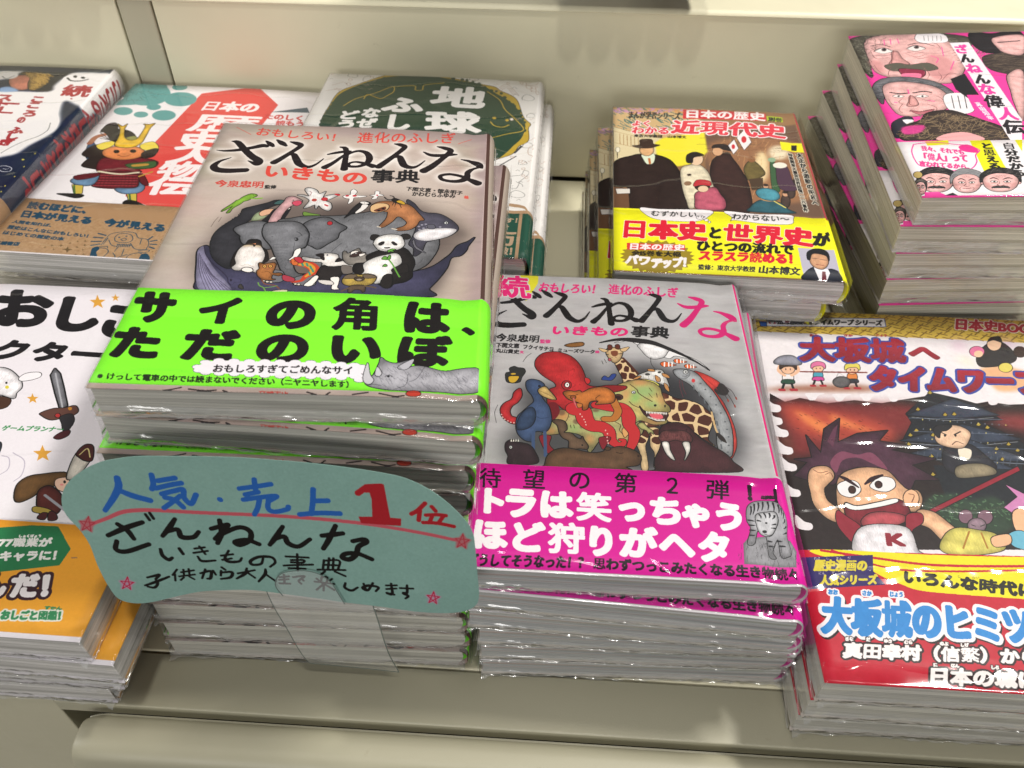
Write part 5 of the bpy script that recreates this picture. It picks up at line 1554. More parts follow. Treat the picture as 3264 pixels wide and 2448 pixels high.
["p","e8864c",[347,1531,474,1461,556,1412,487,1387,362,1454],0,"111",0,1,1.6,0.8],
["p","a03c30",[309,1429,540,1411,645,1365,441,1320],0,"111",0,1,2,0.8],
["p","5c3024",[53,1402,101,1362,96,1206,63,1193,50,1295],0,"111",0,1,2,0.9],
["p","8a3838",[1198,1563,1384,1598,1609,1567,1563,1456,1262,1479],0,"111",0,1,3,0.9],
["k","3a1a14",[128,1517,642,1505,602,1352,206,1305],60,0.25,1.2,3,-0.5,0.7],
["p","e6dfe2",[247,1680,347,1686,310,1664,287,1632,257,1628,248,1650]],
["p","e6dfe2",[395,1683,495,1690,457,1667,434,1636,404,1631,396,1654]],
["p","e6dfe2",[545,1693,644,1699,606,1677,582,1645,552,1641,544,1664]],
["p","e6dfe2",[692,1697,792,1703,753,1681,728,1649,698,1645,691,1667]],
["p","e6dfe2",[1228,1711,1337,1718,1293,1693,1263,1659,1229,1653,1223,1678]],
["p","e6dfe2",[10,1635,52,1589,87,1575,87,1539,57,1523,4,1543]],
["p","e6dfe2",[3,1537,44,1492,78,1479,79,1444,49,1429,-3,1447]],
["p","e6dfe2",[21,1449,61,1405,95,1392,95,1358,66,1344,15,1362]],
["p","e6dfe2",[24,1325,64,1284,97,1271,97,1238,68,1224,18,1241]],
["p","e6dfe2",[24,1211,63,1171,95,1159,96,1128,68,1114,18,1131]],
["p","e6dfe2",[14,1043,52,1005,83,994,84,964,57,951,8,967]],
["p","e6dfe2",[36,841,72,806,103,795,103,768,77,755,30,770]],
["p","1f2228",[930,1730,1064,1691,1164,1652,1246,1544,1122,1525,1246,1435,1301,1375,1227,1198,1003,1174,832,1222,681,1357,765,1491,752,1557,840,1642],0.3,"111",0,0],
["p","343c4c",[748,1545,1040,1690,1250,1578,990,1532],0.25,"111",1,0],
["l","d8d8d8",[776,1532,986,1521,1211,1557],[0.3],1,0.6],
["p","343c4c",[665,1356,1026,1497,1313,1408,978,1348],0.25,"111",1,0],
["l","d8d8d8",[692,1343,975,1338,1275,1388],[0.3],1,0.6],
["p","343c4c",[629,1250,1026,1389,1331,1254,979,1246],0.25,"111",1,0],
["l","d8d8d8",[656,1237,975,1236,1294,1236],[0.3],1,0.6],
["p","343c4c",[764,1119,1104,1250,1347,1109,1056,1113],0.25,"111",1,0],
["l","d8d8d8",[790,1108,1053,1103,1311,1091],[0.3],1,0.6],
["p","1c2026",[788,1200,1455,1193,1356,951,789,961],0,"111",0,0],
["p","a8903a",[915,1722,932,1744,941,1726,927,1715],0.1,"111",0,0],
["p","a8903a",[812,1588,829,1609,837,1592,824,1582],0.1,"111",0,0],
["p","a8903a",[996,1564,1013,1585,1021,1567,1007,1558],0.1,"111",0,0],
["p","a8903a",[946,1557,963,1578,971,1561,958,1551],0.1,"111",0,0],
["p","a8903a",[1140,1476,1157,1497,1165,1480,1151,1470],0.1,"111",0,0],
["p","a8903a",[1100,1495,1117,1516,1125,1499,1111,1489],0.1,"111",0,0],
["p","a8903a",[719,1395,734,1415,743,1399,730,1389],0.1,"111",0,0],
["p","a8903a",[759,1430,775,1450,784,1434,771,1424],0.1,"111",0,0],
["p","a8903a",[837,1403,853,1423,861,1406,848,1397],0.1,"111",0,0],
["p","a8903a",[785,1254,801,1273,809,1257,796,1248],0.1,"111",0,0],
["p","a8903a",[757,1133,772,1151,780,1136,768,1127],0.1,"111",0,0],
["p","a8903a",[1135,1327,1152,1347,1159,1331,1146,1322],0.1,"111",0,0],
["p","a8903a",[1209,1363,1226,1383,1233,1367,1220,1358],0.1,"111",0,0],
["p","a8903a",[1140,1256,1157,1275,1164,1260,1151,1251],0.1,"111",0,0],
["p","a8903a",[972,1225,988,1244,996,1229,983,1220],0.1,"111",0,0],
["p","a8903a",[1240,1324,1257,1343,1264,1327,1251,1318],0.1,"111",0,0],
["p","a8903a",[693,1330,708,1350,717,1334,704,1325],0.1,"111",0,0],
["e","c8b86a",[828,1517,3,0,-2,-6]],
["e","5c6474",[864,1516,3,0,-2,-6]],
["e","5c6474",[900,1515,3,0,-2,-6]],
["e","5c6474",[935,1514,3,0,-2,-6]],
["e","c8b86a",[971,1513,3,0,-2,-6]],
["e","5c6474",[1007,1512,3,0,-2,-6]],
["e","5c6474",[1043,1511,3,0,-2,-6]],
["e","5c6474",[1079,1510,3,0,-2,-6]],
["e","c8b86a",[1115,1509,3,0,-2,-6]],
["e","5c6474",[1150,1508,3,0,-2,-6]],
["e","5c6474",[1186,1507,3,0,-2,-6]],
["e","5c6474",[1222,1506,3,0,-2,-6]],
["e","c8b86a",[1257,1505,3,0,-2,-6]],
["e","5c6474",[812,1448,3,0,-2,-6]],
["e","c8b86a",[848,1447,3,0,-2,-6]],
["e","5c6474",[883,1446,3,0,-2,-6]],
["e","5c6474",[919,1445,3,0,-2,-6]],
["e","5c6474",[955,1444,3,0,-2,-6]],
["e","c8b86a",[990,1444,3,0,-2,-5]],
["e","5c6474",[1026,1443,3,0,-2,-5]],
["e","5c6474",[1061,1442,3,0,-2,-5]],
["e","5c6474",[1096,1441,3,0,-2,-5]],
["e","c8b86a",[1132,1440,3,0,-2,-5]],
["e","5c6474",[1167,1439,3,0,-2,-5]],
["e","5c6474",[1202,1438,3,0,-2,-5]],
["e","5c6474",[1238,1437,3,0,-2,-5]],
["e","5c6474",[766,1379,3,0,-2,-5]],
["e","5c6474",[801,1378,3,0,-2,-5]],
["e","c8b86a",[836,1377,3,0,-2,-5]],
["e","5c6474",[872,1376,3,0,-2,-5]],
["e","5c6474",[907,1375,3,0,-2,-5]],
["e","5c6474",[942,1374,3,0,-2,-5]],
["e","c8b86a",[977,1373,3,0,-2,-5]],
["e","5c6474",[1012,1373,3,0,-2,-5]],
["e","5c6474",[1047,1372,3,0,-2,-5]],
["e","5c6474",[1082,1371,3,0,-2,-5]],
["e","c8b86a",[1117,1370,3,0,-2,-5]],
["e","5c6474",[1152,1369,3,0,-2,-5]],
["e","5c6474",[1187,1368,3,0,-2,-5]],
["e","5c6474",[752,1313,3,0,-2,-5]],
["e","5c6474",[786,1312,3,0,-2,-5]],
["e","5c6474",[821,1311,3,0,-2,-5]],
["e","c8b86a",[856,1310,3,0,-2,-5]],
["e","5c6474",[891,1310,3,0,-2,-5]],
["e","5c6474",[926,1309,3,0,-2,-5]],
["e","5c6474",[960,1308,3,0,-2,-5]],
["e","c8b86a",[995,1307,3,0,-2,-5]],
["e","5c6474",[1030,1306,3,0,-2,-5]],
["e","5c6474",[1064,1305,3,0,-2,-5]],
["e","5c6474",[1099,1304,3,0,-2,-5]],
["e","c8b86a",[1134,1304,3,0,-2,-5]],
["e","5c6474",[1168,1303,3,0,-2,-5]],
["e","c8b86a",[707,1247,3,0,-1,-5]],
["e","5c6474",[741,1246,3,0,-1,-5]],
["e","5c6474",[776,1245,3,0,-2,-5]],
["e","5c6474",[810,1244,3,0,-2,-5]],
["e","c8b86a",[845,1243,3,0,-2,-5]],
["e","5c6474",[879,1243,3,0,-2,-5]],
["e","5c6474",[914,1242,3,0,-2,-5]],
["e","5c6474",[948,1241,3,0,-2,-5]],
["e","c8b86a",[982,1240,3,0,-2,-5]],
["e","5c6474",[1016,1239,3,0,-2,-5]],
["e","5c6474",[1051,1238,3,0,-2,-5]],
["e","5c6474",[1085,1238,3,0,-2,-5]],
["e","c8b86a",[1119,1237,3,0,-2,-5]],
["l","5c6678",[758,1524,1254,1545],[0.35]],
["l","5c6678",[755,1427,1271,1439],[0.35]],
["l","5c6678",[751,1334,1287,1337],[0.35]],
["l","5c6678",[748,1243,1302,1238],[0.35]],
["l","48505e",[738,1287,716,1235],[0.35]],
["l","48505e",[771,1287,749,1234],[0.35]],
["l","48505e",[805,1286,781,1233],[0.35]],
["l","48505e",[838,1285,814,1232],[0.35]],
["l","48505e",[871,1284,847,1231],[0.35]],
["l","48505e",[904,1283,880,1231],[0.35]],
["l","48505e",[937,1282,913,1230],[0.35]],
["l","48505e",[970,1281,945,1229],[0.35]],
["l","48505e",[1003,1280,978,1228],[0.35]],
["l","48505e",[1036,1279,1011,1227],[0.35]],
["l","48505e",[1069,1278,1043,1226],[0.35]],
["l","48505e",[1102,1277,1076,1225],[0.35]],
["l","48505e",[1134,1276,1109,1224],[0.35]],
["l","48505e",[1167,1275,1141,1223],[0.35]],
["l","48505e",[1200,1274,1174,1222],[0.35]],
["l","48505e",[1233,1273,1206,1221],[0.35]],
["p","2c4030",[656,925,729,1003,843,1020,897,986,1021,1013,1071,951,1081,863,977,787,800,775,674,819],0,"111",0,1,1,0.95],
["k","4c6a4c",[729,1003,1088,998,1032,842,680,837],90,0.6,1.2,3,0,3],
["p","8c2030",[680,908,1212,1217,1214,1192,684,886],0.2,"111",0,0],
["p","2a2a32",[887,1328,957,1353,1031,1348,1081,1269,1105,1210,1049,1177,971,1211,891,1147,843,1183,853,1264],0.3,"111",1.5],
["p","e8dcc8",[954,1322,1013,1315,985,1252,942,1260]],
["p","8c8068",[907,1197,1021,1224,1086,1199,1080,1159,975,1133,885,1127],0.25,"111",1.5],
["p","e8c0a0",[873,1433,901,1472,998,1484,1048,1444,1030,1390,979,1329,917,1325,863,1347,854,1389],0.3,"111",1.2],
["p","26262a",[868,1454,903,1480,967,1484,932,1447,897,1434,876,1390,863,1411],0.1],
["l","1a1a1c",[896,1432,918,1414],[0.7]],
["l","1a1a1c",[961,1417,1000,1441],[0.7]],
["e","222",[911,1408,6,0,-3,-9]],
["e","222",[966,1412,6,0,-3,-9]],
["l","3a2020",[928,1346,958,1369,988,1355],[0.4]],
["p","4a2c3c",[159,1179,94,1195,188,1211,187,1367,240,1245,291,1417,388,1500,341,1324,458,1395,622,1427,555,1349,696,1326,601,1289,816,1242,681,1193,788,1102,668,1094,614,1005,554,919,568,1049,404,1165,257,1039,192,1044,74,1085],0.35,"111",3,0],
["p","7c4258",[274,1187,343,1262,423,1247,503,1262,551,1155,485,1190,418,1226,337,1201,289,1118]],
["p","5f3448",[289,1331,339,1420,370,1455,311,1291],0,"111",0,0],
["p","e8b48c",[297,1090,402,1155,536,1154,588,1070,614,1033,664,1027,669,972,629,905,576,893,546,864,441,787,317,797,258,846,255,945],0.35,"111",3],
["p","ece8e8",[279,1040,338,1073,380,1061,382,1009,329,968,281,984],0.3],
["p","ece8e8",[440,1051,501,1103,558,1097,560,1049,507,1012,451,1023],0.3],
["e","3c2420",[343,1014,16,1,-5,-23],0.15],
["e","3c2420",[481,1055,16,1,-5,-21],0.15],
["l","2c1820",[296,1099,332,1077,377,1032],[1.2,2.4,1]],
["l","2c1820",[415,1054,460,1090,516,1118],[1.0,2.4,1.2]],
["p","7c2430",[291,929,345,914,453,944,546,968,586,930,575,866,489,808,389,801,305,805,278,856],0.35,"111",2],
["p","efecea",[295,929,345,914,453,944,539,971,541,950,446,916,340,891,292,902],0.15],
["p","b04c54",[342,825,392,872,467,886,549,873,553,838,458,797,358,791],0.2,"111",1.5],
["e","e8b48c",[617,978,37,2,-15,-53],0.3],
["l","6a3c2c",[614,1005,637,997,614,954],[0.4]],
["p","e8b48c",[143,1080,174,1141,238,1159,270,1137,271,1088,227,1037,206,1007,207,942,252,881,243,810,184,832,141,901,136,984],0.35,"111",2.2],
["l","6a3c2c",[179,1131,206,1113,246,1125],[0.35]],
["l","6a3c2c",[234,1105,259,1116,267,1088],[0.35]],
["p","e8b48c",[629,905,699,901,751,842,793,775,776,723,722,703,691,734,655,801,608,833],0.35,"111",2.2],
["p","8c2434",[244,881,280,847,335,780,306,660,238,757,225,826],0.3],
["p","8c2434",[570,875,638,888,630,834,565,778,563,676,494,672,541,794],0.3],
["p","e9e4e8",[333,789,543,802,563,676,575,644,277,625],0.3,"111",2],
["t","8c2434","K",[425,684,515,686,438,774],1.2],
["e","7a5a68",[846,883,32,2,-13,-40],0.25],
["e","7a5a68",[938,885,35,2,-14,-42],0.25],
["e","8c7480",[882,833,43,3,-14,-43],0.25,"111",1.2],
["l","222",[858,835,873,828],[0.4]],
["l","222",[898,829,919,839],[0.4]],
["p","d8cc68",[668,683,715,770,785,813,880,806,956,785,961,701,761,656],0.3,"111",2],
["l","a87830",[834,795,775,698],[0.8]],
["l","a87830",[888,790,887,705],[0.8]],
["p","c880b0",[1050,950,1139,1020,1108,1093,1176,1041,1235,1082,1210,942,1095,899],0.3,"111",0,0],
["p","e8b48c",[1083,925,1170,949,1175,851,1062,809],0.3],
["p","6ab0c8",[1013,789,1090,811,1121,711,1016,721],0.25],
["p","e8b48c",[929,767,1013,789,1001,737,925,716],0.25],
["p","c01830",[13,642,1246,676,1645,670,1382,-105,-1,-7,23,442],0,"111",0,0],
["r","c01830",0,0,200,50,"b8142c",1],
["p","e8dc1c",[73,646,698,653,1645,670,1544,462,635,450,424,490,295,561]],
["l","c01830",[118,645,350,619,614,597,1017,616,1439,657],[1.3]],
["l","c01830",[166,649,404,568,672,567,1008,594,1428,632],[1.0]],
["p","2c2060",[16,600,349,635,329,547,365,479,16,434],0,"111",0,0],
["t","d8c838","歴史漫画の",[60,530,301,544,79,594],0.6],
["t","d8c838","人気シリーズ",[72,457,329,477,87,512],0.55],
["t","d8d0d0","れき",[72,590,103,592,76,608],0.08],
["t","d8d0d0","し",[129,594,144,595,132,612],0.08],
["t","d8d0d0","まん",[173,597,203,598,177,615],0.08],
["t","d8d0d0","が",[227,602,242,603,231,620],0.08],
["t","d8d0d0","にん",[78,512,108,514,82,530],0.08],
["t","d8d0d0","き",[137,518,152,519,141,535],0.08],
["t","1c1a10","いろんな時代にタイムワープ！",[441,493,1580,406,467,565],0.9],
["t","333","じ",[696,534,712,535,701,550],0.08],
["t","333","だい",[760,533,793,535,765,549],0.08],
["t","1c1416","大坂城のヒミツ",[36,210,920,209,80,393],1.3,[["1c1416",1.3]]],
["t","2b84cc","大坂城のヒミツ",[32,220,917,218,76,404],1.0,[["efe8ea",1.5]]],
["t","2b84cc","おお",[100,413,143,413,106,441],0.2,[["f0e8ea",0.6]]],
["t","2b84cc","さか",[247,417,290,416,254,444],0.2,[["f0e8ea",0.6]]],
["t","2b84cc","じょう",[366,418,427,419,374,446],0.2,[["f0e8ea",0.6]]],
["t","efe8e6","真田幸村（信繁）から",[95,113,901,131,117,185],0.6,[["241416",0.8]]],
["t","efe8e6","日本の城に大接近！",[413,16,1217,31,440,95],0.6,[["241416",0.8]]],
["t","efe8e6","さな",[124,192,159,193,128,212],0.15,[["241416",0.35]]],
["t","efe8e6","だ",[212,195,229,195,217,215],0.15,[["241416",0.35]]],
["t","efe8e6","ゆき",[285,193,320,193,290,212],0.15,[["241416",0.35]]],
["t","efe8e6","むら",[368,192,403,193,374,212],0.15,[["241416",0.35]]],
["t","efe8e6","のぶ",[516,195,551,195,522,214],0.15,[["241416",0.35]]],
["t","efe8e6","しげ",[600,194,635,195,606,214],0.15,[["241416",0.35]]],
["t","efe8e6","に",[460,97,477,97,466,116],0.15,[["241416",0.35]]],
["t","efe8e6","ほん",[531,98,565,98,537,116],0.15,[["241416",0.35]]],
["t","efe8e6","しろ",[692,100,727,101,699,119],0.15,[["241416",0.35]]],
["r","c01830",173.2,0,200,242],
["n",0,0,200,242,0.008,2,1,3,0.2],
["r","b8b0a8",189.8,0,200,242]],
'D':[
["r","8f6a48",0,0,170,195],
["p","c8a878",[-1,1919,579,1992,652,1608,545,1485,449,1516,5,1152],0,"111",0,0,1],
["p","6a5040",[642,1608,1304,1774,1353,629,575,632],0,"111",0,0,0.6],
["p","94694a",[680,1476,1284,1519,1273,872,849,746,677,993],0,"111",0,1,1.5],
["k","3c6c68",[2,1909,493,1944,454,1614,1,1562],110,0.8,5,3,-0.8,0.8],
["k","c890b8",[2,1920,578,1982,552,1906,2,1825],60,0.9,3,5,0,2],
["k","d8985c",[225,1946,837,2000,778,1922,161,1836],40,0.9,3,6,0,2],
["k","e8b8b8",[579,1997,990,1989,984,1936,576,1950],50,1.2,2,6,0,2],
["p","d8c8a0",[2,1641,253,1522,409,1494,283,1280,72,1228,7,1152],0.2,"111",0,0],
["l","a07850",[46,1550,47,1411],[0.5]],
["l","a07850",[72,1540,72,1406],[0.5]],
["l","a07850",[97,1530,98,1400],[0.5]],
["l","a07850",[123,1520,123,1394],[0.5]],
["l","a07850",[148,1510,148,1388],[0.5]],
["l","a07850",[174,1501,173,1383],[0.5]],
["l","a07850",[199,1491,198,1377],[0.5]],
["l","a07850",[224,1481,223,1371],[0.5]],
["l","a07850",[249,1471,248,1366],[0.5]],
["l","a07850",[6,1582,213,1499],[0.4]],
["l","a07850",[6,1427,190,1362],[0.4]],
["l","7a5a40",[658,1436,655,958],[0.5],1,0.5],
["l","7a5a40",[745,1439,747,965],[0.5],1,0.5],
["l","7a5a40",[832,1441,838,971],[0.5],1,0.5],
["l","7a5a40",[918,1444,930,978],[0.5],1,0.5],
["l","7a5a40",[1005,1446,1021,985],[0.5],1,0.5],
["l","7a5a40",[1092,1449,1112,991],[0.5],1,0.5],
["l","7a5a40",[1178,1451,1204,998],[0.5],1,0.5],
["p","e8dc38",[341,1509,637,1611,640,1342,544,1191,429,1147,293,1281,290,1448],0,"111",0,0,0.5],
["e","e8d0a0",[983,1187,47,3,-24,-195],0,"111",0,1.5],
["e","e8d8b8",[1120,1377,67,5,-13,-93],0,"111",0,1.5],
["k","c89868",[679,1457,1281,1500,1273,872,662,827],120,0.25,7,31,1.3,0.5],
["k","5c4030",[691,1611,1311,1695,1296,1353,669,1344],80,0.3,8,32,0.2,0.4],
["e","4a3a34",[799,857,27,2,-8,-72],0.15,"111",0.8],
["e","c89878",[807,936,18,1,-3,-30],0.1],
["e","2c2220",[809,953,18,1,-2,-17]],
["e","4a3a34",[971,877,24,2,-8,-65],0.15,"111",0.8],
["e","c89878",[980,949,16,1,-3,-27],0.1],
["e","2c2220",[982,964,16,1,-2,-15]],
["e","4a3a34",[1084,790,29,2,-11,-77],0.15,"111",0.8],
["e","c89878",[1096,875,20,1,-5,-32],0.1],
["e","2c2220",[1098,893,20,1,-3,-18]],
["e","4a3a34",[1191,1033,22,2,-9,-60],0.15,"111",0.8],
["e","c89878",[1201,1099,15,1,-4,-25],0.1],
["e","2c2220",[1203,1113,15,1,-2,-14]],
["e","4a3a34",[1134,889,24,2,-10,-65],0.15,"111",0.8],
["e","c89878",[1144,961,16,1,-4,-27],0.1],
["e","2c2220",[1146,976,16,1,-2,-15]],
["p","2a1e1c",[7,1170,130,1269,188,1291,284,1289,377,1232,427,1112,456,977,455,812,472,655,101,628,96,868,6,878],0.3,"111",2],
["p","6a4a34",[6,878,96,859,101,628,6,621],0,"111",0,0],
["p","d8d0c8",[15,853,105,860,106,809,24,797],0.2,"111",0,0],
["p","d8e0c8",[196,1288,276,1298,269,1189,228,1168,205,1220],0.15],
["p","b86c38",[233,1240,250,1245,253,1173,238,1165],0,"111",0,0],
["e","d8a878",[228,1349,48,3,-2,-78],0.2,"111",0.8],
["p","3c2c24",[131,1398,181,1412,188,1478,252,1493,271,1475,277,1428,320,1416,248,1373,171,1371],0.2],
["p","dcd0b4",[446,1113,505,1170,571,1175,621,1091,637,957,644,826,490,657,460,749,443,909],0.25,"111",1.5],
["e","e0c0a0",[557,1245,44,3,-6,-79],0.15],
["p","221a18",[490,1205,499,1295,554,1336,609,1303,588,1284,539,1262,526,1198],0.1],
["e","3a2a24",[497,1048,15,1,-1,-14]],
["e","8a6a50",[481,945,24,2,-2,-27]],
["p","3a2420",[659,1217,703,1292,774,1343,796,1281,838,1142,871,941,847,652,691,656,701,766,653,925,636,1058],0.28,"111",2],
["e","d0a078",[708,1356,35,2,-5,-59],0.15],
["p","2c2220",[674,1396,696,1439,774,1445,805,1369,749,1378,722,1400],0.15],
["p","b8586c",[524,833,576,878,651,908,680,829,704,751,678,658,524,652,514,753],0.28,"111",1.8],
["e","e0c0a0",[573,894,36,3,-3,-43],0.12],
["e","2a1a18",[571,919,51,4,-4,-57]],
["e","e0c0a0",[575,886,33,2,-3,-36]],
["p","b83038",[516,915,539,983,585,993,627,973,625,926,572,932],0.2],
["p","6a5c34",[862,1144,905,1244,943,1246,988,1153,988,1084,906,1010,871,1024],0.2,"111",1],
["p","4a3828",[881,1025,975,1049,958,914,884,892],0,"111",0,0],
["e","8a5c3c",[927,1268,25,2,-4,-36]],
["p","3c5c3c",[1044,1227,1074,1247,1062,1021,1064,905,1019,902],0.15],
["p","4c3444",[1091,1230,1151,1199,1163,1029,1175,930,1084,915,1062,1021],0.15],
["e","e8e0d0",[1107,1214,47,3,-5,-36]],
["e","8aa888",[1062,1278,27,2,-4,-29]],
["p","2f5c68",[853,699,905,773,970,794,1045,768,1088,701,1117,657,847,652],0.25,"111",1.4],
["p","c8985c",[909,845,942,784,1012,781,1026,822,946,816]],
["p","4c90a0",[907,861,931,912,995,925,1045,896,1051,824,1004,785,935,803],0.22,"111",1.2],
["l","d8c868",[1012,781,1073,715],[1.0]],
["p","ece4e4",[857,1546,924,1667,950,1495,890,1386],0.15,"111",0,0],
["e","c83038",[903,1526,18,1,-5,-46]],
["p","ece4e4",[788,1436,835,1519,852,1402,812,1327],0.15,"111",0,0],
["e","c83038",[820,1423,12,1,-3,-32]],
["l","222",[27,1298,28,1225],[0.5]],
["e","e8e0c8",[31,1335,14,1,0,-33],0.15],
["t","201c20","まんが学習シリーズ",[104,1770,478,1772,112,1879],0.22],
["p","c82c38",[509,1924,1100,1907,1092,1799,498,1786],0,"111",0,0],
["t","f0e8e8","日本の歴史",[507,1799,1088,1799,518,1924],0.45],
["p","a8c020",[1102,1872,1213,1869,1210,1800,1100,1800],0,"111",0,0],
["t","222","別巻",[1103,1800,1203,1799,1114,1862],0.3],
["t","d83848","よく",[127,1666,270,1668,137,1748],0.4,[["f4e8e8",0.6]]],
["t","d83848","わかる",[125,1555,394,1561,135,1661],0.4,[["f4e8e8",0.6]]],
["t","d83848","近現代史",[398,1571,1199,1566,425,1768],0.9,[["f4e8e8",0.9]]],
["t","222","東京大学教授　山本博文",[144,1514,507,1511,147,1553],0.1],
["p","e8e020",[1150,1524,1312,1511,1307,1390,1146,1415],0,"111",0,0],
["t","222","1",[1201,1410,1258,1409,1215,1504],0.5],
["t","181818","大正から激動の昭和へ",[1250,759,1293,755,1236,1389],0.35,[["d8d0c0",0.4]],1],
["t","181818","特集関東大震災世界恐慌二二六事件",[1181,685,1211,682,1182,1381],0.1,[["d8d0c0",0.4]],1],
["r","ece81c",0,0.8,170,62,"f0ec28",1],
["p","ece81c",[-10,637,300,640,700,632,1100,616,1322,600,1500,590,1500,500,-10,500],0,"111",0,0],
["p","efe8ea",[168,649,295,642,598,646,579,572,498,521,308,521,214,560],0.2],
["p","efe8ea",[690,644,879,627,1088,636,1099,587,1073,536,910,527,741,550,714,534,727,579],0.2],
["e","efe8ea",[531,565,21,2,-2,-21],0.15],
["e","efe8ea",[568,538,12,1,-1,-12],0.15],
["e","efe8ea",[585,517,7,1,-1,-9],0.15],
["t","222","むずかしい…",[227,561,568,559,235,626],0.2],
["t","222","わからない〜",[720,552,1071,551,733,625],0.2],
["t","d81c34","日本史",[33,318,555,322,47,517],1.1,[["f0e8e0",0.25]]],
["t","1c1a14","と",[557,347,645,345,576,474],0.8],
["t","d81c34","世界史",[643,321,1177,315,673,511],1.1,[["f0e8e0",0.25]]],
["t","1c1a14","が",[1173,326,1282,327,1202,470],0.8],
["t","1c1a14","ひとつの流れで",[481,221,1052,223,494,328],0.6],
["t","d81c34","スラスラ読める！",[487,131,1075,135,501,231],0.65],
["l","c8a828",[487,130,1071,135],[0.2]],
["t","1c1a14","監修：東京大学教授",[481,42,806,43,488,95],0.18],
["t","1c1a14","山本博文",[818,34,1055,33,834,110],0.35],
["p","9a8424",[448,151,469,134,440,117,454,95,421,86,428,60,394,58,392,31,358,35,348,9,316,19,299,-5,272,11,248,-12,227,10,198,-9,182,17,150,3,142,31,107,23,108,52,73,51,82,79,49,85,66,110,37,122,60,144,37,161,67,178,50,200,84,210,76,237,111,240,111,268,147,263,157,292,190,280,207,307,236,290,261,314,283,290,314,311,329,282,363,298,370,267,406,276,405,245,440,246,429,216,462,210,444,185,472,173],0,"111",0,0],
["p","d83c34",[79,272,422,277,419,221,78,205],0,"111",0,0],
["t","efe8e8","日本の歴史",[86,206,417,214,92,273],0.35],
["t","1c1a14","全15巻を大幅",[102,149,392,155,107,202],0.3],
["t","efe8e8","パワー",[64,66,279,56,77,161],0.5],
["t","efe8e8","アップ！",[214,35,450,62,225,138],0.5],
["p","b8b4c4",[1084,298,1308,294,1286,2,1075,-1],0,"111",0,0],
["p","1e2230",[1073,-1,1092,64,1149,121,1201,99,1244,115,1285,79,1286,2],0.1,"111",1],
["p","ece8ee",[1146,127,1178,103,1227,114,1232,75,1199,-4,1159,-7],0,"111",0,0],
["p","6c2430",[1189,85,1208,86,1200,2,1171,-4],0,"111",0,0],
["p","d09c78",[1137,200,1172,263,1230,268,1246,221,1233,154,1194,105,1156,115,1137,146],0.1,"111",1.0],
["p","17161c",[1123,199,1135,261,1186,299,1235,296,1255,249,1245,188,1241,235,1203,252,1157,245,1134,186],0.05],
["l","4a3a38",[1150,203,1187,204],[0.3]],
["l","4a3a38",[1194,201,1234,196],[0.3]],
["l","8c4038",[1165,146,1209,144],[0.5]],
["r","ece81c",132.2,0,170,60],
["r","a03040",132.2,60,134,195],
["r","b8b0a8",148.5,0,200,242]],
'E':[
["r","ee3f9c",0,0,170,195],
["p","4c483c",[2,1875,166,1947,284,1989,764,1881,745,1697,665,1500,539,1290,515,1362,515,1608,172,1864,64,1533,33,1339,-2,1438,-17,1639],0.3,"111",2],
["k","8c8878",[2,1875,279,1967,97,1632,33,1339,-10,1562],160,0.25,5,3,-0.8,1.4],
["k","8c8878",[661,1887,782,1747,856,1614,651,1451,627,1602],120,0.25,5,3,0.6,1.4],
["p","e8b4b0",[99,1856,272,1940,486,1940,623,1836,663,1650,633,1428,532,1267,437,1237,279,1303,143,1334,71,1410,64,1583],0.35,"111",3],
["l","2a2020",[117,1774,192,1796,241,1754],[0.8]],
["l","2a2020",[362,1772,450,1799,530,1749],[0.8]],
["p","efe4e0",[128,1698,172,1737,217,1731,243,1691,176,1661],0.25],
["e","5a4a48",[192,1715,17,-1,-5,-23]],
["e","111",[194,1717,8,0,-3,-13]],
["l","2a2020",[123,1698,194,1743,245,1691],[0.3,0.8,0.3]],
["l","8a5a58",[121,1646,167,1623,223,1646],[0.3]],
["l","8a5a58",[154,1764,202,1777,247,1758],[0.3]],
["p","efe4e0",[346,1721,390,1760,435,1755,460,1714,392,1684],0.25],
["e","5a4a48",[410,1738,17,-1,-6,-23]],
["e","111",[412,1740,8,0,-3,-13]],
["l","2a2020",[341,1721,413,1767,462,1714],[0.3,0.8,0.3]],
["l","8a5a58",[338,1670,383,1646,439,1669],[0.3]],
["l","8a5a58",[374,1788,422,1801,466,1782],[0.3]],
["p","d89c98",[234,1676,272,1686,281,1584,308,1507,253,1468,198,1471,180,1514,211,1575],0.15,"111",1],
["e","4a2426",[210,1500,11,-1,-3,-12]],
["e","4a2426",[277,1496,11,-1,-3,-12]],
["p","d08c8c",[448,1612,538,1607,588,1504,530,1338,428,1284,391,1393],0,"111",0,1,1.2,0.7],
["p","d08c8c",[58,1558,126,1555,127,1407,74,1422],0,"111",0,1,1.0,0.7],
["l","8a5a58",[191,1842,348,1859,507,1838],[0.25]],
["l","8a5a58",[207,1860,353,1880,495,1855],[0.25]],
["l","8a5a58",[222,1878,358,1901,483,1872],[0.25]],
["l","8a5a58",[238,1896,364,1923,471,1889],[0.25]],
["k","3c382e",[146,1491,233,1524,304,1490,422,1513,469,1437,394,1405,314,1440,218,1414],70,0.16,2.6,8,1.3,0.7],
["l","6a3a3a",[446,1271,515,1362,558,1360],[0.3]],
["k","2c2822",[2,1875,281,1978,97,1632,33,1339,-21,1563],120,0.2,5,13,1.2,1.4],
["k","2c2822",[661,1887,767,1774,811,1616,651,1451,627,1602],90,0.2,5,14,0.9,1.4],
["l","7a3a3a",[252,1701,199,1526,220,1470,320,1465],[0.4]],
["p","5c584c",[146,1491,233,1524,305,1495,422,1513,469,1437,394,1405,312,1433,218,1414,165,1429],0.25],
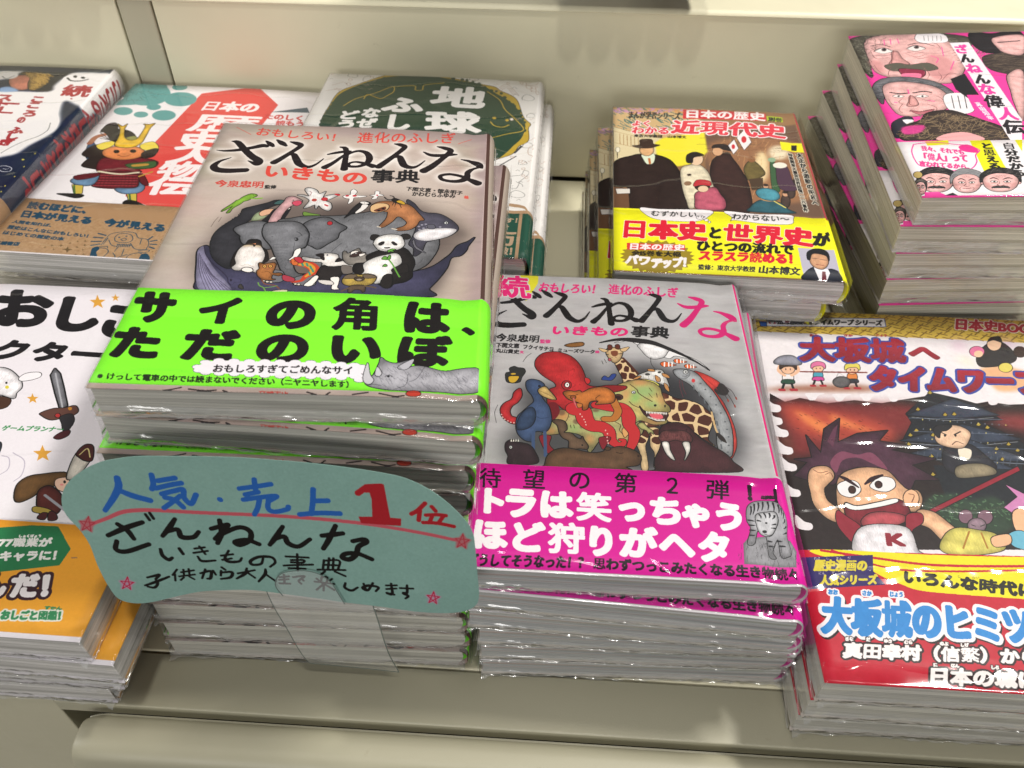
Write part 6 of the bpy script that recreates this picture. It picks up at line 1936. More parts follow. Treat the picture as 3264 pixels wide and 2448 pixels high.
["p","8c2c44",[224,1438,312,1433,377,1405,340,1324,242,1329],0.3],
["p","f07ca0",[231,1377,341,1371,312,1302,228,1318]],
["l","ee3f9c",[225,1861,212,1782],[0.6]],
["l","ee3f9c",[269,1872,256,1792],[0.6]],
["l","ee3f9c",[315,1869,311,1802],[0.6]],
["l","ee3f9c",[470,1611,505,1571,478,1510],[0.6]],
["l","ee3f9c",[572,1733,549,1606],[0.6]],
["l","ee3f9c",[595,1528,539,1409],[0.6]],
["p","efe8ea",[434,1875,488,1948,623,1922,644,1848,612,1797,495,1791,443,1815],0.25],
["l","333",[500,1903,484,1829],[0.3]],
["l","333",[528,1901,511,1827],[0.3]],
["l","333",[556,1899,539,1825],[0.3]],
["l","333",[584,1898,566,1823],[0.3]],
["l","333",[611,1896,594,1822],[0.3]],
["l","8a5a58",[103,1658,112,1593,163,1590],[0.15,0.5,0.15]],
["l","8a5a58",[319,1645,377,1603,455,1637],[0.15,0.5,0.15]],
["l","8a5a58",[188,1477,143,1382,149,1310],[0.15,0.5,0.15]],
["l","8a5a58",[456,1389,459,1318,422,1261],[0.15,0.5,0.15]],
["l","8a5a58",[91,1763,120,1735,132,1682],[0.15,0.5,0.15]],
["l","8a5a58",[524,1815,556,1761,558,1682],[0.15,0.5,0.15]],
["l","8a5a58",[152,1616,170,1598,220,1612],[0.15,0.5,0.15]],
["l","8a5a58",[355,1605,394,1577,456,1599],[0.15,0.5,0.15]],
["l","8a5a58",[187,1284,268,1257,363,1287],[0.15,0.5,0.15]],
["l","8a5a58",[81,1507,88,1433,110,1383],[0.15,0.5,0.15]],
["l","8a5a58",[379,1478,395,1369,366,1299],[0.15,0.5,0.15]],
["k","c08884",[114,1814,577,1839,649,1600,602,1358,425,1273,138,1358,65,1483],90,0.14,3,21,0.9,0.6],
["p","77767a",[3,1200,83,1313,243,1333,400,1262,473,1133,440,1090,342,1207,138,1263,58,1107,22,998,5,1065],0.3,"111",2],
["k","2f2f33",[8,1200,241,1324,473,1133,341,1203,115,1260,27,1041],140,0.2,5,3,0,1.2],
["p","e8b4b0",[81,1231,206,1272,356,1218,420,1135,426,1002,371,918,254,870,164,842,87,866,59,974,53,1085],0.35,"111",2.5],
["l","222",[98,1139,148,1121,202,1123],[1.2]],
["l","222",[235,1126,303,1141,343,1128],[1.2]],
["p","efe4e0",[103,1091,139,1108,169,1084,131,1072],0.15],
["p","efe4e0",[240,1083,282,1101,315,1082,273,1066],0.15],
["e","222",[138,1090,7,0,-3,-11]],
["e","222",[280,1083,7,0,-3,-11]],
["p","d89c98",[204,1089,228,1077,232,989,193,958,159,970,183,1024],0.12,"111",1],
["p","c07078",[167,916,220,899,299,921,267,880,201,866],0.15],
["l","8a5a58",[138,993,102,929,112,886],[0.4]],
["l","8a5a58",[285,986,325,942,314,899],[0.4]],
["l","7a3a3a",[212,1100,180,991,217,968],[0.4]],
["l","7a3a3a",[159,906,218,893,309,921],[0.6]],
["l","ee3f9c",[213,1168,207,1118],[0.8]],
["l","ee3f9c",[96,1016,111,1011],[0.8]],
["l","ee3f9c",[296,1030,335,1017],[0.8]],
["l","8a5a58",[69,1062,75,995,101,973],[0.15,0.45,0.15]],
["l","8a5a58",[355,1093,386,1048,389,982],[0.15,0.45,0.15]],
["l","8a5a58",[154,1058,122,1015,156,981],[0.15,0.45,0.15]],
["l","8a5a58",[260,1053,296,1030,344,1050],[0.15,0.45,0.15]],
["l","8a5a58",[167,853,226,840,298,879],[0.15,0.45,0.15]],
["k","c08884",[89,1196,353,1207,421,1024,257,881,112,886,58,1062],70,0.14,3,22,0.9,0.6],
["p","2c2a34",[21,765,123,844,154,801,73,642,4,605],0.2],
["p","ece6ea",[92,803,154,801,118,741]],
["p","efe8ea",[396,1047,444,1107,547,1096,544,975,529,891,459,862,392,917],0.25],
["l","222",[452,1078,426,927],[0.5]],
["l","222",[490,1076,463,925],[0.5]],
["l","222",[528,1074,500,924],[0.5]],
["p","3a2e28",[33,643,98,741,195,799,257,881,389,907,476,851,549,786,634,702,652,602,648,560,434,567,256,573,96,572,38,580],0.3,"111",2],
["k","8a7458",[63,682,252,860,505,808,642,603,534,571,100,586],220,0.35,6,5,0.3,2.6],
["p","e8a8a8",[237,573,293,634,418,650,492,565]],
["p","ee3f9c",[73,722,199,738,159,659,63,642],0,"111",0,1,0.5,0.8],
["p","241f20",[814,1932,947,1909,1146,1883,876,1070,858,1274,914,1585,819,1641,779,1773],0.3,"111",2],
["p","3a302c",[804,1591,1053,1602,966,1339,788,1396],0.1],
["k","6a5a4c",[815,1591,1053,1602,966,1339,796,1419],90,0.4,6,7,0.1,0.8],
["p","e8b4b0",[938,1843,1142,1869,1053,1602,948,1621,920,1712],0.3,"111",1.5],
["l","222",[951,1775,1094,1793],[1.2]],
["p","e8b4b0",[862,1321,973,1362,779,777,790,965,818,1117],0.3,"111",1.5],
["p","1e1c1e",[506,1292,612,1357,617,1081,542,1041,500,1154],0,"111",0,0],
["p","ee3f9c",[544,1085,649,1080,652,823,535,912],0,"111",0,0],
["p","efe6ea",[639,1787,763,1790,771,777,693,543,633,545],0,"111",0,0],
["t","ee3f9c","ざ",[635,1632,722,1621,648,1765],0.55],
["t","221c20","ん",[634,1501,721,1492,648,1636],0.55],
["t","ee3f9c","ね",[633,1361,724,1351,649,1498],0.55],
["t","221c20","ん",[638,1216,733,1207,656,1355],0.55],
["t","ee3f9c","な",[623,1081,725,1072,643,1229],0.55],
["t","221c20","偉",[610,925,723,916,635,1085],0.55],
["t","ee3f9c","人",[643,778,756,770,669,934],0.55],
["t","221c20","伝",[624,623,744,615,654,786],0.55],
["t","f6e0ea","真山知幸",[584,784,619,783,560,996],0.25,[],1],
["r","efe8ea",0,0,170,55.5],
["p","e8e418",[156,553,290,568,281,518,160,510],0,"111",0,0],
["p","e8e418",[407,560,520,560,515,236,389,226],0,"111",0,0],
["p","e8e418",[656,556,697,554,656,431],0,"111",0,0],
["t","181818","と思える本",[415,187,484,185,453,532],0.5,[],1],
["t","181818","自分だから",[526,184,600,182,569,528],0.5,[],1],
["l","ee3f9c",[84,524,56,449,52,356,67,301,122,291,170,254,245,252,325,262,378,329,394,402,430,457,376,505,320,517,247,538,168,541,116,533,84,524],[0.7]],
["p","e83088",[330,497,379,515,421,476,412,429,356,436,329,460]],
["t","e0408c","我々、それでも",[112,457,337,404,121,514],0.3],
["t","e0408c","「偉人」って",[76,356,335,330,92,439],0.4],
["t","e0408c","言われてるから。",[58,302,340,250,73,356],0.3],
["p","e8b4b0",[27,164,13,168,7,130,22,127],0.25],
["p","e8b4b0",[205,160,220,163,206,126,190,123],0.25],
["p","e8b4b0",[42,206,97,259,187,257,213,202,189,118,142,61,85,44,37,63,20,122],0.3,"111",1.5],
["p","c88c88",[30,142,52,121,47,68,24,99],0,"111",0,1,0.5,0.6],
["p","c88c88",[190,138,158,118,135,66,173,96],0,"111",0,1,0.5,0.6],
["p","1e1c1e",[11,137,30,219,103,282,175,281,230,235,209,138,205,186,177,220,107,229,44,195],0.25],
["k","77706a",[15,153,36,218,109,272,182,270,227,224,212,171,180,231,90,233],40,0.12,2.4,11,0.2,1.2],
["l","2a2020",[64,174,86,184,106,166],[0.4,0.9,0.5]],
["l","2a2020",[130,166,159,182,178,171],[0.5,0.9,0.4]],
["p","efe6e2",[62,146,80,155,95,144,77,137],0.12],
["e","222",[80,145,6,0,-2,-7]],
["l","8a5a58",[56,131,72,125,90,130],[0.2]],
["l","8a5a58",[71,107,52,88,54,68],[0.15,0.4,0.15]],
["p","efe6e2",[162,144,148,153,127,143,141,136],0.12],
["e","222",[144,143,6,0,-2,-7]],
["l","8a5a58",[159,129,140,124,126,129],[0.2]],
["l","8a5a58",[131,105,140,87,127,67],[0.15,0.4,0.15]],
["l","6a3a3a",[106,157,102,130,86,113,94,106,110,106,121,112],[0.2,0.3,0.4,0.4,0.3,0.2]],
["l","8a5a58",[94,212,128,204,165,210],[0.2]],
["l","8a5a58",[99,198,125,192,152,196],[0.2]],
["p","222",[52,87,83,103,99,96,118,102,140,85,113,82,78,83],0.15],
["k","66605c",[52,87,101,103,140,85,94,79],14,0.1,1.2,3,1.5,0.6],
["p","e8b4b0",[198,150,187,156,180,118,192,114],0.25],
["p","e8b4b0",[347,147,359,152,345,114,332,111],0.25],
["p","e8b4b0",[213,191,262,243,337,241,355,188,331,106,288,51,240,36,200,53,190,109],0.3,"111",1.5],
["p","c88c88",[200,129,216,109,209,58,192,89],0,"111",0,1,0.5,0.6],
["p","c88c88",[333,126,305,107,283,57,317,86],0,"111",0,1,0.5,0.6],
["p","8a8a8c",[183,125,203,202,268,264,328,262,372,219,349,126,348,173,327,206,269,214,214,181],0.25],
["k","55555a",[188,140,209,202,272,253,333,252,369,209,353,157,329,215,254,217],40,0.12,2.4,84,0.2,1.2],
["l","2a2020",[229,160,249,170,265,154],[0.4,0.9,0.5]],
["l","2a2020",[284,153,309,168,324,158],[0.5,0.9,0.4]],
["p","efe6e2",[226,134,242,142,254,132,239,125],0.12],
["e","222",[241,133,5,0,-2,-7]],
["l","8a5a58",[220,119,233,113,249,118],[0.2]],
["l","8a5a58",[231,96,215,78,215,58],[0.15,0.4,0.15]],
["p","efe6e2",[309,132,298,141,280,131,291,124],0.12],
["e","222",[294,131,5,0,-2,-7]],
["l","8a5a58",[306,117,290,112,278,117],[0.2]],
["l","8a5a58",[282,95,289,77,276,57],[0.15,0.4,0.15]],
["l","6a3a3a",[263,143,259,118,244,103,251,96,264,96,274,102],[0.2,0.3,0.4,0.4,0.3,0.2]],
["l","8a5a58",[256,196,284,190,316,196],[0.2]],
["l","8a5a58",[260,183,281,178,305,182],[0.2]],
["l","7a3a3a",[231,78,251,74,275,80],[0.5]],
["p","e8b4b0",[358,155,345,160,338,123,352,119],0.25],
["p","e8b4b0",[543,151,559,156,543,118,527,115],0.25],
["p","e8b4b0",[376,196,433,247,527,245,553,192,525,110,475,56,415,41,366,58,351,114],0.3,"111",1.5],
["p","c88c88",[361,134,383,113,377,63,354,94],0,"111",0,1,0.5,0.6],
["p","c88c88",[527,131,493,111,468,61,509,90],0,"111",0,1,0.5,0.6],
["p","1e1c1e",[341,130,363,207,440,268,515,266,571,223,547,130,544,177,516,210,443,219,377,186],0.25],
["k","77706a",[346,145,369,207,446,258,521,256,568,212,551,161,518,219,425,221],40,0.12,2.4,80,0.2,1.2],
["l","2a2020",[397,164,420,174,441,158],[0.4,0.9,0.5]],
["l","2a2020",[465,158,496,172,515,162],[0.5,0.9,0.4]],
["p","efe6e2",[394,139,414,147,429,136,410,130],0.12],
["e","222",[413,137,6,0,-2,-7]],
["l","8a5a58",[388,124,405,118,423,123],[0.2]],
["l","8a5a58",[403,101,383,83,384,63],[0.15,0.4,0.15]],
["p","efe6e2",[497,136,484,145,462,136,476,128],0.12],
["e","222",[479,136,6,0,-2,-7]],
["l","8a5a58",[494,121,474,116,460,122],[0.2]],
["l","8a5a58",[465,100,474,81,460,61],[0.15,0.4,0.15]],
["l","6a3a3a",[440,148,436,122,418,108,427,101,443,100,455,107],[0.2,0.3,0.4,0.4,0.3,0.2]],
["l","8a5a58",[428,200,464,194,503,200],[0.2]],
["l","8a5a58",[434,188,460,182,489,186],[0.2]],
["p","222",[382,81,415,97,431,90,452,97,474,79,445,77,409,77],0.15],
["k","66605c",[382,81,433,97,474,79,426,75],14,0.1,1.2,3,1.5,0.6],
["e","b8a060",[30,213,23,-1,-8,-31],0.2],
["p","e8b4b0",[-12,100,-16,104,-21,80,-17,76],0.25],
["p","e8b4b0",[44,99,48,102,41,79,36,75],0.25],
["p","e8b4b0",[-5,127,17,161,45,161,49,126,35,72,16,35,-3,26,-17,36,-18,73],0.3,"111",1.5],
["p","c88c88",[-13,86,-8,73,-14,39,-19,60],0,"111",0,1,0.5,0.6],
["p","c88c88",[37,85,25,72,14,39,28,59],0,"111",0,1,0.5,0.6],
["p","1e1c1e",[-19,83,-8,134,21,175,43,174,57,146,43,85,45,116,40,138,18,142,-5,120],0.25],
["k","77706a",[-17,93,-6,134,22,168,44,168,55,140,46,106,41,143,13,144],40,0.12,2.4,18,0.2,1.2],
["l","2a2020",[0,107,8,113,13,103],[0.4,0.9,0.5]],
["l","2a2020",[20,103,30,113,35,106],[0.5,0.9,0.4]],
["p","efe6e2",[-3,90,3,96,7,89,1,84],0.12],
["e","222",[3,89,2,0,-1,-5]],
["l","8a5a58",[-6,80,-2,76,5,79],[0.2]],
["l","8a5a58",[-3,66,-10,53,-12,39],[0.15,0.4,0.15]],
["p","efe6e2",[28,89,25,96,18,89,21,84],0.12],
["e","222",[23,88,2,0,-1,-5]],
["l","8a5a58",[26,79,20,76,16,79],[0.2]],
["l","8a5a58",[16,66,17,52,11,39],[0.15,0.4,0.15]],
["l","6a3a3a",[12,96,9,79,2,69,4,66,10,66,13,69],[0.2,0.3,0.4,0.4,0.3,0.2]],
["l","8a5a58",[12,130,22,127,35,131],[0.2]],
["l","8a5a58",[13,122,21,120,30,123],[0.2]],
["l","7a3a3a",[-5,53,3,51,12,54],[0.5]],
["p","ee3f9c",[22,45,96,49,138,3,12,5],0,"111",0,0],
["p","26242c",[102,4,167,39,193,2],0,"111",0,0],
["p","efe6ea",[193,2,229,29,239,1],0,"111",0,0],
["r","ee3f9c",0,0,132,1.2],
["r","ee3f9c",132,0,170,195],
["r","b8b0a8",149.8,0,200,242]],
'F':[
["r","e6e2de",0,0,200,232],
["p","b89a34",[113,1773,136,1985,234,2109,430,2293,554,2309,701,2318,916,2289,1133,2214,1282,2169,1328,2115,1459,1992,1525,1739,1585,1621,1574,1559,1583,1384,1523,1303,1484,1188,1374,1088,1257,990,283,905,118,1451],0.15],
["p","26402f",[121,1441,105,1613,120,1762,138,1929,205,2049,307,2163,436,2257,597,2303,700,2322,864,2284,1026,2239,1177,2194,1301,2067,1400,1964,1479,1841,1527,1697,1553,1577,1534,1418,1486,1299,1439,1184,1366,1070,1172,948,291,872]],
["e","26402f",[134,1413,14,1,5,-21]],
["e","26402f",[114,1474,12,1,5,-23]],
["e","26402f",[110,1529,14,1,5,-22]],
["e","26402f",[112,1586,12,1,6,-25]],
["e","26402f",[118,1612,16,1,4,-19]],
["e","26402f",[114,1680,14,1,4,-19]],
["e","26402f",[124,1747,13,1,5,-20]],
["e","26402f",[129,1802,14,1,5,-21]],
["e","26402f",[156,1810,14,1,5,-23]],
["e","26402f",[176,1873,13,1,6,-26]],
["e","26402f",[193,1932,16,1,5,-23]],
["e","26402f",[211,1963,14,1,6,-27]],
["e","26402f",[250,2032,15,1,4,-21]],
["e","26402f",[284,2080,14,1,4,-21]],
["e","26402f",[321,2097,16,1,4,-22]],
["e","26402f",[350,2177,14,1,4,-21]],
["e","26402f",[396,2180,15,1,4,-24]],
["e","26402f",[431,2235,17,2,5,-28]],
["e","26402f",[484,2229,15,1,4,-21]],
["e","26402f",[532,2240,15,1,4,-25]],
["e","26402f",[585,2311,18,2,4,-23]],
["e","26402f",[636,2296,16,1,4,-28]],
["e","26402f",[686,2324,16,1,4,-28]],
["e","26402f",[743,2304,17,2,4,-29]],
["e","26402f",[804,2290,14,1,4,-30]],
["e","26402f",[846,2290,14,1,4,-30]],
["e","26402f",[913,2331,16,1,4,-29]],
["e","26402f",[957,2277,16,1,3,-26]],
["e","26402f",[1029,2262,14,1,3,-23]],
["e","26402f",[1066,2253,12,1,3,-27]],
["e","26402f",[1113,2228,13,1,2,-24]],
["e","26402f",[1163,2204,15,1,3,-26]],
["e","26402f",[1209,2152,17,2,2,-23]],
["e","26402f",[1265,2106,16,1,2,-21]],
["e","26402f",[1304,2098,13,1,2,-21]],
["e","26402f",[1344,2067,12,1,2,-21]],
["e","26402f",[1374,2005,15,1,2,-22]],
["e","26402f",[1408,1938,15,1,2,-22]],
["e","26402f",[1441,1902,14,1,1,-21]],
["e","26402f",[1453,1879,14,1,2,-24]],
["e","26402f",[1497,1809,16,1,2,-26]],
["e","26402f",[1509,1750,13,1,1,-23]],
["e","26402f",[1525,1692,14,1,2,-25]],
["e","26402f",[1543,1650,12,1,1,-19]],
["e","26402f",[1535,1578,12,1,1,-21]],
["e","26402f",[1547,1528,16,1,1,-23]],
["l","b89a34",[213,1771,280,1886,403,1986,516,2100,540,2021,501,1950,459,1902,357,1960,339,1891],[0.8]],
["l","b89a34",[516,2100,677,2126,698,2059,749,2063,758,2145,897,2192],[0.8]],
["l","b89a34",[1238,2084,1340,1959,1392,1811,1480,1673,1541,1536,1437,1458,1321,1380],[0.8]],
["t","ece8e4","地",[833,1794,1240,1798,831,2140],1.5],
["t","ece8e4","球",[858,1417,1251,1422,821,1739],1.5],
["t","ece8e4","ふ",[498,1690,799,1691,493,1938],1.5],
["t","ece8e4","し",[559,1410,758,1418,541,1672],1.4],
["t","ece8e4","なぜ",[361,1442,499,1448,367,1752],0.9,[],1],
["t","ece8e4","どうして",[249,1154,399,1167,200,1695],0.8,[],1],
["e","b89a34",[1324,1675,14,1,2,-18]],
["e","b89a34",[1418,1653,13,1,1,-18]],
["l","b89a34",[1302,1616,1334,1562,1392,1547,1436,1587],[0.9]],
["l","8a8884",[1503,1996,1506,2045,1535,2084,1572,2060,1595,2013,1570,1984,1503,1996],[0.45]],
["l","8a8884",[1552,1727,1555,1760,1574,1785,1599,1771,1615,1738,1598,1720,1552,1727],[0.45]],
["l","8a8884",[1550,1288,1553,1326,1576,1356,1607,1338,1626,1302,1606,1280,1550,1288],[0.45]],
["l","8a8884",[1535,1063,1538,1092,1556,1113,1579,1101,1593,1073,1578,1058,1535,1063],[0.45]],
["l","8a8884",[1507,659,1511,702,1540,735,1578,716,1601,675,1576,650,1507,659],[0.45]],
["l","8a8884",[1083,2264,1084,2302,1104,2330,1132,2313,1150,2277,1133,2256,1083,2264],[0.45]],
["l","8a8884",[1290,2294,1292,2333,1312,2361,1339,2344,1357,2307,1339,2287,1290,2294],[0.45]],
["l","8a8884",[1433,563,1436,594,1457,620,1485,605,1502,575,1484,557,1433,563],[0.45]],
["l","8a8884",[275,2183,271,2235,295,2276,338,2251,368,2201,347,2171,275,2183],[0.45]],
["l","8a8884",[145,2248,141,2291,160,2325,194,2303,219,2264,203,2239,145,2248],[0.45]],
["l","b89c8c",[1475,2388,1480,2316,1525,2249,1588,2243,1617,2281],[0.5]],
["e","e6e2de",[1532,2309,27,2,2,-33],0.3,"b89c8c"],
["p","e6e2de",[1396,2393,1433,2389,1440,2341,1410,2343],0.25,"b89c8c",0,0],
["p","e6e2de",[1437,2339,1474,2335,1481,2288,1451,2290],0.25,"b89c8c",0,0],
["p","e6e2de",[1478,2285,1515,2281,1522,2235,1492,2237],0.25,"b89c8c",0,0],
["p","e6e2de",[1519,2232,1555,2228,1562,2182,1532,2184],0.25,"b89c8c",0,0],
["p","e6e2de",[1559,2180,1595,2176,1601,2131,1572,2133],0.25,"b89c8c",0,0],
["p","e6e2de",[1599,2128,1634,2124,1641,2080,1611,2081],0.25,"b89c8c",0,0],
["l","b89c8c",[1289,2089,1371,2221,1475,2060],[0.4]],
["l","b89c8c",[1310,2091,1373,2193,1455,2058],[0.4]],
["l","b89c8c",[1330,2093,1376,2166,1434,2057],[0.4]],
["l","b89c8c",[1593,1385,1648,1409,1661,1315,1598,1290,1594,1198,1641,1165],[0.5]],
["l","b89c8c",[60,2093,132,2147,173,2104],[0.4]],
["l","b89c8c",[30,1998,144,2043],[0.4]],
["l","b89c8c",[57,2345,146,2328,225,2360],[0.4]],
["l","8a8884",[1450,803,1462,871,1513,909,1564,930,1579,983,1616,952,1592,899,1561,846,1540,761,1480,756,1450,803],[0.5]],
["l","8a8884",[1461,771,1462,871],[0.3]],
["l","8a8884",[1483,765,1485,864],[0.3]],
["l","8a8884",[1534,843,1571,813,1582,781],[0.4]],
["l","444",[1513,1163,1415,1021],[0.9]],
["l","444",[1541,1304,1501,1208],[1.6]],
["l","8a8884",[1397,967,1430,953],[0.5]],
["l","8a8884",[1414,986,1413,934],[0.5]],
["l","8a8884",[298,2259,309,2280,327,2262],[0.35]],
["e","e6e2de",[1483,2264,9,1,1,-14],0.18,"b89c8c"],
["l","b89c8c",[1627,1153,1635,1147,1640,1160,1648,1151],[0.35]],
["l","8a8884",[1546,829,1561,849,1578,832],[0.35]],
["e","e6e2de",[330,2253,10,1,3,-15],0.18,"b89c8c"],
["l","b89c8c",[1105,2265,1118,2250,1125,2274,1138,2261],[0.35]],
["l","8a8884",[1620,1302,1638,1326,1657,1305],[0.35]],
["e","e6e2de",[1548,1106,10,1,1,-13],0.18,"b89c8c"],
["l","b89c8c",[3,2283,15,2270,19,2290,31,2279],[0.35]],
["l","8a8884",[1098,2232,1113,2257,1133,2235],[0.35]],
["e","e6e2de",[1449,1674,10,1,1,-14],0.18,"b89c8c"],
["l","b89c8c",[1554,1082,1567,1069,1577,1092,1589,1078],[0.35]],
["l","8a8884",[184,2354,191,2372,206,2356],[0.35]],
["e","e6e2de",[1382,2241,8,1,1,-13],0.18,"b89c8c"],
["l","b89c8c",[1479,1695,1494,1682,1503,1706,1518,1692],[0.35]],
["l","8a8884",[1552,618,1564,632,1576,620],[0.35]],
["e","e6e2de",[134,2015,8,1,3,-12],0.18,"b89c8c"],
["l","b89c8c",[1183,2169,1193,2158,1198,2175,1207,2164],[0.35]],
["l","8a8884",[1524,975,1536,990,1548,977],[0.35]],
["e","e6e2de",[1600,890,8,1,1,-11],0.18,"b89c8c"],
["l","b89c8c",[341,2056,355,2044,360,2065,373,2052],[0.35]],
["l","8a8884",[1468,2282,1484,2307,1504,2285],[0.35]],
["e","e6e2de",[1637,1262,7,1,0,-10],0.18,"b89c8c"],
["l","b89c8c",[1373,1111,1386,1098,1395,1120,1408,1107],[0.35]],
["l","8a8884",[18,2191,27,2208,44,2193],[0.35]],
["e","e6e2de",[1582,2197,13,1,1,-20],0.18,"b89c8c"],
["l","b89c8c",[1575,1700,1589,1684,1599,1710,1614,1695],[0.35]],
["l","8a8884",[1364,1158,1376,1175,1391,1160],[0.35]],
["e","e6e2de",[176,2194,12,1,4,-17],0.18,"b89c8c"],
["l","b89c8c",[1276,2212,1290,2197,1299,2224,1313,2209],[0.35]],
["l","8a8884",[1602,1632,1614,1648,1627,1634],[0.35]],
["e","e6e2de",[1487,1148,8,1,1,-10],0.18,"b89c8c"],
["l","b89c8c",[301,2115,317,2100,324,2124,339,2109],[0.35]],
["l","8a8884",[1297,2283,1309,2303,1323,2285],[0.35]],
["e","e6e2de",[1572,1005,9,1,1,-11],0.18,"b89c8c"],
["l","b89c8c",[1605,849,1617,837,1626,856,1637,845],[0.35]],
["l","8a8884",[155,2123,164,2140,179,2125],[0.35]],
["e","e6e2de",[1600,2205,7,1,1,-11],0.18,"b89c8c"],
["l","b89c8c",[1596,1104,1609,1091,1619,1113,1632,1100],[0.35]],
["l","8a8884",[1429,627,1439,640,1452,629],[0.35]],
["e","e6e2de",[178,2121,13,1,4,-19],0.18,"b89c8c"],
["l","b89c8c",[1558,2145,1567,2134,1575,2153,1584,2143],[0.35]],
["l","8a8884",[1433,2043,1454,2074,1477,2047],[0.35]],
["e","e6e2de",[1576,918,7,1,1,-9],0.18,"b89c8c"],
["l","b89c8c",[85,2035,99,2023,104,2044,118,2031],[0.35]],
["l","8a8884",[1415,2153,1434,2185,1458,2157],[0.35]],
["r","a88868",0,0,200,50],
["r","1c4a3a",0,0,158,46.5],
["p","a88868",[1428,567,1552,575,1639,518,1663,459,1670,415,1656,444,1632,494,1571,535,1470,549]],
["t","b09478","ありがとう",[1217,399,1505,416,1219,459],0.2],
["t","b09478","ございます！",[1273,345,1607,363,1275,404],0.2],
["t","b09478","累計",[1438,276,1527,280,1437,344],0.35],
["t","b09478","100万",[1267,104,1582,124,1262,257],1.1],
["t","b09478","部",[1577,140,1640,143,1575,220],0.6],
["t","b09478","突破！",[1432,28,1596,31,1433,111],0.5],
["r","1c4a3a",160,0,185,46],
["r","dcd8d4",165,50,200,232],
["l","8a8884",[1700,600,1730,640,1710,690],[0.6]],
["l","8a8884",[1700,780,1730,820,1710,870],[0.6]],
["l","8a8884",[1700,960,1730,1000,1710,1050],[0.6]],
["l","8a8884",[1700,1140,1730,1180,1710,1230],[0.6]],
["l","8a8884",[1700,1320,1730,1360,1710,1410],[0.6]],
["l","8a8884",[1700,1500,1730,1540,1710,1590],[0.6]],
["l","8a8884",[1700,1680,1730,1720,1710,1770],[0.6]],
["l","8a8884",[1700,1860,1730,1900,1710,1950],[0.6]],
["l","8a8884",[1700,2040,1730,2080,1710,2130],[0.6]],
["r","b8b0a8",182.8,0,200,242]],
'G':[
["r","ece6e8",0,0,190,232],
["p","d84a44",[590,2171,995,2329,1243,2045,1134,487,824,571,633,671,555,1072,535,1393],0,"111",0,0],
["p","d84a44",[623,694,827,595,1054,525,1046,714,738,805]],
["e","5f9a98",[155,2133,185,20,83,-197],0.2,"6fa8a4"],
["e","5f9a98",[375,2262,56,6,19,-48],0.2,"6fa8a4"],
["e","5f9a98",[460,2062,121,13,45,-114],0.2,"6fa8a4"],
["e","5f9a98",[306,1915,51,5,18,-44],0.2,"6fa8a4"],
["e","5f9a98",[102,1828,67,7,26,-59],0.2,"6fa8a4"],
["e","5f9a98",[258,1789,50,5,18,-43],0.2,"6fa8a4"],
["e","5f9a98",[437,1792,85,9,31,-77],0.2,"6fa8a4"],
["p","5f9a98",[24,2102,-38,2354,167,2357,290,2218,240,1988,34,1916,-10,1945]],
["k","3c6c6c",[-20,2220,201,2316,283,2078,44,1984],40,0.3,7,3,0,3],
["p","4a5c68",[1218,1924,1474,2035,1514,1955],0,"111",0,0],
["t","c83c3c","たのしく",[1194,1809,1512,1813,1179,1902],0.4],
["t","c83c3c","読もう",[1315,1725,1534,1734,1301,1808],0.3],
["t","f0e6e6","日本の",[664,1890,1119,1896,664,2053],0.8],
["t","f0e6e6","歴",[677,1562,1223,1573,662,1847],1.4],
["t","f0e6e6","史",[708,1292,1063,1308,658,1565],1.4],
["t","f0e6e6","人",[719,1100,1065,1115,702,1336],1.4],
["t","f0e6e6","物",[722,895,1044,909,703,1140],1.3],
["t","f0e6e6","伝",[735,702,1087,710,706,934],1.3],
["p","3c5c80",[75,1301,90,1346,144,1279,235,1148,244,1067,138,1138],0.2],
["l","a86c50",[76,1330,79,1418,130,1468],[4.5]],
["p","241e1c",[74,1508,78,1615,140,1630,235,1435,286,1323,218,1374,124,1483],0.1],
["l","2c2624",[74,1492,232,1361],[0.6]],
["l","2c2624",[108,1436,225,1375],[0.6]],
["l","2c2624",[114,1407,205,1387],[0.6]],
["l","2c2624",[69,1568,233,1390],[0.6]],
["p","2a201e",[92,1175,102,1275,159,1310,303,1155,326,1075,172,1128],0.15],
["p","2a201e",[510,1177,589,1298,609,1215,556,1154],0.15],
["p","2a201e",[158,1031,172,1128,241,1135,334,995,220,997],0.15],
["p","6c1e28",[252,1095,303,1155,516,1164,661,1124,673,1044,582,1008,599,970,331,942],0.2,"111",1.5],
["p","3c5c34",[460,1062,544,1098,647,1123,666,1044,543,1017],0.15],
["p","b88c3c",[507,1067,604,1091,615,1065,525,1042]],
["p","5c1820",[324,942,597,957,658,784,365,766],0.25,"111",1],
["l","b04048",[328,909,606,929],[0.7]],
["l","b04048",[337,877,617,897],[0.7]],
["l","b04048",[345,844,628,865],[0.7]],
["l","b04048",[353,812,639,833],[0.7]],
["l","b04048",[362,780,650,801],[0.7]],
["l","3a1016",[346,918,384,768],[0.2]],
["l","3a1016",[368,920,408,771],[0.2]],
["l","3a1016",[390,922,431,773],[0.2]],
["l","3a1016",[412,925,455,776],[0.2]],
["l","3a1016",[434,927,479,778],[0.2]],
["l","3a1016",[456,929,502,781],[0.2]],
["l","3a1016",[478,932,526,783],[0.2]],
["l","3a1016",[500,934,549,785],[0.2]],
["l","3a1016",[522,936,573,788],[0.2]],
["l","3a1016",[544,938,597,790],[0.2]],
["l","3a1016",[566,941,620,793],[0.2]],
["l","3a1016",[588,943,644,795],[0.2]],
["l","d8ccb0",[312,960,473,938,592,970],[1.8]],
["p","6c8cac",[179,835,207,877,310,927,347,892,353,790,274,769,203,800],0.2,"111",1.2],
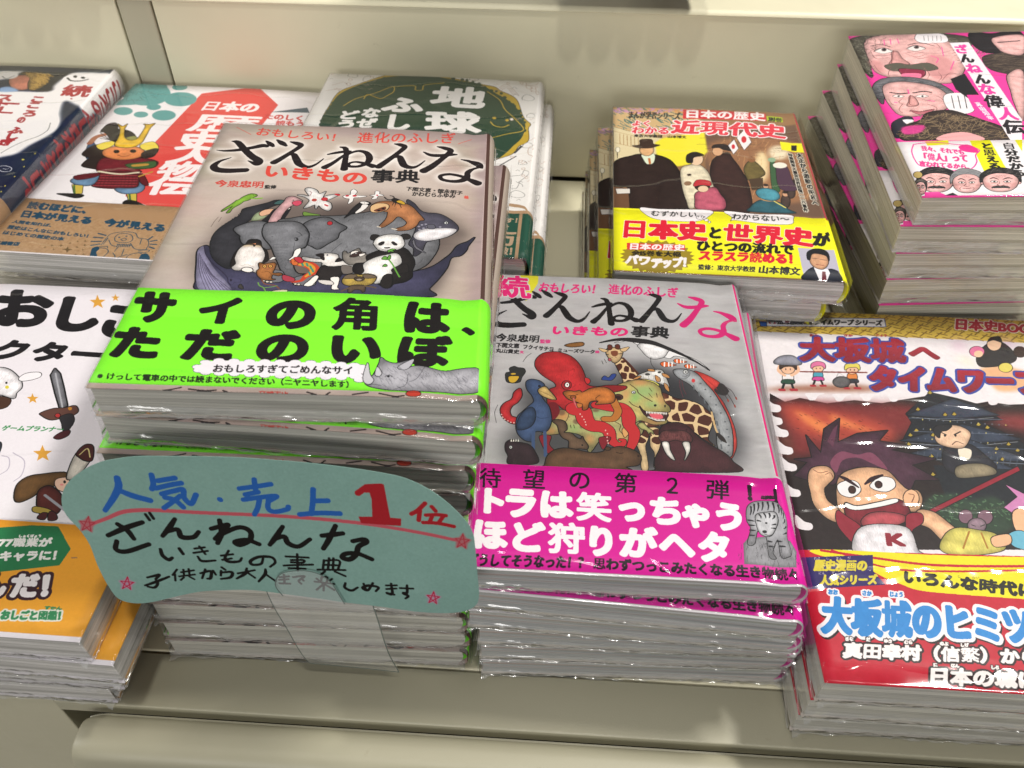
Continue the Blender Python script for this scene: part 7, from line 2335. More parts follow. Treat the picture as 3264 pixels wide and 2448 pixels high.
["p","5c1820",[181,887,317,941,327,890,225,840],0.2],
["p","6c8cac",[526,758,665,785,610,945,695,826,719,753,685,707,592,703],0.2,"111",1.2],
["p","5c1820",[603,945,636,948,727,817,670,836],0.2],
["p","c8b048",[215,776,293,771,333,676,281,671],0.15,"111",0,0],
["l","4c6c34",[234,765,284,671],[1.4]],
["p","c8b048",[633,695,692,707,734,609,694,593],0.15,"111",0,0],
["l","4c6c34",[649,697,696,605],[1.4]],
["p","1c1816",[171,659,255,668,338,664,356,642,319,620,228,640],0.1],
["p","1c1816",[653,589,666,626,741,610,842,543,814,532,697,558],0.1],
["l","b8903c",[620,920,683,986],[1.6]],
["p","1f1a18",[169,1548,283,1530,363,1448,337,1372,254,1392],0.1],
["p","8c8c4c",[298,1427,350,1462,396,1407,331,1386],0.1],
["e","e08850",[373,1225,149,16,43,-97],0.25,"111",1.4],
["p","e8d050",[138,1307,211,1373,258,1335,202,1250],0.2],
["p","e8d050",[447,1340,521,1391,596,1298,504,1274],0.2],
["p","2a201e",[561,1295,602,1285,606,1187,543,1167,508,1232],0.1],
["p","e0b430",[147,1630,200,1597,220,1638,234,1555,285,1440,339,1401,383,1421,382,1510,367,1615,339,1646,385,1645,422,1664,416,1589,435,1456,442,1368,410,1307,336,1292,264,1321,242,1435,202,1551],0.25,"111",1],
["e","1a1412",[316,1235,22,2,11,-24]],
["e","1a1412",[432,1250,22,2,11,-24]],
["l","7a3a20",[345,1190,399,1168,435,1200],[0.6]],
["r","a8845f",0,0.8,190,57.5,"ac8a66",1],
["n",0,0.8,190,57.5,0.02,1.2,1,4,0.1],
["p","a8845f",[-10,588,400,570,1043,510,1400,478,1640,450,1640,400,-10,400],0,"111",0,0],
["p","ece6e8",[-10,700,-10,590,400,572,1043,512,1640,455,1640,600],0,"111",0,0,0,0],
["t","1d4258","読むほどに、",[59,464,514,437,42,550],0.85],
["t","1d4258","日本が見える　今が見える",[67,363,1054,292,49,447],0.85],
["t","1d4258","人間を知れば、",[56,296,349,274,52,332],0.3],
["t","1d4258","歴史はこんなにおもしろい！",[59,233,635,182,52,274],0.35],
["t","1d4258","はじめての歴史の本",[60,172,474,138,54,213],0.35],
["t","1d4258","高橋書店",[68,62,231,61,60,103],0.25],
["p","6c5638",[510,51,530,63,530,88,547,63,576,58,555,48,556,22,537,48],0,"111",0,0],
["p","6c5638",[386,62,392,66,392,75,399,66,408,64,401,61,401,52,395,61],0,"111",0,0],
["p","6c5638",[417,86,425,90,424,100,431,91,442,88,434,85,434,75,428,84],0,"111",0,0],
["p","6c5638",[448,48,455,52,454,61,461,51,471,50,463,47,464,38,457,47],0,"111",0,0],
["p","6c5638",[470,89,479,94,478,106,487,94,500,92,490,88,491,75,482,88],0,"111",0,0],
["p","6c5638",[515,121,523,125,522,134,529,125,538,124,531,120,531,111,525,120],0,"111",0,0],
["p","6c5638",[553,142,560,146,560,155,566,146,576,144,569,141,569,132,563,141],0,"111",0,0],
["p","6c5638",[596,149,604,154,604,164,611,154,623,152,614,147,614,137,607,148],0,"111",0,0],
["p","6c5638",[612,109,620,114,621,125,628,114,640,111,631,107,632,96,623,107],0,"111",0,0],
["p","6c5638",[577,83,585,87,585,97,591,88,602,86,594,82,594,73,588,82],0,"111",0,0],
["p","6c5638",[626,60,633,64,632,73,639,64,648,62,641,59,641,50,635,59],0,"111",0,0],
["p","6c5638",[606,9,613,13,612,22,619,13,628,11,621,8,621,-1,615,8],0,"111",0,0],
["p","6c5638",[651,17,659,21,658,30,665,21,674,19,667,16,667,7,661,16],0,"111",0,0],
["p","6c5638",[1060,209,1066,212,1066,220,1071,213,1079,211,1073,208,1072,200,1068,208],0,"111",0,0],
["p","6c5638",[1078,132,1082,134,1082,139,1085,134,1089,133,1086,132,1085,127,1083,131],0,"111",0,0],
["p","6c5638",[1054,86,1059,89,1059,95,1063,89,1071,87,1065,85,1064,78,1060,85],0,"111",0,0],
["p","6c5638",[1081,36,1086,38,1086,44,1090,38,1097,37,1091,35,1091,29,1087,35],0,"111",0,0],
["l","1d4258",[724,122,724,198,734,242,803,271,876,265,917,218,977,207,1008,160,1013,110],[0.5]],
["l","1d4258",[772,203,777,238,810,254,861,242,890,198,879,167,832,158,792,171,772,203],[0.5]],
["l","1d4258",[818,191,840,176,852,194,832,205,818,191],[0.5]],
["l","1d4258",[734,131,733,199],[0.5]],
["l","1d4258",[749,175,786,128,826,116],[0.5]],
["l","1d4258",[816,140,909,133],[0.5]],
["l","1d4258",[834,67,835,108],[0.5]],
["l","1d4258",[894,32,880,96],[0.5]],
["l","1d4258",[894,156,947,103,1022,103],[0.5]],
["l","1d4258",[944,204,955,154],[0.5]],
["l","1d4258",[745,1,780,-20,792,6,799,55,775,86,732,93],[0.5]],
["l","1d4258",[811,-45,862,5,831,50],[0.5]],
["l","1d4258",[880,-25,881,7,923,43],[0.5]],
["l","1d4258",[954,-26,932,12,942,45,983,66,1018,53],[0.5]],
["l","1d4258",[718,100,763,113,775,98],[0.5]],
["l","1d4258",[973,89,1033,100,1032,79,979,74],[0.5]],
["l","1d4258",[820,140,828,112],[0.5]],
["l","1d4258",[831,141,839,113],[0.5]],
["l","1d4258",[842,142,849,114],[0.5]],
["l","1d4258",[852,143,860,115],[0.5]],
["l","1d4258",[863,145,870,116],[0.5]],
["l","1d4258",[873,146,881,117],[0.5]],
["l","1d4258",[884,147,891,118],[0.5]],
["l","1d4258",[894,148,902,119],[0.5]],
["p","1d4258",[695,44,686,85,712,104,732,81,728,48,751,9,742,-24,712,-3]],
["p","1d4258",[995,-30,1009,4,1008,52,1038,64,1074,19,1073,-29,1038,-17,1028,-50]],
["l","1d4258",[652,238,707,222],[1.1]],
["l","1d4258",[643,196,700,194],[1.1]],
["l","1d4258",[649,152,707,158],[1.1]],
["l","1d4258",[666,111,710,129],[1.1]],
["l","1d4258",[987,208,999,239],[1.1]],
["l","1d4258",[1008,189,1041,205],[1.1]],
["l","1d4258",[1020,161,1057,161],[1.1]],
["l","1d4258",[1024,132,1059,119],[1.1]],
["e","1d4258",[799,210,6,1,3,-6]],
["e","1d4258",[837,227,6,1,3,-6]],
["r","ece6e8",0,0,190,0.8],
["r","b8b0a8",181.5,0,200,242]],
'H':[
["r","16213a",0,0,190,232],
["n",0,0,190,232,0.02,14,1,3,0.3],
["p","f0eaea",[398,2173,886,2204,927,2134,786,2037,509,1967],0,"111",0,0,1],
["p","1e1e22",[902,2186,1304,2211,1281,2156,1243,2065,1266,1861,1169,1855,930,2063],0,"111",0,1,1],
["p","f0ecec",[541,1766,957,1850,1184,1856,1258,1894,1236,1978,1258,2137,1304,2211,1552,2227,1672,2145,1705,2042,1700,1644,1667,1618,1557,1667,1427,1739,1467,1567,1534,1418,1557,1271,1476,1082,1440,957,1359,898,1097,752],0,"111",0,1,1.2],
["p","f0ecec",[541,1766,961,1842,1184,1856,1273,1895,1250,2119,1331,2186,1559,2209,1657,2144,1682,2040,1679,1658,1643,1640,1543,1698,1413,1755,1453,1566,1527,1417,1544,1270,1457,1108,1401,995,1346,924,1083,777]],
["p","d08068",[854,2041,866,2112,977,2128,1046,2001,1071,1916,1019,1879,928,1925],0.3,"111",2],
["p","8a6a34",[887,2167,953,2181,1049,2178,1127,2146,1159,2043,1153,1922,1094,1884,1031,1983,990,2102],0.3,"111",3],
["k","b89448",[930,2161,1111,2163,1159,2043,1101,1901,1006,2068],80,0.6,5,3,-0.6,1.5],
["p","8aa8d0",[853,1903,920,1924,1012,1862,886,1838],0,"111",0,1,0.5],
["e","f0ecec",[796,2126,85,5,34,-69],0,"111",0,0.4],
["l","333",[771,2098,819,2065,859,2112],[0.6]],
["l","222",[1281,2112,1327,2070,1397,2071,1445,2104],[1.5]],
["e","222",[1329,2141,15,1,9,-21]],
["e","222",[1396,2128,17,1,7,-17]],
["t","a82c34","続",[1351,1808,1580,1806,1307,2008],0.8],
["e","a82c34",[1457,1777,9,1,4,-10]],
["t","a82c34","こ",[1171,1691,1286,1685,1147,1804],1.0],
["t","a82c34","こ",[1186,1596,1301,1591,1163,1707],1.0],
["t","a82c34","ろ",[1216,1474,1329,1469,1194,1581],1.0],
["t","a82c34","の",[1227,1376,1289,1368,1205,1481],1.0],
["t","a82c34","ふ",[1239,1223,1348,1218,1217,1324],1.0],
["t","a82c34","し",[1253,1138,1360,1133,1232,1237],1.0],
["t","a82c34","ぎ",[1253,1054,1360,1050,1232,1151],1.0],
["t","a82c34","ス",[915,1691,1045,1686,884,1812],1.3],
["t","a82c34","ト",[940,1597,1069,1592,910,1715],1.3],
["t","a82c34","ー",[1013,1601,1142,1597,983,1720],1.3],
["t","a82c34","リ",[951,1504,1079,1499,921,1620],1.3],
["t","a82c34","ー",[1031,1463,1158,1458,1003,1577],1.3],
["l","333",[1470,1399,1496,1297,1473,1208,1416,1134,1368,1048,1333,950],[0.7],1,0.6],
["p","e8dc50",[1588,963,1581,959,1585,949,1576,957,1568,954,1569,962,1560,969,1571,967,1573,976,1577,966],0,"111",0,0],
["p","e8dc50",[1532,883,1525,878,1529,869,1520,877,1512,873,1514,881,1505,889,1515,887,1517,895,1521,886],0,"111",0,0],
["p","e8dc50",[1606,788,1599,784,1603,775,1594,782,1587,779,1588,787,1579,794,1590,792,1591,800,1595,791],0,"111",0,0],
["p","e8dc50",[1600,663,1593,659,1597,650,1589,657,1581,654,1582,662,1574,669,1584,667,1585,674,1590,666],0,"111",0,0],
["p","e8dc50",[1609,478,1602,474,1606,466,1597,472,1590,469,1591,477,1583,483,1593,481,1594,489,1598,481],0,"111",0,0],
["p","e8dc50",[1589,546,1582,542,1586,534,1577,540,1570,537,1571,545,1563,551,1573,550,1574,557,1578,549],0,"111",0,0],
["l","d8d8e0",[1410,784,1446,793,1495,770,1503,732,1462,721,1416,746],[0.5]],
["l","d8d8e0",[1444,758,1467,752,1481,763],[0.4]],
["r","a8845f",0,0,190,42],
["r","5a1c48",120,30,140,36],
["r","efeaea",160,180,190,232],
["t","a02830","こころのふしぎなぜどうして",[1630,600,1820,600,1630,2240],0.9,[],1],
["r","b8b0a8",180,0,200,242]],
'I':[
["r","e6e0e6",0,0,190,226,"e8e2e8",1],
["t","191618","お",[276,1839,644,1824,147,2185],2.2],
["t","191618","し",[616,1831,927,1816,532,2145],2.2],
["t","191618","ご",[924,1787,1229,1773,844,2120],2.2],
["t","191618","キャラクター",[-209,1581,1079,1569,-252,1742],1.1],
["p","d89c3c",[777,2157,809,2114,845,2115,830,2086,861,2041,820,2064,804,2035,793,2079,753,2106,787,2112],0,"111",0,0],
["p","d89c3c",[879,2173,895,2151,914,2150,906,2134,922,2110,901,2123,893,2107,887,2132,866,2146,883,2150],0,"111",0,0],
["p","d89c3c",[791,1338,811,1314,835,1314,827,1296,845,1272,819,1285,809,1268,802,1293,776,1308,797,1313],0,"111",0,0],
["p","d89c3c",[1010,999,1040,964,1073,966,1059,940,1087,905,1049,922,1032,899,1022,936,984,957,1016,962],0,"111",0,0],
["p","4a3024",[578,1300,693,1292,710,1235,658,1210,592,1223],0.2],
["p","efeaee",[478,1476,519,1512,589,1498,677,1433,715,1375,708,1334,714,1294,628,1316,578,1300],0.35,"111",1.5],
["p","efeaee",[667,1442,689,1480,752,1491,774,1464,743,1436,690,1422],0.3],
["p","efeaee",[481,1498,435,1580,488,1541,513,1497],0.3],
["e","222",[618,1402,6,1,4,-8]],
["e","d8c840",[638,1371,10,1,6,-12]],
["p","77767c",[822,1479,820,1528,866,1490,928,1397,1010,1265,984,1243,905,1354],0.45,"111",1,0],
["l","a8a8ae",[841,1492,991,1253],[0.8],0],
["p","5c3c34",[900,1206,948,1239,1001,1249,1049,1269,1081,1234,1067,1203,1021,1180,971,1165,916,1188],0.4],
["e","a83030",[993,1196,12,1,6,-13],0.2],
["e","b87c30",[1033,1248,10,1,5,-11]],
["p","2e2a2e",[1011,1188,1055,1212,1091,1168,1090,1103,1067,1100,1039,1144],0.3],
["p","4a2024",[1042,1052,1065,1091,1098,1103,1106,1071,1075,1043],0.3],
["t","3c8c50","ゲームプランナー",[760,1073,1069,1089,757,1110],0.25],
["l","b8b0c0",[849,917,891,904,920,839,891,794],[0.5]],
["l","b8b0c0",[893,939,971,895,1001,813,984,770],[0.5]],
["p","6a4c2c",[1038,671,1010,748,1035,800,1104,824,1190,841,1227,820,1200,767,1132,744,1118,695,1073,656],0.35,"111",1.5],
["p","e8c0a8",[1177,798,1218,810,1253,773,1257,733,1218,737,1184,766],0.3],
["e","222",[1221,786,6,1,5,-9]],
["e","e89090",[1215,769,8,1,3,-6]],
["p","dcd4c8",[1217,818,1196,952,1227,1017,1261,1003,1282,944,1270,841,1248,805],0.4,"111",1.2],
["p","4a2420",[1198,961,1214,1016,1257,1011,1290,927,1259,921,1224,938],0.35],
["l","d8c888",[1216,954,1237,995,1273,943],[0.6]],
["p","5c2a24",[1127,728,1165,756,1243,707,1270,647,1264,601,1193,601,1154,651],0.35,"111",1.2],
["p","a89040",[1149,635,1219,627,1257,603,1165,606],0.25],
["l","9c9ca4",[1166,703,1296,627],[1.2],0],
["p","4a2020",[1199,602,1224,604,1229,570,1194,575],0.3],
["p","4a2020",[1232,613,1260,608,1283,575,1248,569],0.3],
["p","30343c",[772,980,796,1000,819,967,832,898,815,905],0.3],
["r","eea02c",0,2.2,190,55.3,"f2aa38",1],
["p","2c7a4c",[980,497,1190,533,1309,537,1419,425,1408,340,1173,289,1066,306],0,"111",0,0],
["t","efece8","77職業が",[1096,408,1325,429,1085,456],0.5],
["t","efece8","しょくぎょう",[1162,465,1263,474,1156,480],0.12],
["t","efece8","かわいいキャラに！",[913,317,1415,367,897,369],0.55],
["t","efe8ea","だ！",[1271,172,1505,187,1228,290],2.0,[["3a2028",1.4]]],
["t","efe8ea","なん",[1039,159,1255,170,988,277],2.0,[["3a2028",1.4]]],
["t","3c8c5c","おしごと図鑑！",[1285,71,1555,88,1271,114],0.55,[["e8e8dc",0.6]]],
["t","3c8c5c","ずかん",[1444,131,1516,133,1439,146],0.12],
["p","b08050",[1438,385,1466,387,1469,381,1446,377],0,"111",0,0],
["r","e8e2e8",0,0,190,2.2],
["r","b8b0a8",181.5,0,200,242]]}
# every cover is printed with the strokes above; PAPER gives its size, base colour and resolution
PAPER={'A': (160, 198.4, 8, 'b3a096'), 'B': (160, 198.4, 7, 'b0adae'), 'C': (196, 239.5, 6, 'e6dfe2'), 'D': (154, 193.1, 7, '8f6a48'), 'E': (158, 193, 7, 'ee3f9c'), 'F': (188, 229, 5, 'e6e2de'), 'G': (188, 229, 5, 'ece6e8'), 'H': (186, 229, 4, '16213a'), 'I': (186, 222, 6, 'e6e0e6'), 'S': (170, 90, 10, '86aaa0')}
IMG={}
for k,(wmm,hmm,ppm,base) in PAPER.items():
    c=Canvas(wmm,hmm,ppm,base); c.run(ART.get(k,[])); IMG[k]=(c.image('print_'+k),c.wmm,c.hmm)
bpy.data.objects.remove(_to)
print('art',round(time.time()-T0,1))
# ---------------------------------------------------------------- materials
METAL=paint_metal('beige_painted_metal','d8d2b6'); METAL_SHADED=paint_metal('beige_metal_darkened_for_shade','9c9883'); METAL2=paint_metal('beige_painted_metal_upright','b0ab94'); DARK=paint_metal('dark_gap_metal','3a382f',.7)  # rail and drawer tint: counter paint darkened, their shade put into the colour
FILM_T=film_material('shrink_film_flat',.16,.08,.0006,60,(1.6,.6,1),.08,1.)
FILM_S=film_material('shrink_film_side',0,.30,.0012,90,(.35,.35,1.2),.10,1.3,.03)
FILM_C=film_material('shrink_film_crimped',0,.95,.0022,190,(.4,.4,1.3),.13,2.4,.15)
# ---------------------------------------------------------------- display counter
def counter():
    t=thing('display_counter','cream painted metal shop counter with a back wall and upper step, under the book stacks','counter',(0,0.156,0))
    t.location=(0,0,0)
    def part(name,boxes,mat=METAL,bv=.0012):
        V=[];F=[]
        for b in boxes:
            v,f=box_vf(*[x*MM for x in b]); n=len(V); V+=v; F+=[tuple(i+n for i in q) for q in f]
        o=mesh(name,V,F,mat,t); 
        if bv: bevel(o,bv)
        return o
    part('counter_top',[(-900,900,183.6,628,-22,0)]); part('front_rail',[(-219,900,156.4,183.1,-9,-.05)],METAL_SHADED,.0008)
    for x0,x1,yy in ((-243.0,-220.5,158),(-265.0,-244.2,159.4),(-900,-266.2,161)): part('upright',[(x0,x1,yy,183,-400,-.4)],METAL2,.0006)
    part('back_panel',[(-310,900,629.5,640,2,139)]); part('upright',[(-337,-311.2,629.2,640,2,139)],METAL2); part('back_panel',[(-900,-338.6,629.8,640,2,139)])
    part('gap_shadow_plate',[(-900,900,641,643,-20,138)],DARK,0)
    # upper step with a rolled front edge
    prof=[(634,139.2),(627.5,139.2)]+[(631.5-5*math.cos(a),137.6+5.6*math.sin(a)) for a in np.linspace(.5,math.pi/2,7)]+[(760,143.4),(760,139.2)]
    for x0,x1 in ((-337.6,900),(-900,-339)):
        V=[(x*MM,y*MM,z*MM) for x in (x0,x1) for y,z in prof]; n=len(prof)
        F=[(i,(i+1)%n,n+(i+1)%n,n+i) for i in range(n)]+[tuple(range(n-1,-1,-1)),tuple(range(n,2*n))]
        mesh('upper_step',V,F,METAL,t)
    # drawer front below the counter, rounded like a bull nose
    prof=[(155,-6)]+[(146+9*math.cos(a),-10+9.5*math.sin(a)) for a in np.linspace(.25,math.pi/2,6)]+[(142,-.6)]+[(142-9*math.sin(a),-10+9.4*math.cos(a)) for a in np.linspace(.15,1.35,8)]+[(130,-20),(127.5,-45),(126.5,-160),(150,-160)]
    m=40; V=[];F=[];xs=[-203,-202.4,-201,-198.5,-194]+[-180+i*1100/(m-6) for i in range(m-5)]
    cy,cz=141,-20
    for x in xs:
        ins=max(0.,(-194-x)/9.)**2; sfac=1-.10*ins
        for y,z in prof: V.append((x*MM,(cy+(y-cy)*sfac)*MM,(cz+(z-cz)*sfac)*MM))
    n=len(prof)
    for j in range(len(xs)-1):
        for i in range(n): F.append((j*n+i,j*n+(i+1)%n,(j+1)*n+(i+1)%n,(j+1)*n+i))
    F.append(tuple(range(n-1,-1,-1)))
    o=mesh('drawer_front',V,F,METAL_SHADED,t,smooth=True)
    part('carcass',[(-900,900,184,620,-400,-23)],DARK,0); part('carcass_rail',[(-219,900,172,182.5,-400,-9.5)],DARK,0)
    return t
counter()
g=mesh('floor',*box_vf(-3,3,-2.5,2.5,-.82,-.8),paint_metal('grey_shop_floor','8d8a84',.5)); g['kind']='structure'
# ---------------------------------------------------------------- books
def book_meshes(key,w_,h_,t_,a,b,band,dips,cols,film=True,fringe=1.,rnd=1,spine='R'):
    "returns list of (name, mesh, parent index) template objects in book space (mm origin at the lower front corner)"
    R=random.Random(rnd*13+len(key)); img,iw,ih=IMG[key]
    def dip(u,v):
        if not dips: return 0
        x=u/w_; y=v/h_
        d=dips[0]*math.exp(-((x-.93)/.035)**2)+dips[1]*(.5+.5*math.sin(6.3*(x*1.15+.12)))*(.35+.65*y)*(1-.5*abs(2*y-1))
        return max(0.,d)
    def th(u,v): return t_+a*u+b*v
    mir=(lambda u: w_-u) if spine=='L' else (lambda u:u)
    RB=4.2; BU=1.6
    def profile(off,v):
        "points (u,z,s) around the jacket; s is the length along it"
        pts=[]; N=26
        for i in range(N+1):
            u=(w_-RB)*i/N; pts.append((u,th(u,v)+off-dip(u,v),u))
        T=th(w_,v); s0=w_-RB
        for i in range(1,10):
            an=math.pi*i/10; uu=w_-RB+(RB+off)*math.sin(an)**.8*(1+ .0); zz=T/2+(T/2+off)*math.cos(an)
            pts.append((uu+BU*math.sin(an),zz,s0+RB*.6+ (T+3)*i/10))
        for i in range(8,-1,-1):
            u=(w_-RB)*i/8; pts.append((u,-off*.0+.12-off*.2,s0+T+5))
        return pts
    def wrap(name,off,v0,v1,mat,nv,thick,jag=0):
        V=[];UV=[];vs=[v0+(v1-v0)*j/nv for j in range(nv+1)]
        for j,v in enumerate(vs):
            for (u,z,s) in profile(off,v):
                V.append((mir(u)*MM,v*MM,z*MM)); UV.append(((s if spine=='R' else (w_-s if s<=w_ else -1))/iw,v/ih))
        n=len(profile(off,0)); F=[]
        for j in range(nv):
            for i in range(n-1):
                q=(j*n+i,j*n+i+1,(j+1)*n+i+1,(j+1)*n+i); F.append(q if spine=='R' else q[::-1])
        o=mesh(name,V,F,mat,None,UV,True)
        m=o.modifiers.new('thickness','SOLIDIFY'); m.thickness=thick; m.offset=-1
        return o
    out=[]
    pm=PM[key]
    out.append(wrap('cover',0,0,h_,pm,20,.0004))
    # page block
    e=.9 ; us=[e+(w_-RB-.6-e)*i/22 for i in range(23)]; ring=[]
    def prf(v):
        L=[(u,th(u,v)-dip(u,v)-.55) for u in us]; T=th(w_,v)
        for i in range(1,6):
            an=math.pi*i/6; L.append((w_-RB+(RB-.9)*math.sin(an),T/2+(T/2-.55)*math.cos(an)))
        L+= [(u,.5) for u in us[::-4]]+[(e,.5)]
        return L
    vs=[1.1+(h_-2.2)*j/16 for j in range(17)]; V=[];F=[]; n=len(prf(0))
    for v in vs:
        for u,z in prf(v): V.append((mir(u)*MM,v*MM,z*MM))
    for j in range(16):
        for i in range(n): F.append((j*n+i,j*n+(i+1)%n,(j+1)*n+(i+1)%n,(j+1)*n+i))
    F.append(tuple(range(n))); F.append(tuple(range(16*n+n-1,16*n-1,-1)))
    o=mesh('page_block',V,F,PG[cols])
    out.append(o)
    if band: out.append(wrap('paper_band',.22,band[0],band[1],pm,6,.00018))
    if film:
        def nz(x,y,z,s): return noise.noise(Vector((x*s+rnd*7.3,y*s,z*s)))
        # flat film over the top
        us=[-.6,0,.5,1.,1.7,3]+[6+(w_-RB-7)*i/29 for i in range(30)]+[w_-RB+.8,w_-RB+1.8,w_-RB+3,w_-RB+4,w_+.6]; vs=[-1,-.5,0,.5,1.1,2]+[5+(h_-10)*j/34 for j in range(35)]+[h_-1.5,h_-.5,h_+1]
        def ft(u,v):
            uc=min(max(u,0),w_-RB); z=th(min(u,w_),v)-dip(uc,v)+.65+.22*nz(u,v*.4,0,.06)+.1*nz(u*.5,v,3,.2)
            ex=max(0,u-(w_-RB)); z-=ex*ex*.12
            z-=max(0,(1.1-min(u+.6,v+1)))*.6
            return (mir(u)*MM,v*MM,z*MM)
        V,F=grid(ft,us,vs)
        if spine=='L': F=[q[::-1] for q in F]
        mi=[0]*len(F)
        # film on the four sides: smooth above, gathered and crimped along the lower part
        def side(p0,p1,nrm,amp,hem):
            nonlocal V,F,mi
            L=math.hypot(p1[0]-p0[0],p1[1]-p0[1]); m_=int(L/1.8); k_=9
            def fs(s,q):
                u=p0[0]+(p1[0]-p0[0])*s; v=p0[1]+(p1[1]-p0[1])*s; T=th(min(max(u,0),w_),v)+.3
                zz=.15+(T-.15)*q; g=math.exp(-((q-.28-.10*nz(u*.1+v*.1,0,3,.3))/.17)**2)
                d=.45+amp*(g*(.9+.9*abs(nz(u*.3+v*.3,zz,5,.8))+.5*nz((u+v)*1.,zz*2,9,.9))+.25*nz(u*.3+v*.3,zz,1,.25))
                if q==1: d=.3
                return (mir(u+nrm[0]*d)*MM,(v+nrm[1]*d)*MM,zz*MM)
            v2,f2=grid(fs,[i/m_ for i in range(m_+1)],[i/k_ for i in range(k_+1)])
            n0=len(V); V+=v2; F+=[tuple(i+n0 for i in q) for q in f2]; mi+=[2 if i//m_<4 and amp>.3 else 1 for i in range(len(f2))]
            if hem: # crimped seam standing off the lower edge, longest at the corners
                hm=[];st=int(L/1.1)
                for i in range(st+1):
                    s=i/st; u=p0[0]+(p1[0]-p0[0])*s; v=p0[1]+(p1[1]-p0[1])*s
                    c=min(s,1-s)*L; ln=(.25+1.5*max(0,nz(u,v,1,.13))+.5*abs(nz(u,v,8,.7))+3.2*math.exp(-c/3.2)*(.4+.6*R.random()))*hem
                    z0=2.2+1.6*nz(u*.5,v*.5,2,.12); d=1.2+.5*nz(u,v,4,.3)
                    P_=lambda e,z:(mir(u+nrm[0]*e)*MM,(v+nrm[1]*e)*MM,max(.15,z)*MM)
                    hm.append([P_(d,z0),P_(d+ln*.6,z0+.35*nz(u,v,6,.9)*hem),P_(d+ln,z0-ln*.3+.5*nz(u,v,7,1.1)*hem)])
                n0=len(V)
                for r_ in hm: V+=r_
                for i in range(st):
                    for j in (0,1): q=n0+i*3+j; F.append((q,q+3,q+4,q+1)); mi.append(2)
        cr=fringe
        side((0,0),(w_,0),(0,-1),cr,cr); side((w_+BU,0),(w_+BU,h_),(1,0),.35*cr,.3*cr); side((0,h_),(0,0),(-1,0),.35*cr,.3*cr); side((w_,h_),(0,h_),(0,1),.2*cr,0)
        o=mesh('plastic_wrap',V,F,[FILM_T,FILM_S,FILM_C],None,None,True); o.data.polygons.foreach_set('material_index',mi)
        out.append(o)
    for o in out: COL.objects.unlink(o)
    return out
PM={k:paper_material('printed_'+k,v[0]) for k,v in IMG.items() if k!='S'}
PG={'grey':page_material('pages_grey','b4b1a8','d8d5ca'),'mixed':page_material('pages_tinted','a0a3a6','cacbc9',('b58c88','8fa294')),'cream':page_material('pages_cream','b8b09a','dcd6c4'),'light':page_material('pages_pale','bdbab3','e2deda')}
ORD=['bottom','top','second','third','fourth','fifth','sixth','seventh','eighth','ninth','tenth','eleventh']
def stack(key,cfg,poses,desc,cat,group,topdesc):
    n=cfg['n']; o=cfg['o']; t_=o[2]/n-.45; sa,sb=cfg['a']/n,cfg['b']/n
    var=[book_meshes(key,cfg['w'],cfg['h'],t_,sa,sb,cfg['band'],cfg['dips'],cfg['pages'],rnd=r,spine=cfg.get('spine','R'),fringe=cfg.get('fringe',1.)) for r in ((1,2,3) if n>5 else (1,2))]
    for i in range(n):          # i=0 is the lowest
        down=n-i                # 1 = top book
        x,y,yaw=poses[down-1]
        z=i*o[2]/n
        ex,ey=cfg['a']*i/n,cfg['b']*i/n
        lab=topdesc if down==1 else (('lowest book' if i==0 else ORD[down]+' book down')+' '+desc)
        r=thing(cat.replace(' ','_'),lab,'book',(x*MM,y*MM,z*MM),(math.atan(ey),-math.atan(ex),math.radians(yaw)),group)
        for src in var[(i*2+1)%len(var)]:
            c=src.copy(); COL.objects.link(c); c.parent=r; c.name=src.name.split('.')[0]
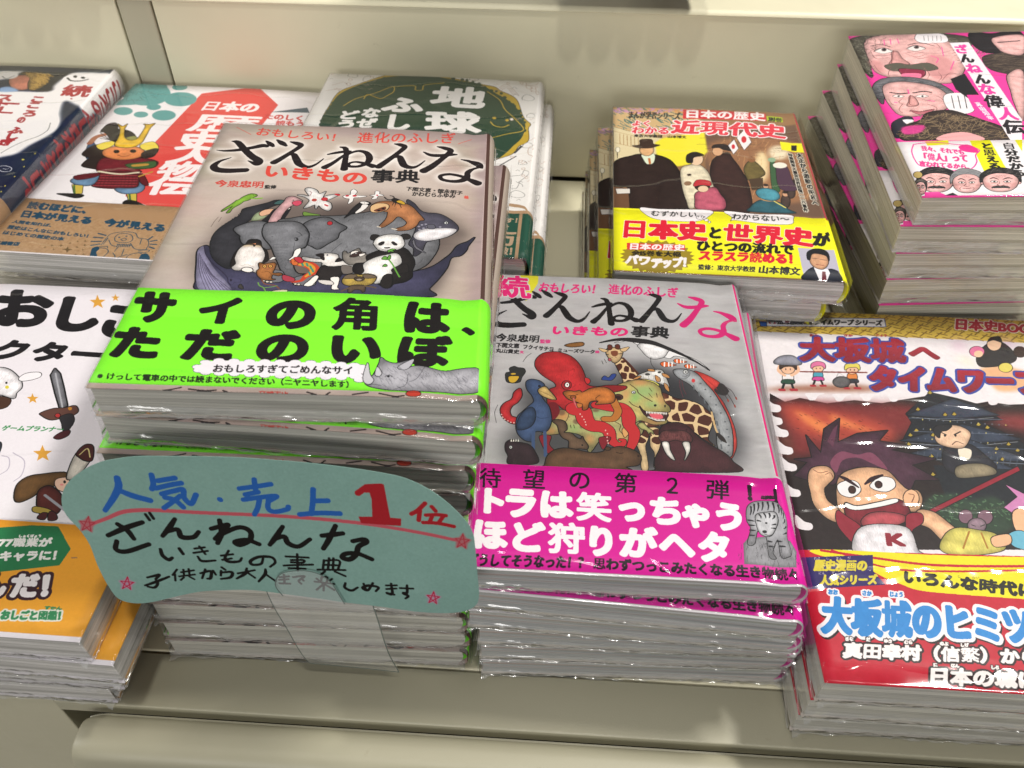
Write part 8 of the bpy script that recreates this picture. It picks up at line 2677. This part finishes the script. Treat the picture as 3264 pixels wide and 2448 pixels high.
STACKS=[
('A', {'o': (-162.1, 197.8, 166.1), 'a': -0.0414, 'b': -0.0063, 'w': 140, 'h': 198.4, 'n': 11, 'band': (2.6, 57.5), 'dips': (0.9, 1.3), 'pages': 'grey'}, [(-162.1, 197.8, 3.66), (-164.1, 198.5, 0.6), (-166.9, 193.4, 1.9), (-168, 194.6, 1.2), (-170.5, 191, 1.6), (-171.5, 187.5, 0.9), (-173, 186.5, 1.9), (-174, 184.5, 0.7), (-171, 183.6, 1.3), (-170.4, 183.0, 1.6), (-171.8, 182.4, 1.4)], 'in the tall stack with lime green bands', 'paperback book', 'shrink wrapped books with lime green bands', 'beige animal book with a lime green band, on top of the tallest stack'),
('B', {'o': (-32.7, 184.1, 86.2), 'a': -0.0112, 'b': -0.0119, 'w': 140, 'h': 198.4, 'n': 6, 'band': (0.9, 55.5), 'dips': (0.9, 1.0), 'pages': 'mixed'}, [(-32.7, 184.1, 0.55), (-32.3, 183.1, -2.2), (-29, 182.3, -1.1), (-25, 182.2, 0.8), (-24.5, 182.6, 1.4), (-24, 182.3, 1.9)], 'in the front stack with magenta bands', 'paperback book', 'shrink wrapped books with magenta bands', 'grey animal book with red octopus and magenta band, on top of its stack'),
('C', {'o': (118.3, 162.4, 51.4), 'a': 0, 'b': -0.0049, 'w': 173.5, 'h': 239.5, 'n': 3, 'band': None, 'dips': (0.3, 0.3), 'pages': 'grey'}, [(118.3, 162.4, 0.13), (117.2, 163.1, -0.2), (116.6, 164.4, 0.2)], 'in the front right stack of red comics', 'comic book', 'red and gold comic books at front right', 'comic with castle, shouting boy and red lower block, on top at front right'),
('D', {'o': (35.9, 388.6, 85.2), 'a': 0.0079, 'b': 0.0297, 'w': 132.2, 'h': 193.1, 'n': 5, 'band': (0.8, 61.5), 'dips': (0.5, 1.1), 'pages': 'light'}, [(35.9, 388.6, -1.21), (28.5, 391, -0.5), (24, 390.6, -0.4), (22, 389.6, -0.4), (22, 389, 0)], 'in the back stack with bright yellow bands', 'paperback book', 'history books with bright yellow bands', 'history book with overcoat man and yellow band, on top of the middle back stack'),
('E', {'o': (199.4, 404.4, 130.9), 'a': 0.061, 'b': 0.051, 'w': 132, 'h': 193, 'n': 7, 'band': (0.5, 55.5), 'dips': (0.2, 0.2), 'pages': 'cream', 'fringe': 0.35}, [(199.4, 404.4, -0.35), (194, 404.6, -1.3), (197.5, 405, 1.4), (198, 405, 3.2), (199, 404, 4.2), (199.5, 404.6, 3), (200, 405, 2)], 'in the pink stack of portrait books at back right', 'paperback book', 'pink books with drawn portraits at back right', 'pink book covered with drawn faces, on top of the back right stack'),
('F', {'o': (-179.3, 388, 93.3), 'a': -0.006, 'b': 0, 'w': 165, 'h': 229, 'n': 5, 'band': (0.4, 46.5), 'dips': (0.8, 1.3), 'pages': 'light'}, [(-179.3, 388, -0.4), (-171.6, 389, -0.4), (-176, 389.5, 0.2), (-175, 389, 0), (-176, 388.6, 0.2)], 'in the white and dark green stack behind the lime bands', 'paperback book', 'white books with dark green globe covers', 'white book with dark green globe, on top behind the beige animal book'),
('G', {'o': (-347, 394, 77), 'a': 0, 'b': 0, 'w': 163, 'h': 229, 'n': 4, 'band': (0.8, 58), 'dips': (0.3, 1.0), 'pages': 'light'}, [(-347, 394, -2), (-346.4, 395, -1.5), (-347, 396, -1.1), (-347.6, 394.6, -1.3)], 'in the stack with the armoured warrior at back left', 'paperback book', 'white books with an armoured warrior and red panel', 'white book with armoured warrior and brown paper band, on top at back left'),
('H', {'o': (-509, 393, 88), 'a': 0, 'b': 0, 'w': 160, 'h': 229, 'n': 4, 'band': (0.4, 42), 'dips': (0.3, 1.2), 'pages': 'light'}, [(-509, 393, 0.5), (-509, 394, 0.3), (-510, 393, 0.2), (-510.5, 394, 0.1)], 'in the dark starry stack at the far left', 'paperback book', 'dark blue starry books at the far left', 'dark blue starry book with red writing on its spine, top at far left'),
('I', {'o': (-346, 156.5, 66), 'a': 0, 'b': 0, 'w': 165, 'h': 222, 'n': 4, 'band': (2.2, 56), 'dips': (0.5, 0.9), 'pages': 'light', 'spine': 'L'}, [(-346, 154.8, -0.6), (-337.5, 156, -1.4), (-345, 158, -0.5), (-354, 157.5, 0)], 'in the front left stack with orange bands', 'paperback book', 'white and orange books at front left', 'white book with orange band and green hexagon, on top at front left')]
for a in STACKS: stack(*a)
print('books',round(time.time()-T0,1))
# ---------------------------------------------------------------- hand written card on a clear holder
sg=thing('shop_card','teal hand lettered card on a clear plastic holder, before the lime banded stack','sign',(-.180,.1655,.070))
SYv=Vector((0,.25,1)).normalized(); SNv=Vector((0,-1,.25)).normalized()
def sp(u,v,d=0):
    d+= 1.2*math.sin(u*.045+.6)+.9*math.sin(v*.06)
    p=Vector((u,0,0))+SYv*v+SNv*d; return (p.x*MM,p.y*MM,p.z*MM)
OUTL=smooth_pts(np.array([(25.0, 75.7), (35.2, 77.8), (48.0, 78.3), (70.3, 78.4), (99.7, 77.1), (121.6, 75.5), (133.2, 73.3), (143.3, 67.6), (152.1, 58.8), (155.8, 52.3), (156.9, 44.5), (157.7, 32.3), (158.3, 21.8), (156.9, 16.2), (152.4, 12.6), (145.1, 10.7), (133.7, 10.0), (121.6, 10.7), (109.4, 11.2), (102.9, 11.6), (92.3, 12.8), (81.0, 14.1), (68.9, 15.7), (57.4, 15.3), (47.3, 14.1), (36.7, 10.7), (26.0, 7.0), (19.1, 6.3), (14.1, 8.4), (11.8, 14.8), (10.1, 25.5), (9.4, 35.9), (7.1, 42.9), (3.7, 48.7), (2.6, 53.5), (4.0, 59.4), (8.0, 65.3), (14.8, 70.8), (20.1, 73.9)]),True,5)
bm=bmesh.new(); vs=[bm.verts.new((u,v,0)) for u,v in OUTL]; bm.faces.new(vs)
for ax,n_ in (((1,0,0),range(8,170,8)),((0,1,0),range(-6,96,8))):
    for c in n_: bmesh.ops.bisect_plane(bm,geom=bm.verts[:]+bm.edges[:]+bm.faces[:],plane_co=Vector(ax)*c,plane_no=ax)
V=[tuple(v.co) for v in bm.verts]; bm.verts.index_update(); F=[tuple(v.index for v in f.verts) for f in bm.faces]; bm.free()
cm=paper_material('card_print',IMG['S'][0]); 
for nd in cm.node_tree.nodes:
    if nd.type=='BSDF_PRINCIPLED': nd.inputs['Roughness'].default_value=.85; nd.inputs['Specular IOR Level'].default_value=.15
o=mesh('card',[sp(u,v) for u,v,_ in V],F,cm,sg,[(u/IMG['S'][1],v/IMG['S'][2]) for u,v,_ in V],True)
m=o.modifiers.new('thickness','SOLIDIFY'); m.thickness=.00022; m.offset=0; m=o.modifiers.new('crisp_edge','EDGE_SPLIT'); m.split_angle=.6
PET=film_material('clear_pet',0,.05,.0004,30,(1,1,1),.12,1.2,.17)
T_=smooth_pts(np.array([(81.0, 14.1), (78.8, 19.4), (79.9, 23.8), (82.5, 26.5), (86.7, 27.8), (91.5, 28.2), (97.0, 26.7), (101.0, 22.7), (103.3, 17.0), (105.3, 11.6)]),False,5); n=len(T_)
mid=(T_[0]+T_[-1])/2
V=[sp(u,v,1.1) for u,v in T_]+[sp(mid[0]+(u-mid[0])*.0,mid[1],1.1) for u,v in T_[:1]]
o=mesh('holder_tab',V,[(i,i+1,n) for i in range(n-1)],PET,sg)
tl,tr_=(72.9, 20.6),(114.8, 18.4); B0,B1=Vector([-102.6, 176.5, 12.5]),Vector([-61.6, 176.5, 7.4]); base=Vector((-180,165.5,70))
p0,p1=[Vector(sp(u,v,-1.0))*1000 for u,v in (tl,tr_)]; b0,b1=B0-base,B1-base
V=[];F=[]
for j in range(13):
    t=j/12
    for i in range(9):
        s=i/8; a=p0.lerp(p1,s); b=b0.lerp(b1,s); q=a.lerp(b,t); q.y-=2.2*math.sin(math.pi*t)+.5*math.sin(9*t+s*2); V.append(tuple(q*MM))
for j in range(12):
    for i in range(8): F.append((j*9+i,j*9+i+1,(j+1)*9+i+1,(j+1)*9+i))
RIM=NT('clear_pet_edge'); rb=RIM.n('ShaderNodeBsdfPrincipled'); rb.inputs['Base Color'].default_value=(.10,.13,.12,1); rb.inputs['Roughness'].default_value=.2; RIM.k(rb.outputs[0],RIM.out.inputs[0])
def rim(P,wd=.28):
    V2=[];F2=[]
    for i,p in enumerate(P):
        a=Vector(P[max(0,i-1)]); b=Vector(P[min(len(P)-1,i+1)]); d=(b-a).normalized(); s_=d.cross(SNv).normalized()*wd*MM; c=Vector(p)+SNv*.1*MM
        V2+=[tuple(c-s_),tuple(c+s_)]
    for i in range(len(P)-1): F2.append((2*i,2*i+1,2*i+3,2*i+2))
    mesh('holder_rim',V2,F2,RIM.m,sg)
rim([sp(u,v,1.15) for u,v in T_],.22)
rim([V[j*9+8] for j in range(13)]); rim([V[j*9] for j in range(13)],.2); rim([V[12*9+i] for i in range(9)],.2)
o=mesh('holder_strip',V,F,PET,sg,None,True)
# ---------------------------------------------------------------- upright books on the upper step, their rounded spines over its edge
def cloth(name,hexc): 
    m=NT(name); b=m.n('ShaderNodeBsdfPrincipled',i_Roughness=.6); c=m.obj((1,1,1)); n_=m.n('ShaderNodeTexNoise',i_Scale=300.); m.k(c,n_.inputs['Vector']); m.k(m.ramp(n_.outputs[0],[(.3,tuple(x*.8 for x in lin(hexc))),(.7,lin(hexc))]),b.inputs['Base Color']); m.k(b.outputs[0],m.out.inputs[0]); return m.m
def upright(x,wd,mat,label,group):
    t=thing('upright_book',label,'book',(x*MM,.602,.1650),(0,0,0),group)
    N=10; pr=[(wd,150),(wd,8)]+[(wd/2+wd/2*math.cos(math.pi*i/N),8-9*math.sin(math.pi*i/N)) for i in range(1,N)]+[(0,8),(0,150)]
    V=[(a*MM,b*MM,z*MM) for z in (0,205) for a,b in pr]; n=len(pr); F=[(i,(i+1)%n,n+(i+1)%n,n+i) for i in range(n)]+[tuple(range(n-1,-1,-1)),tuple(range(n,2*n))]
    mesh('cover',V,F,mat,t)
    v,f=box_vf(1.5*MM,(wd-1.5)*MM,12*MM,151*MM,3*MM,206*MM); mesh('page_block',v,f,PG['cream'],t)
for nm,x0,x1 in (('top centre',-6,110),('top left',-478,-344)):
    t=thing('clear_riser','low clear riser under the upright books at '+nm,'riser',(x0*MM,.66,.1435))
    v,f=box_vf(0,(x1-x0)*MM,0,.085,0,.021); mesh('riser_block',v,f,PET,t)
br=[cloth('book_cloth_brown','4c3428'),cloth('book_cloth_umber','5c4030'),cloth('book_cloth_slate','4a4c52')]
for i in range(5): upright(-1+i*21.4,20.6,br[i%2],['leftmost','second','middle','fourth','rightmost'][i]+' of five upright brown books on the upper step at top centre','upright books at top centre')
for i in range(6): upright(-472+i*21.6,20.8,br[2],['leftmost','second','third','fourth','fifth','rightmost'][i]+' of six upright slate books on the upper step at top left','upright books at top left')
# templates are no longer needed
for o in list(bpy.data.objects):
    if not o.users_collection: bpy.data.objects.remove(o)

print('done',round(time.time()-T0,1))
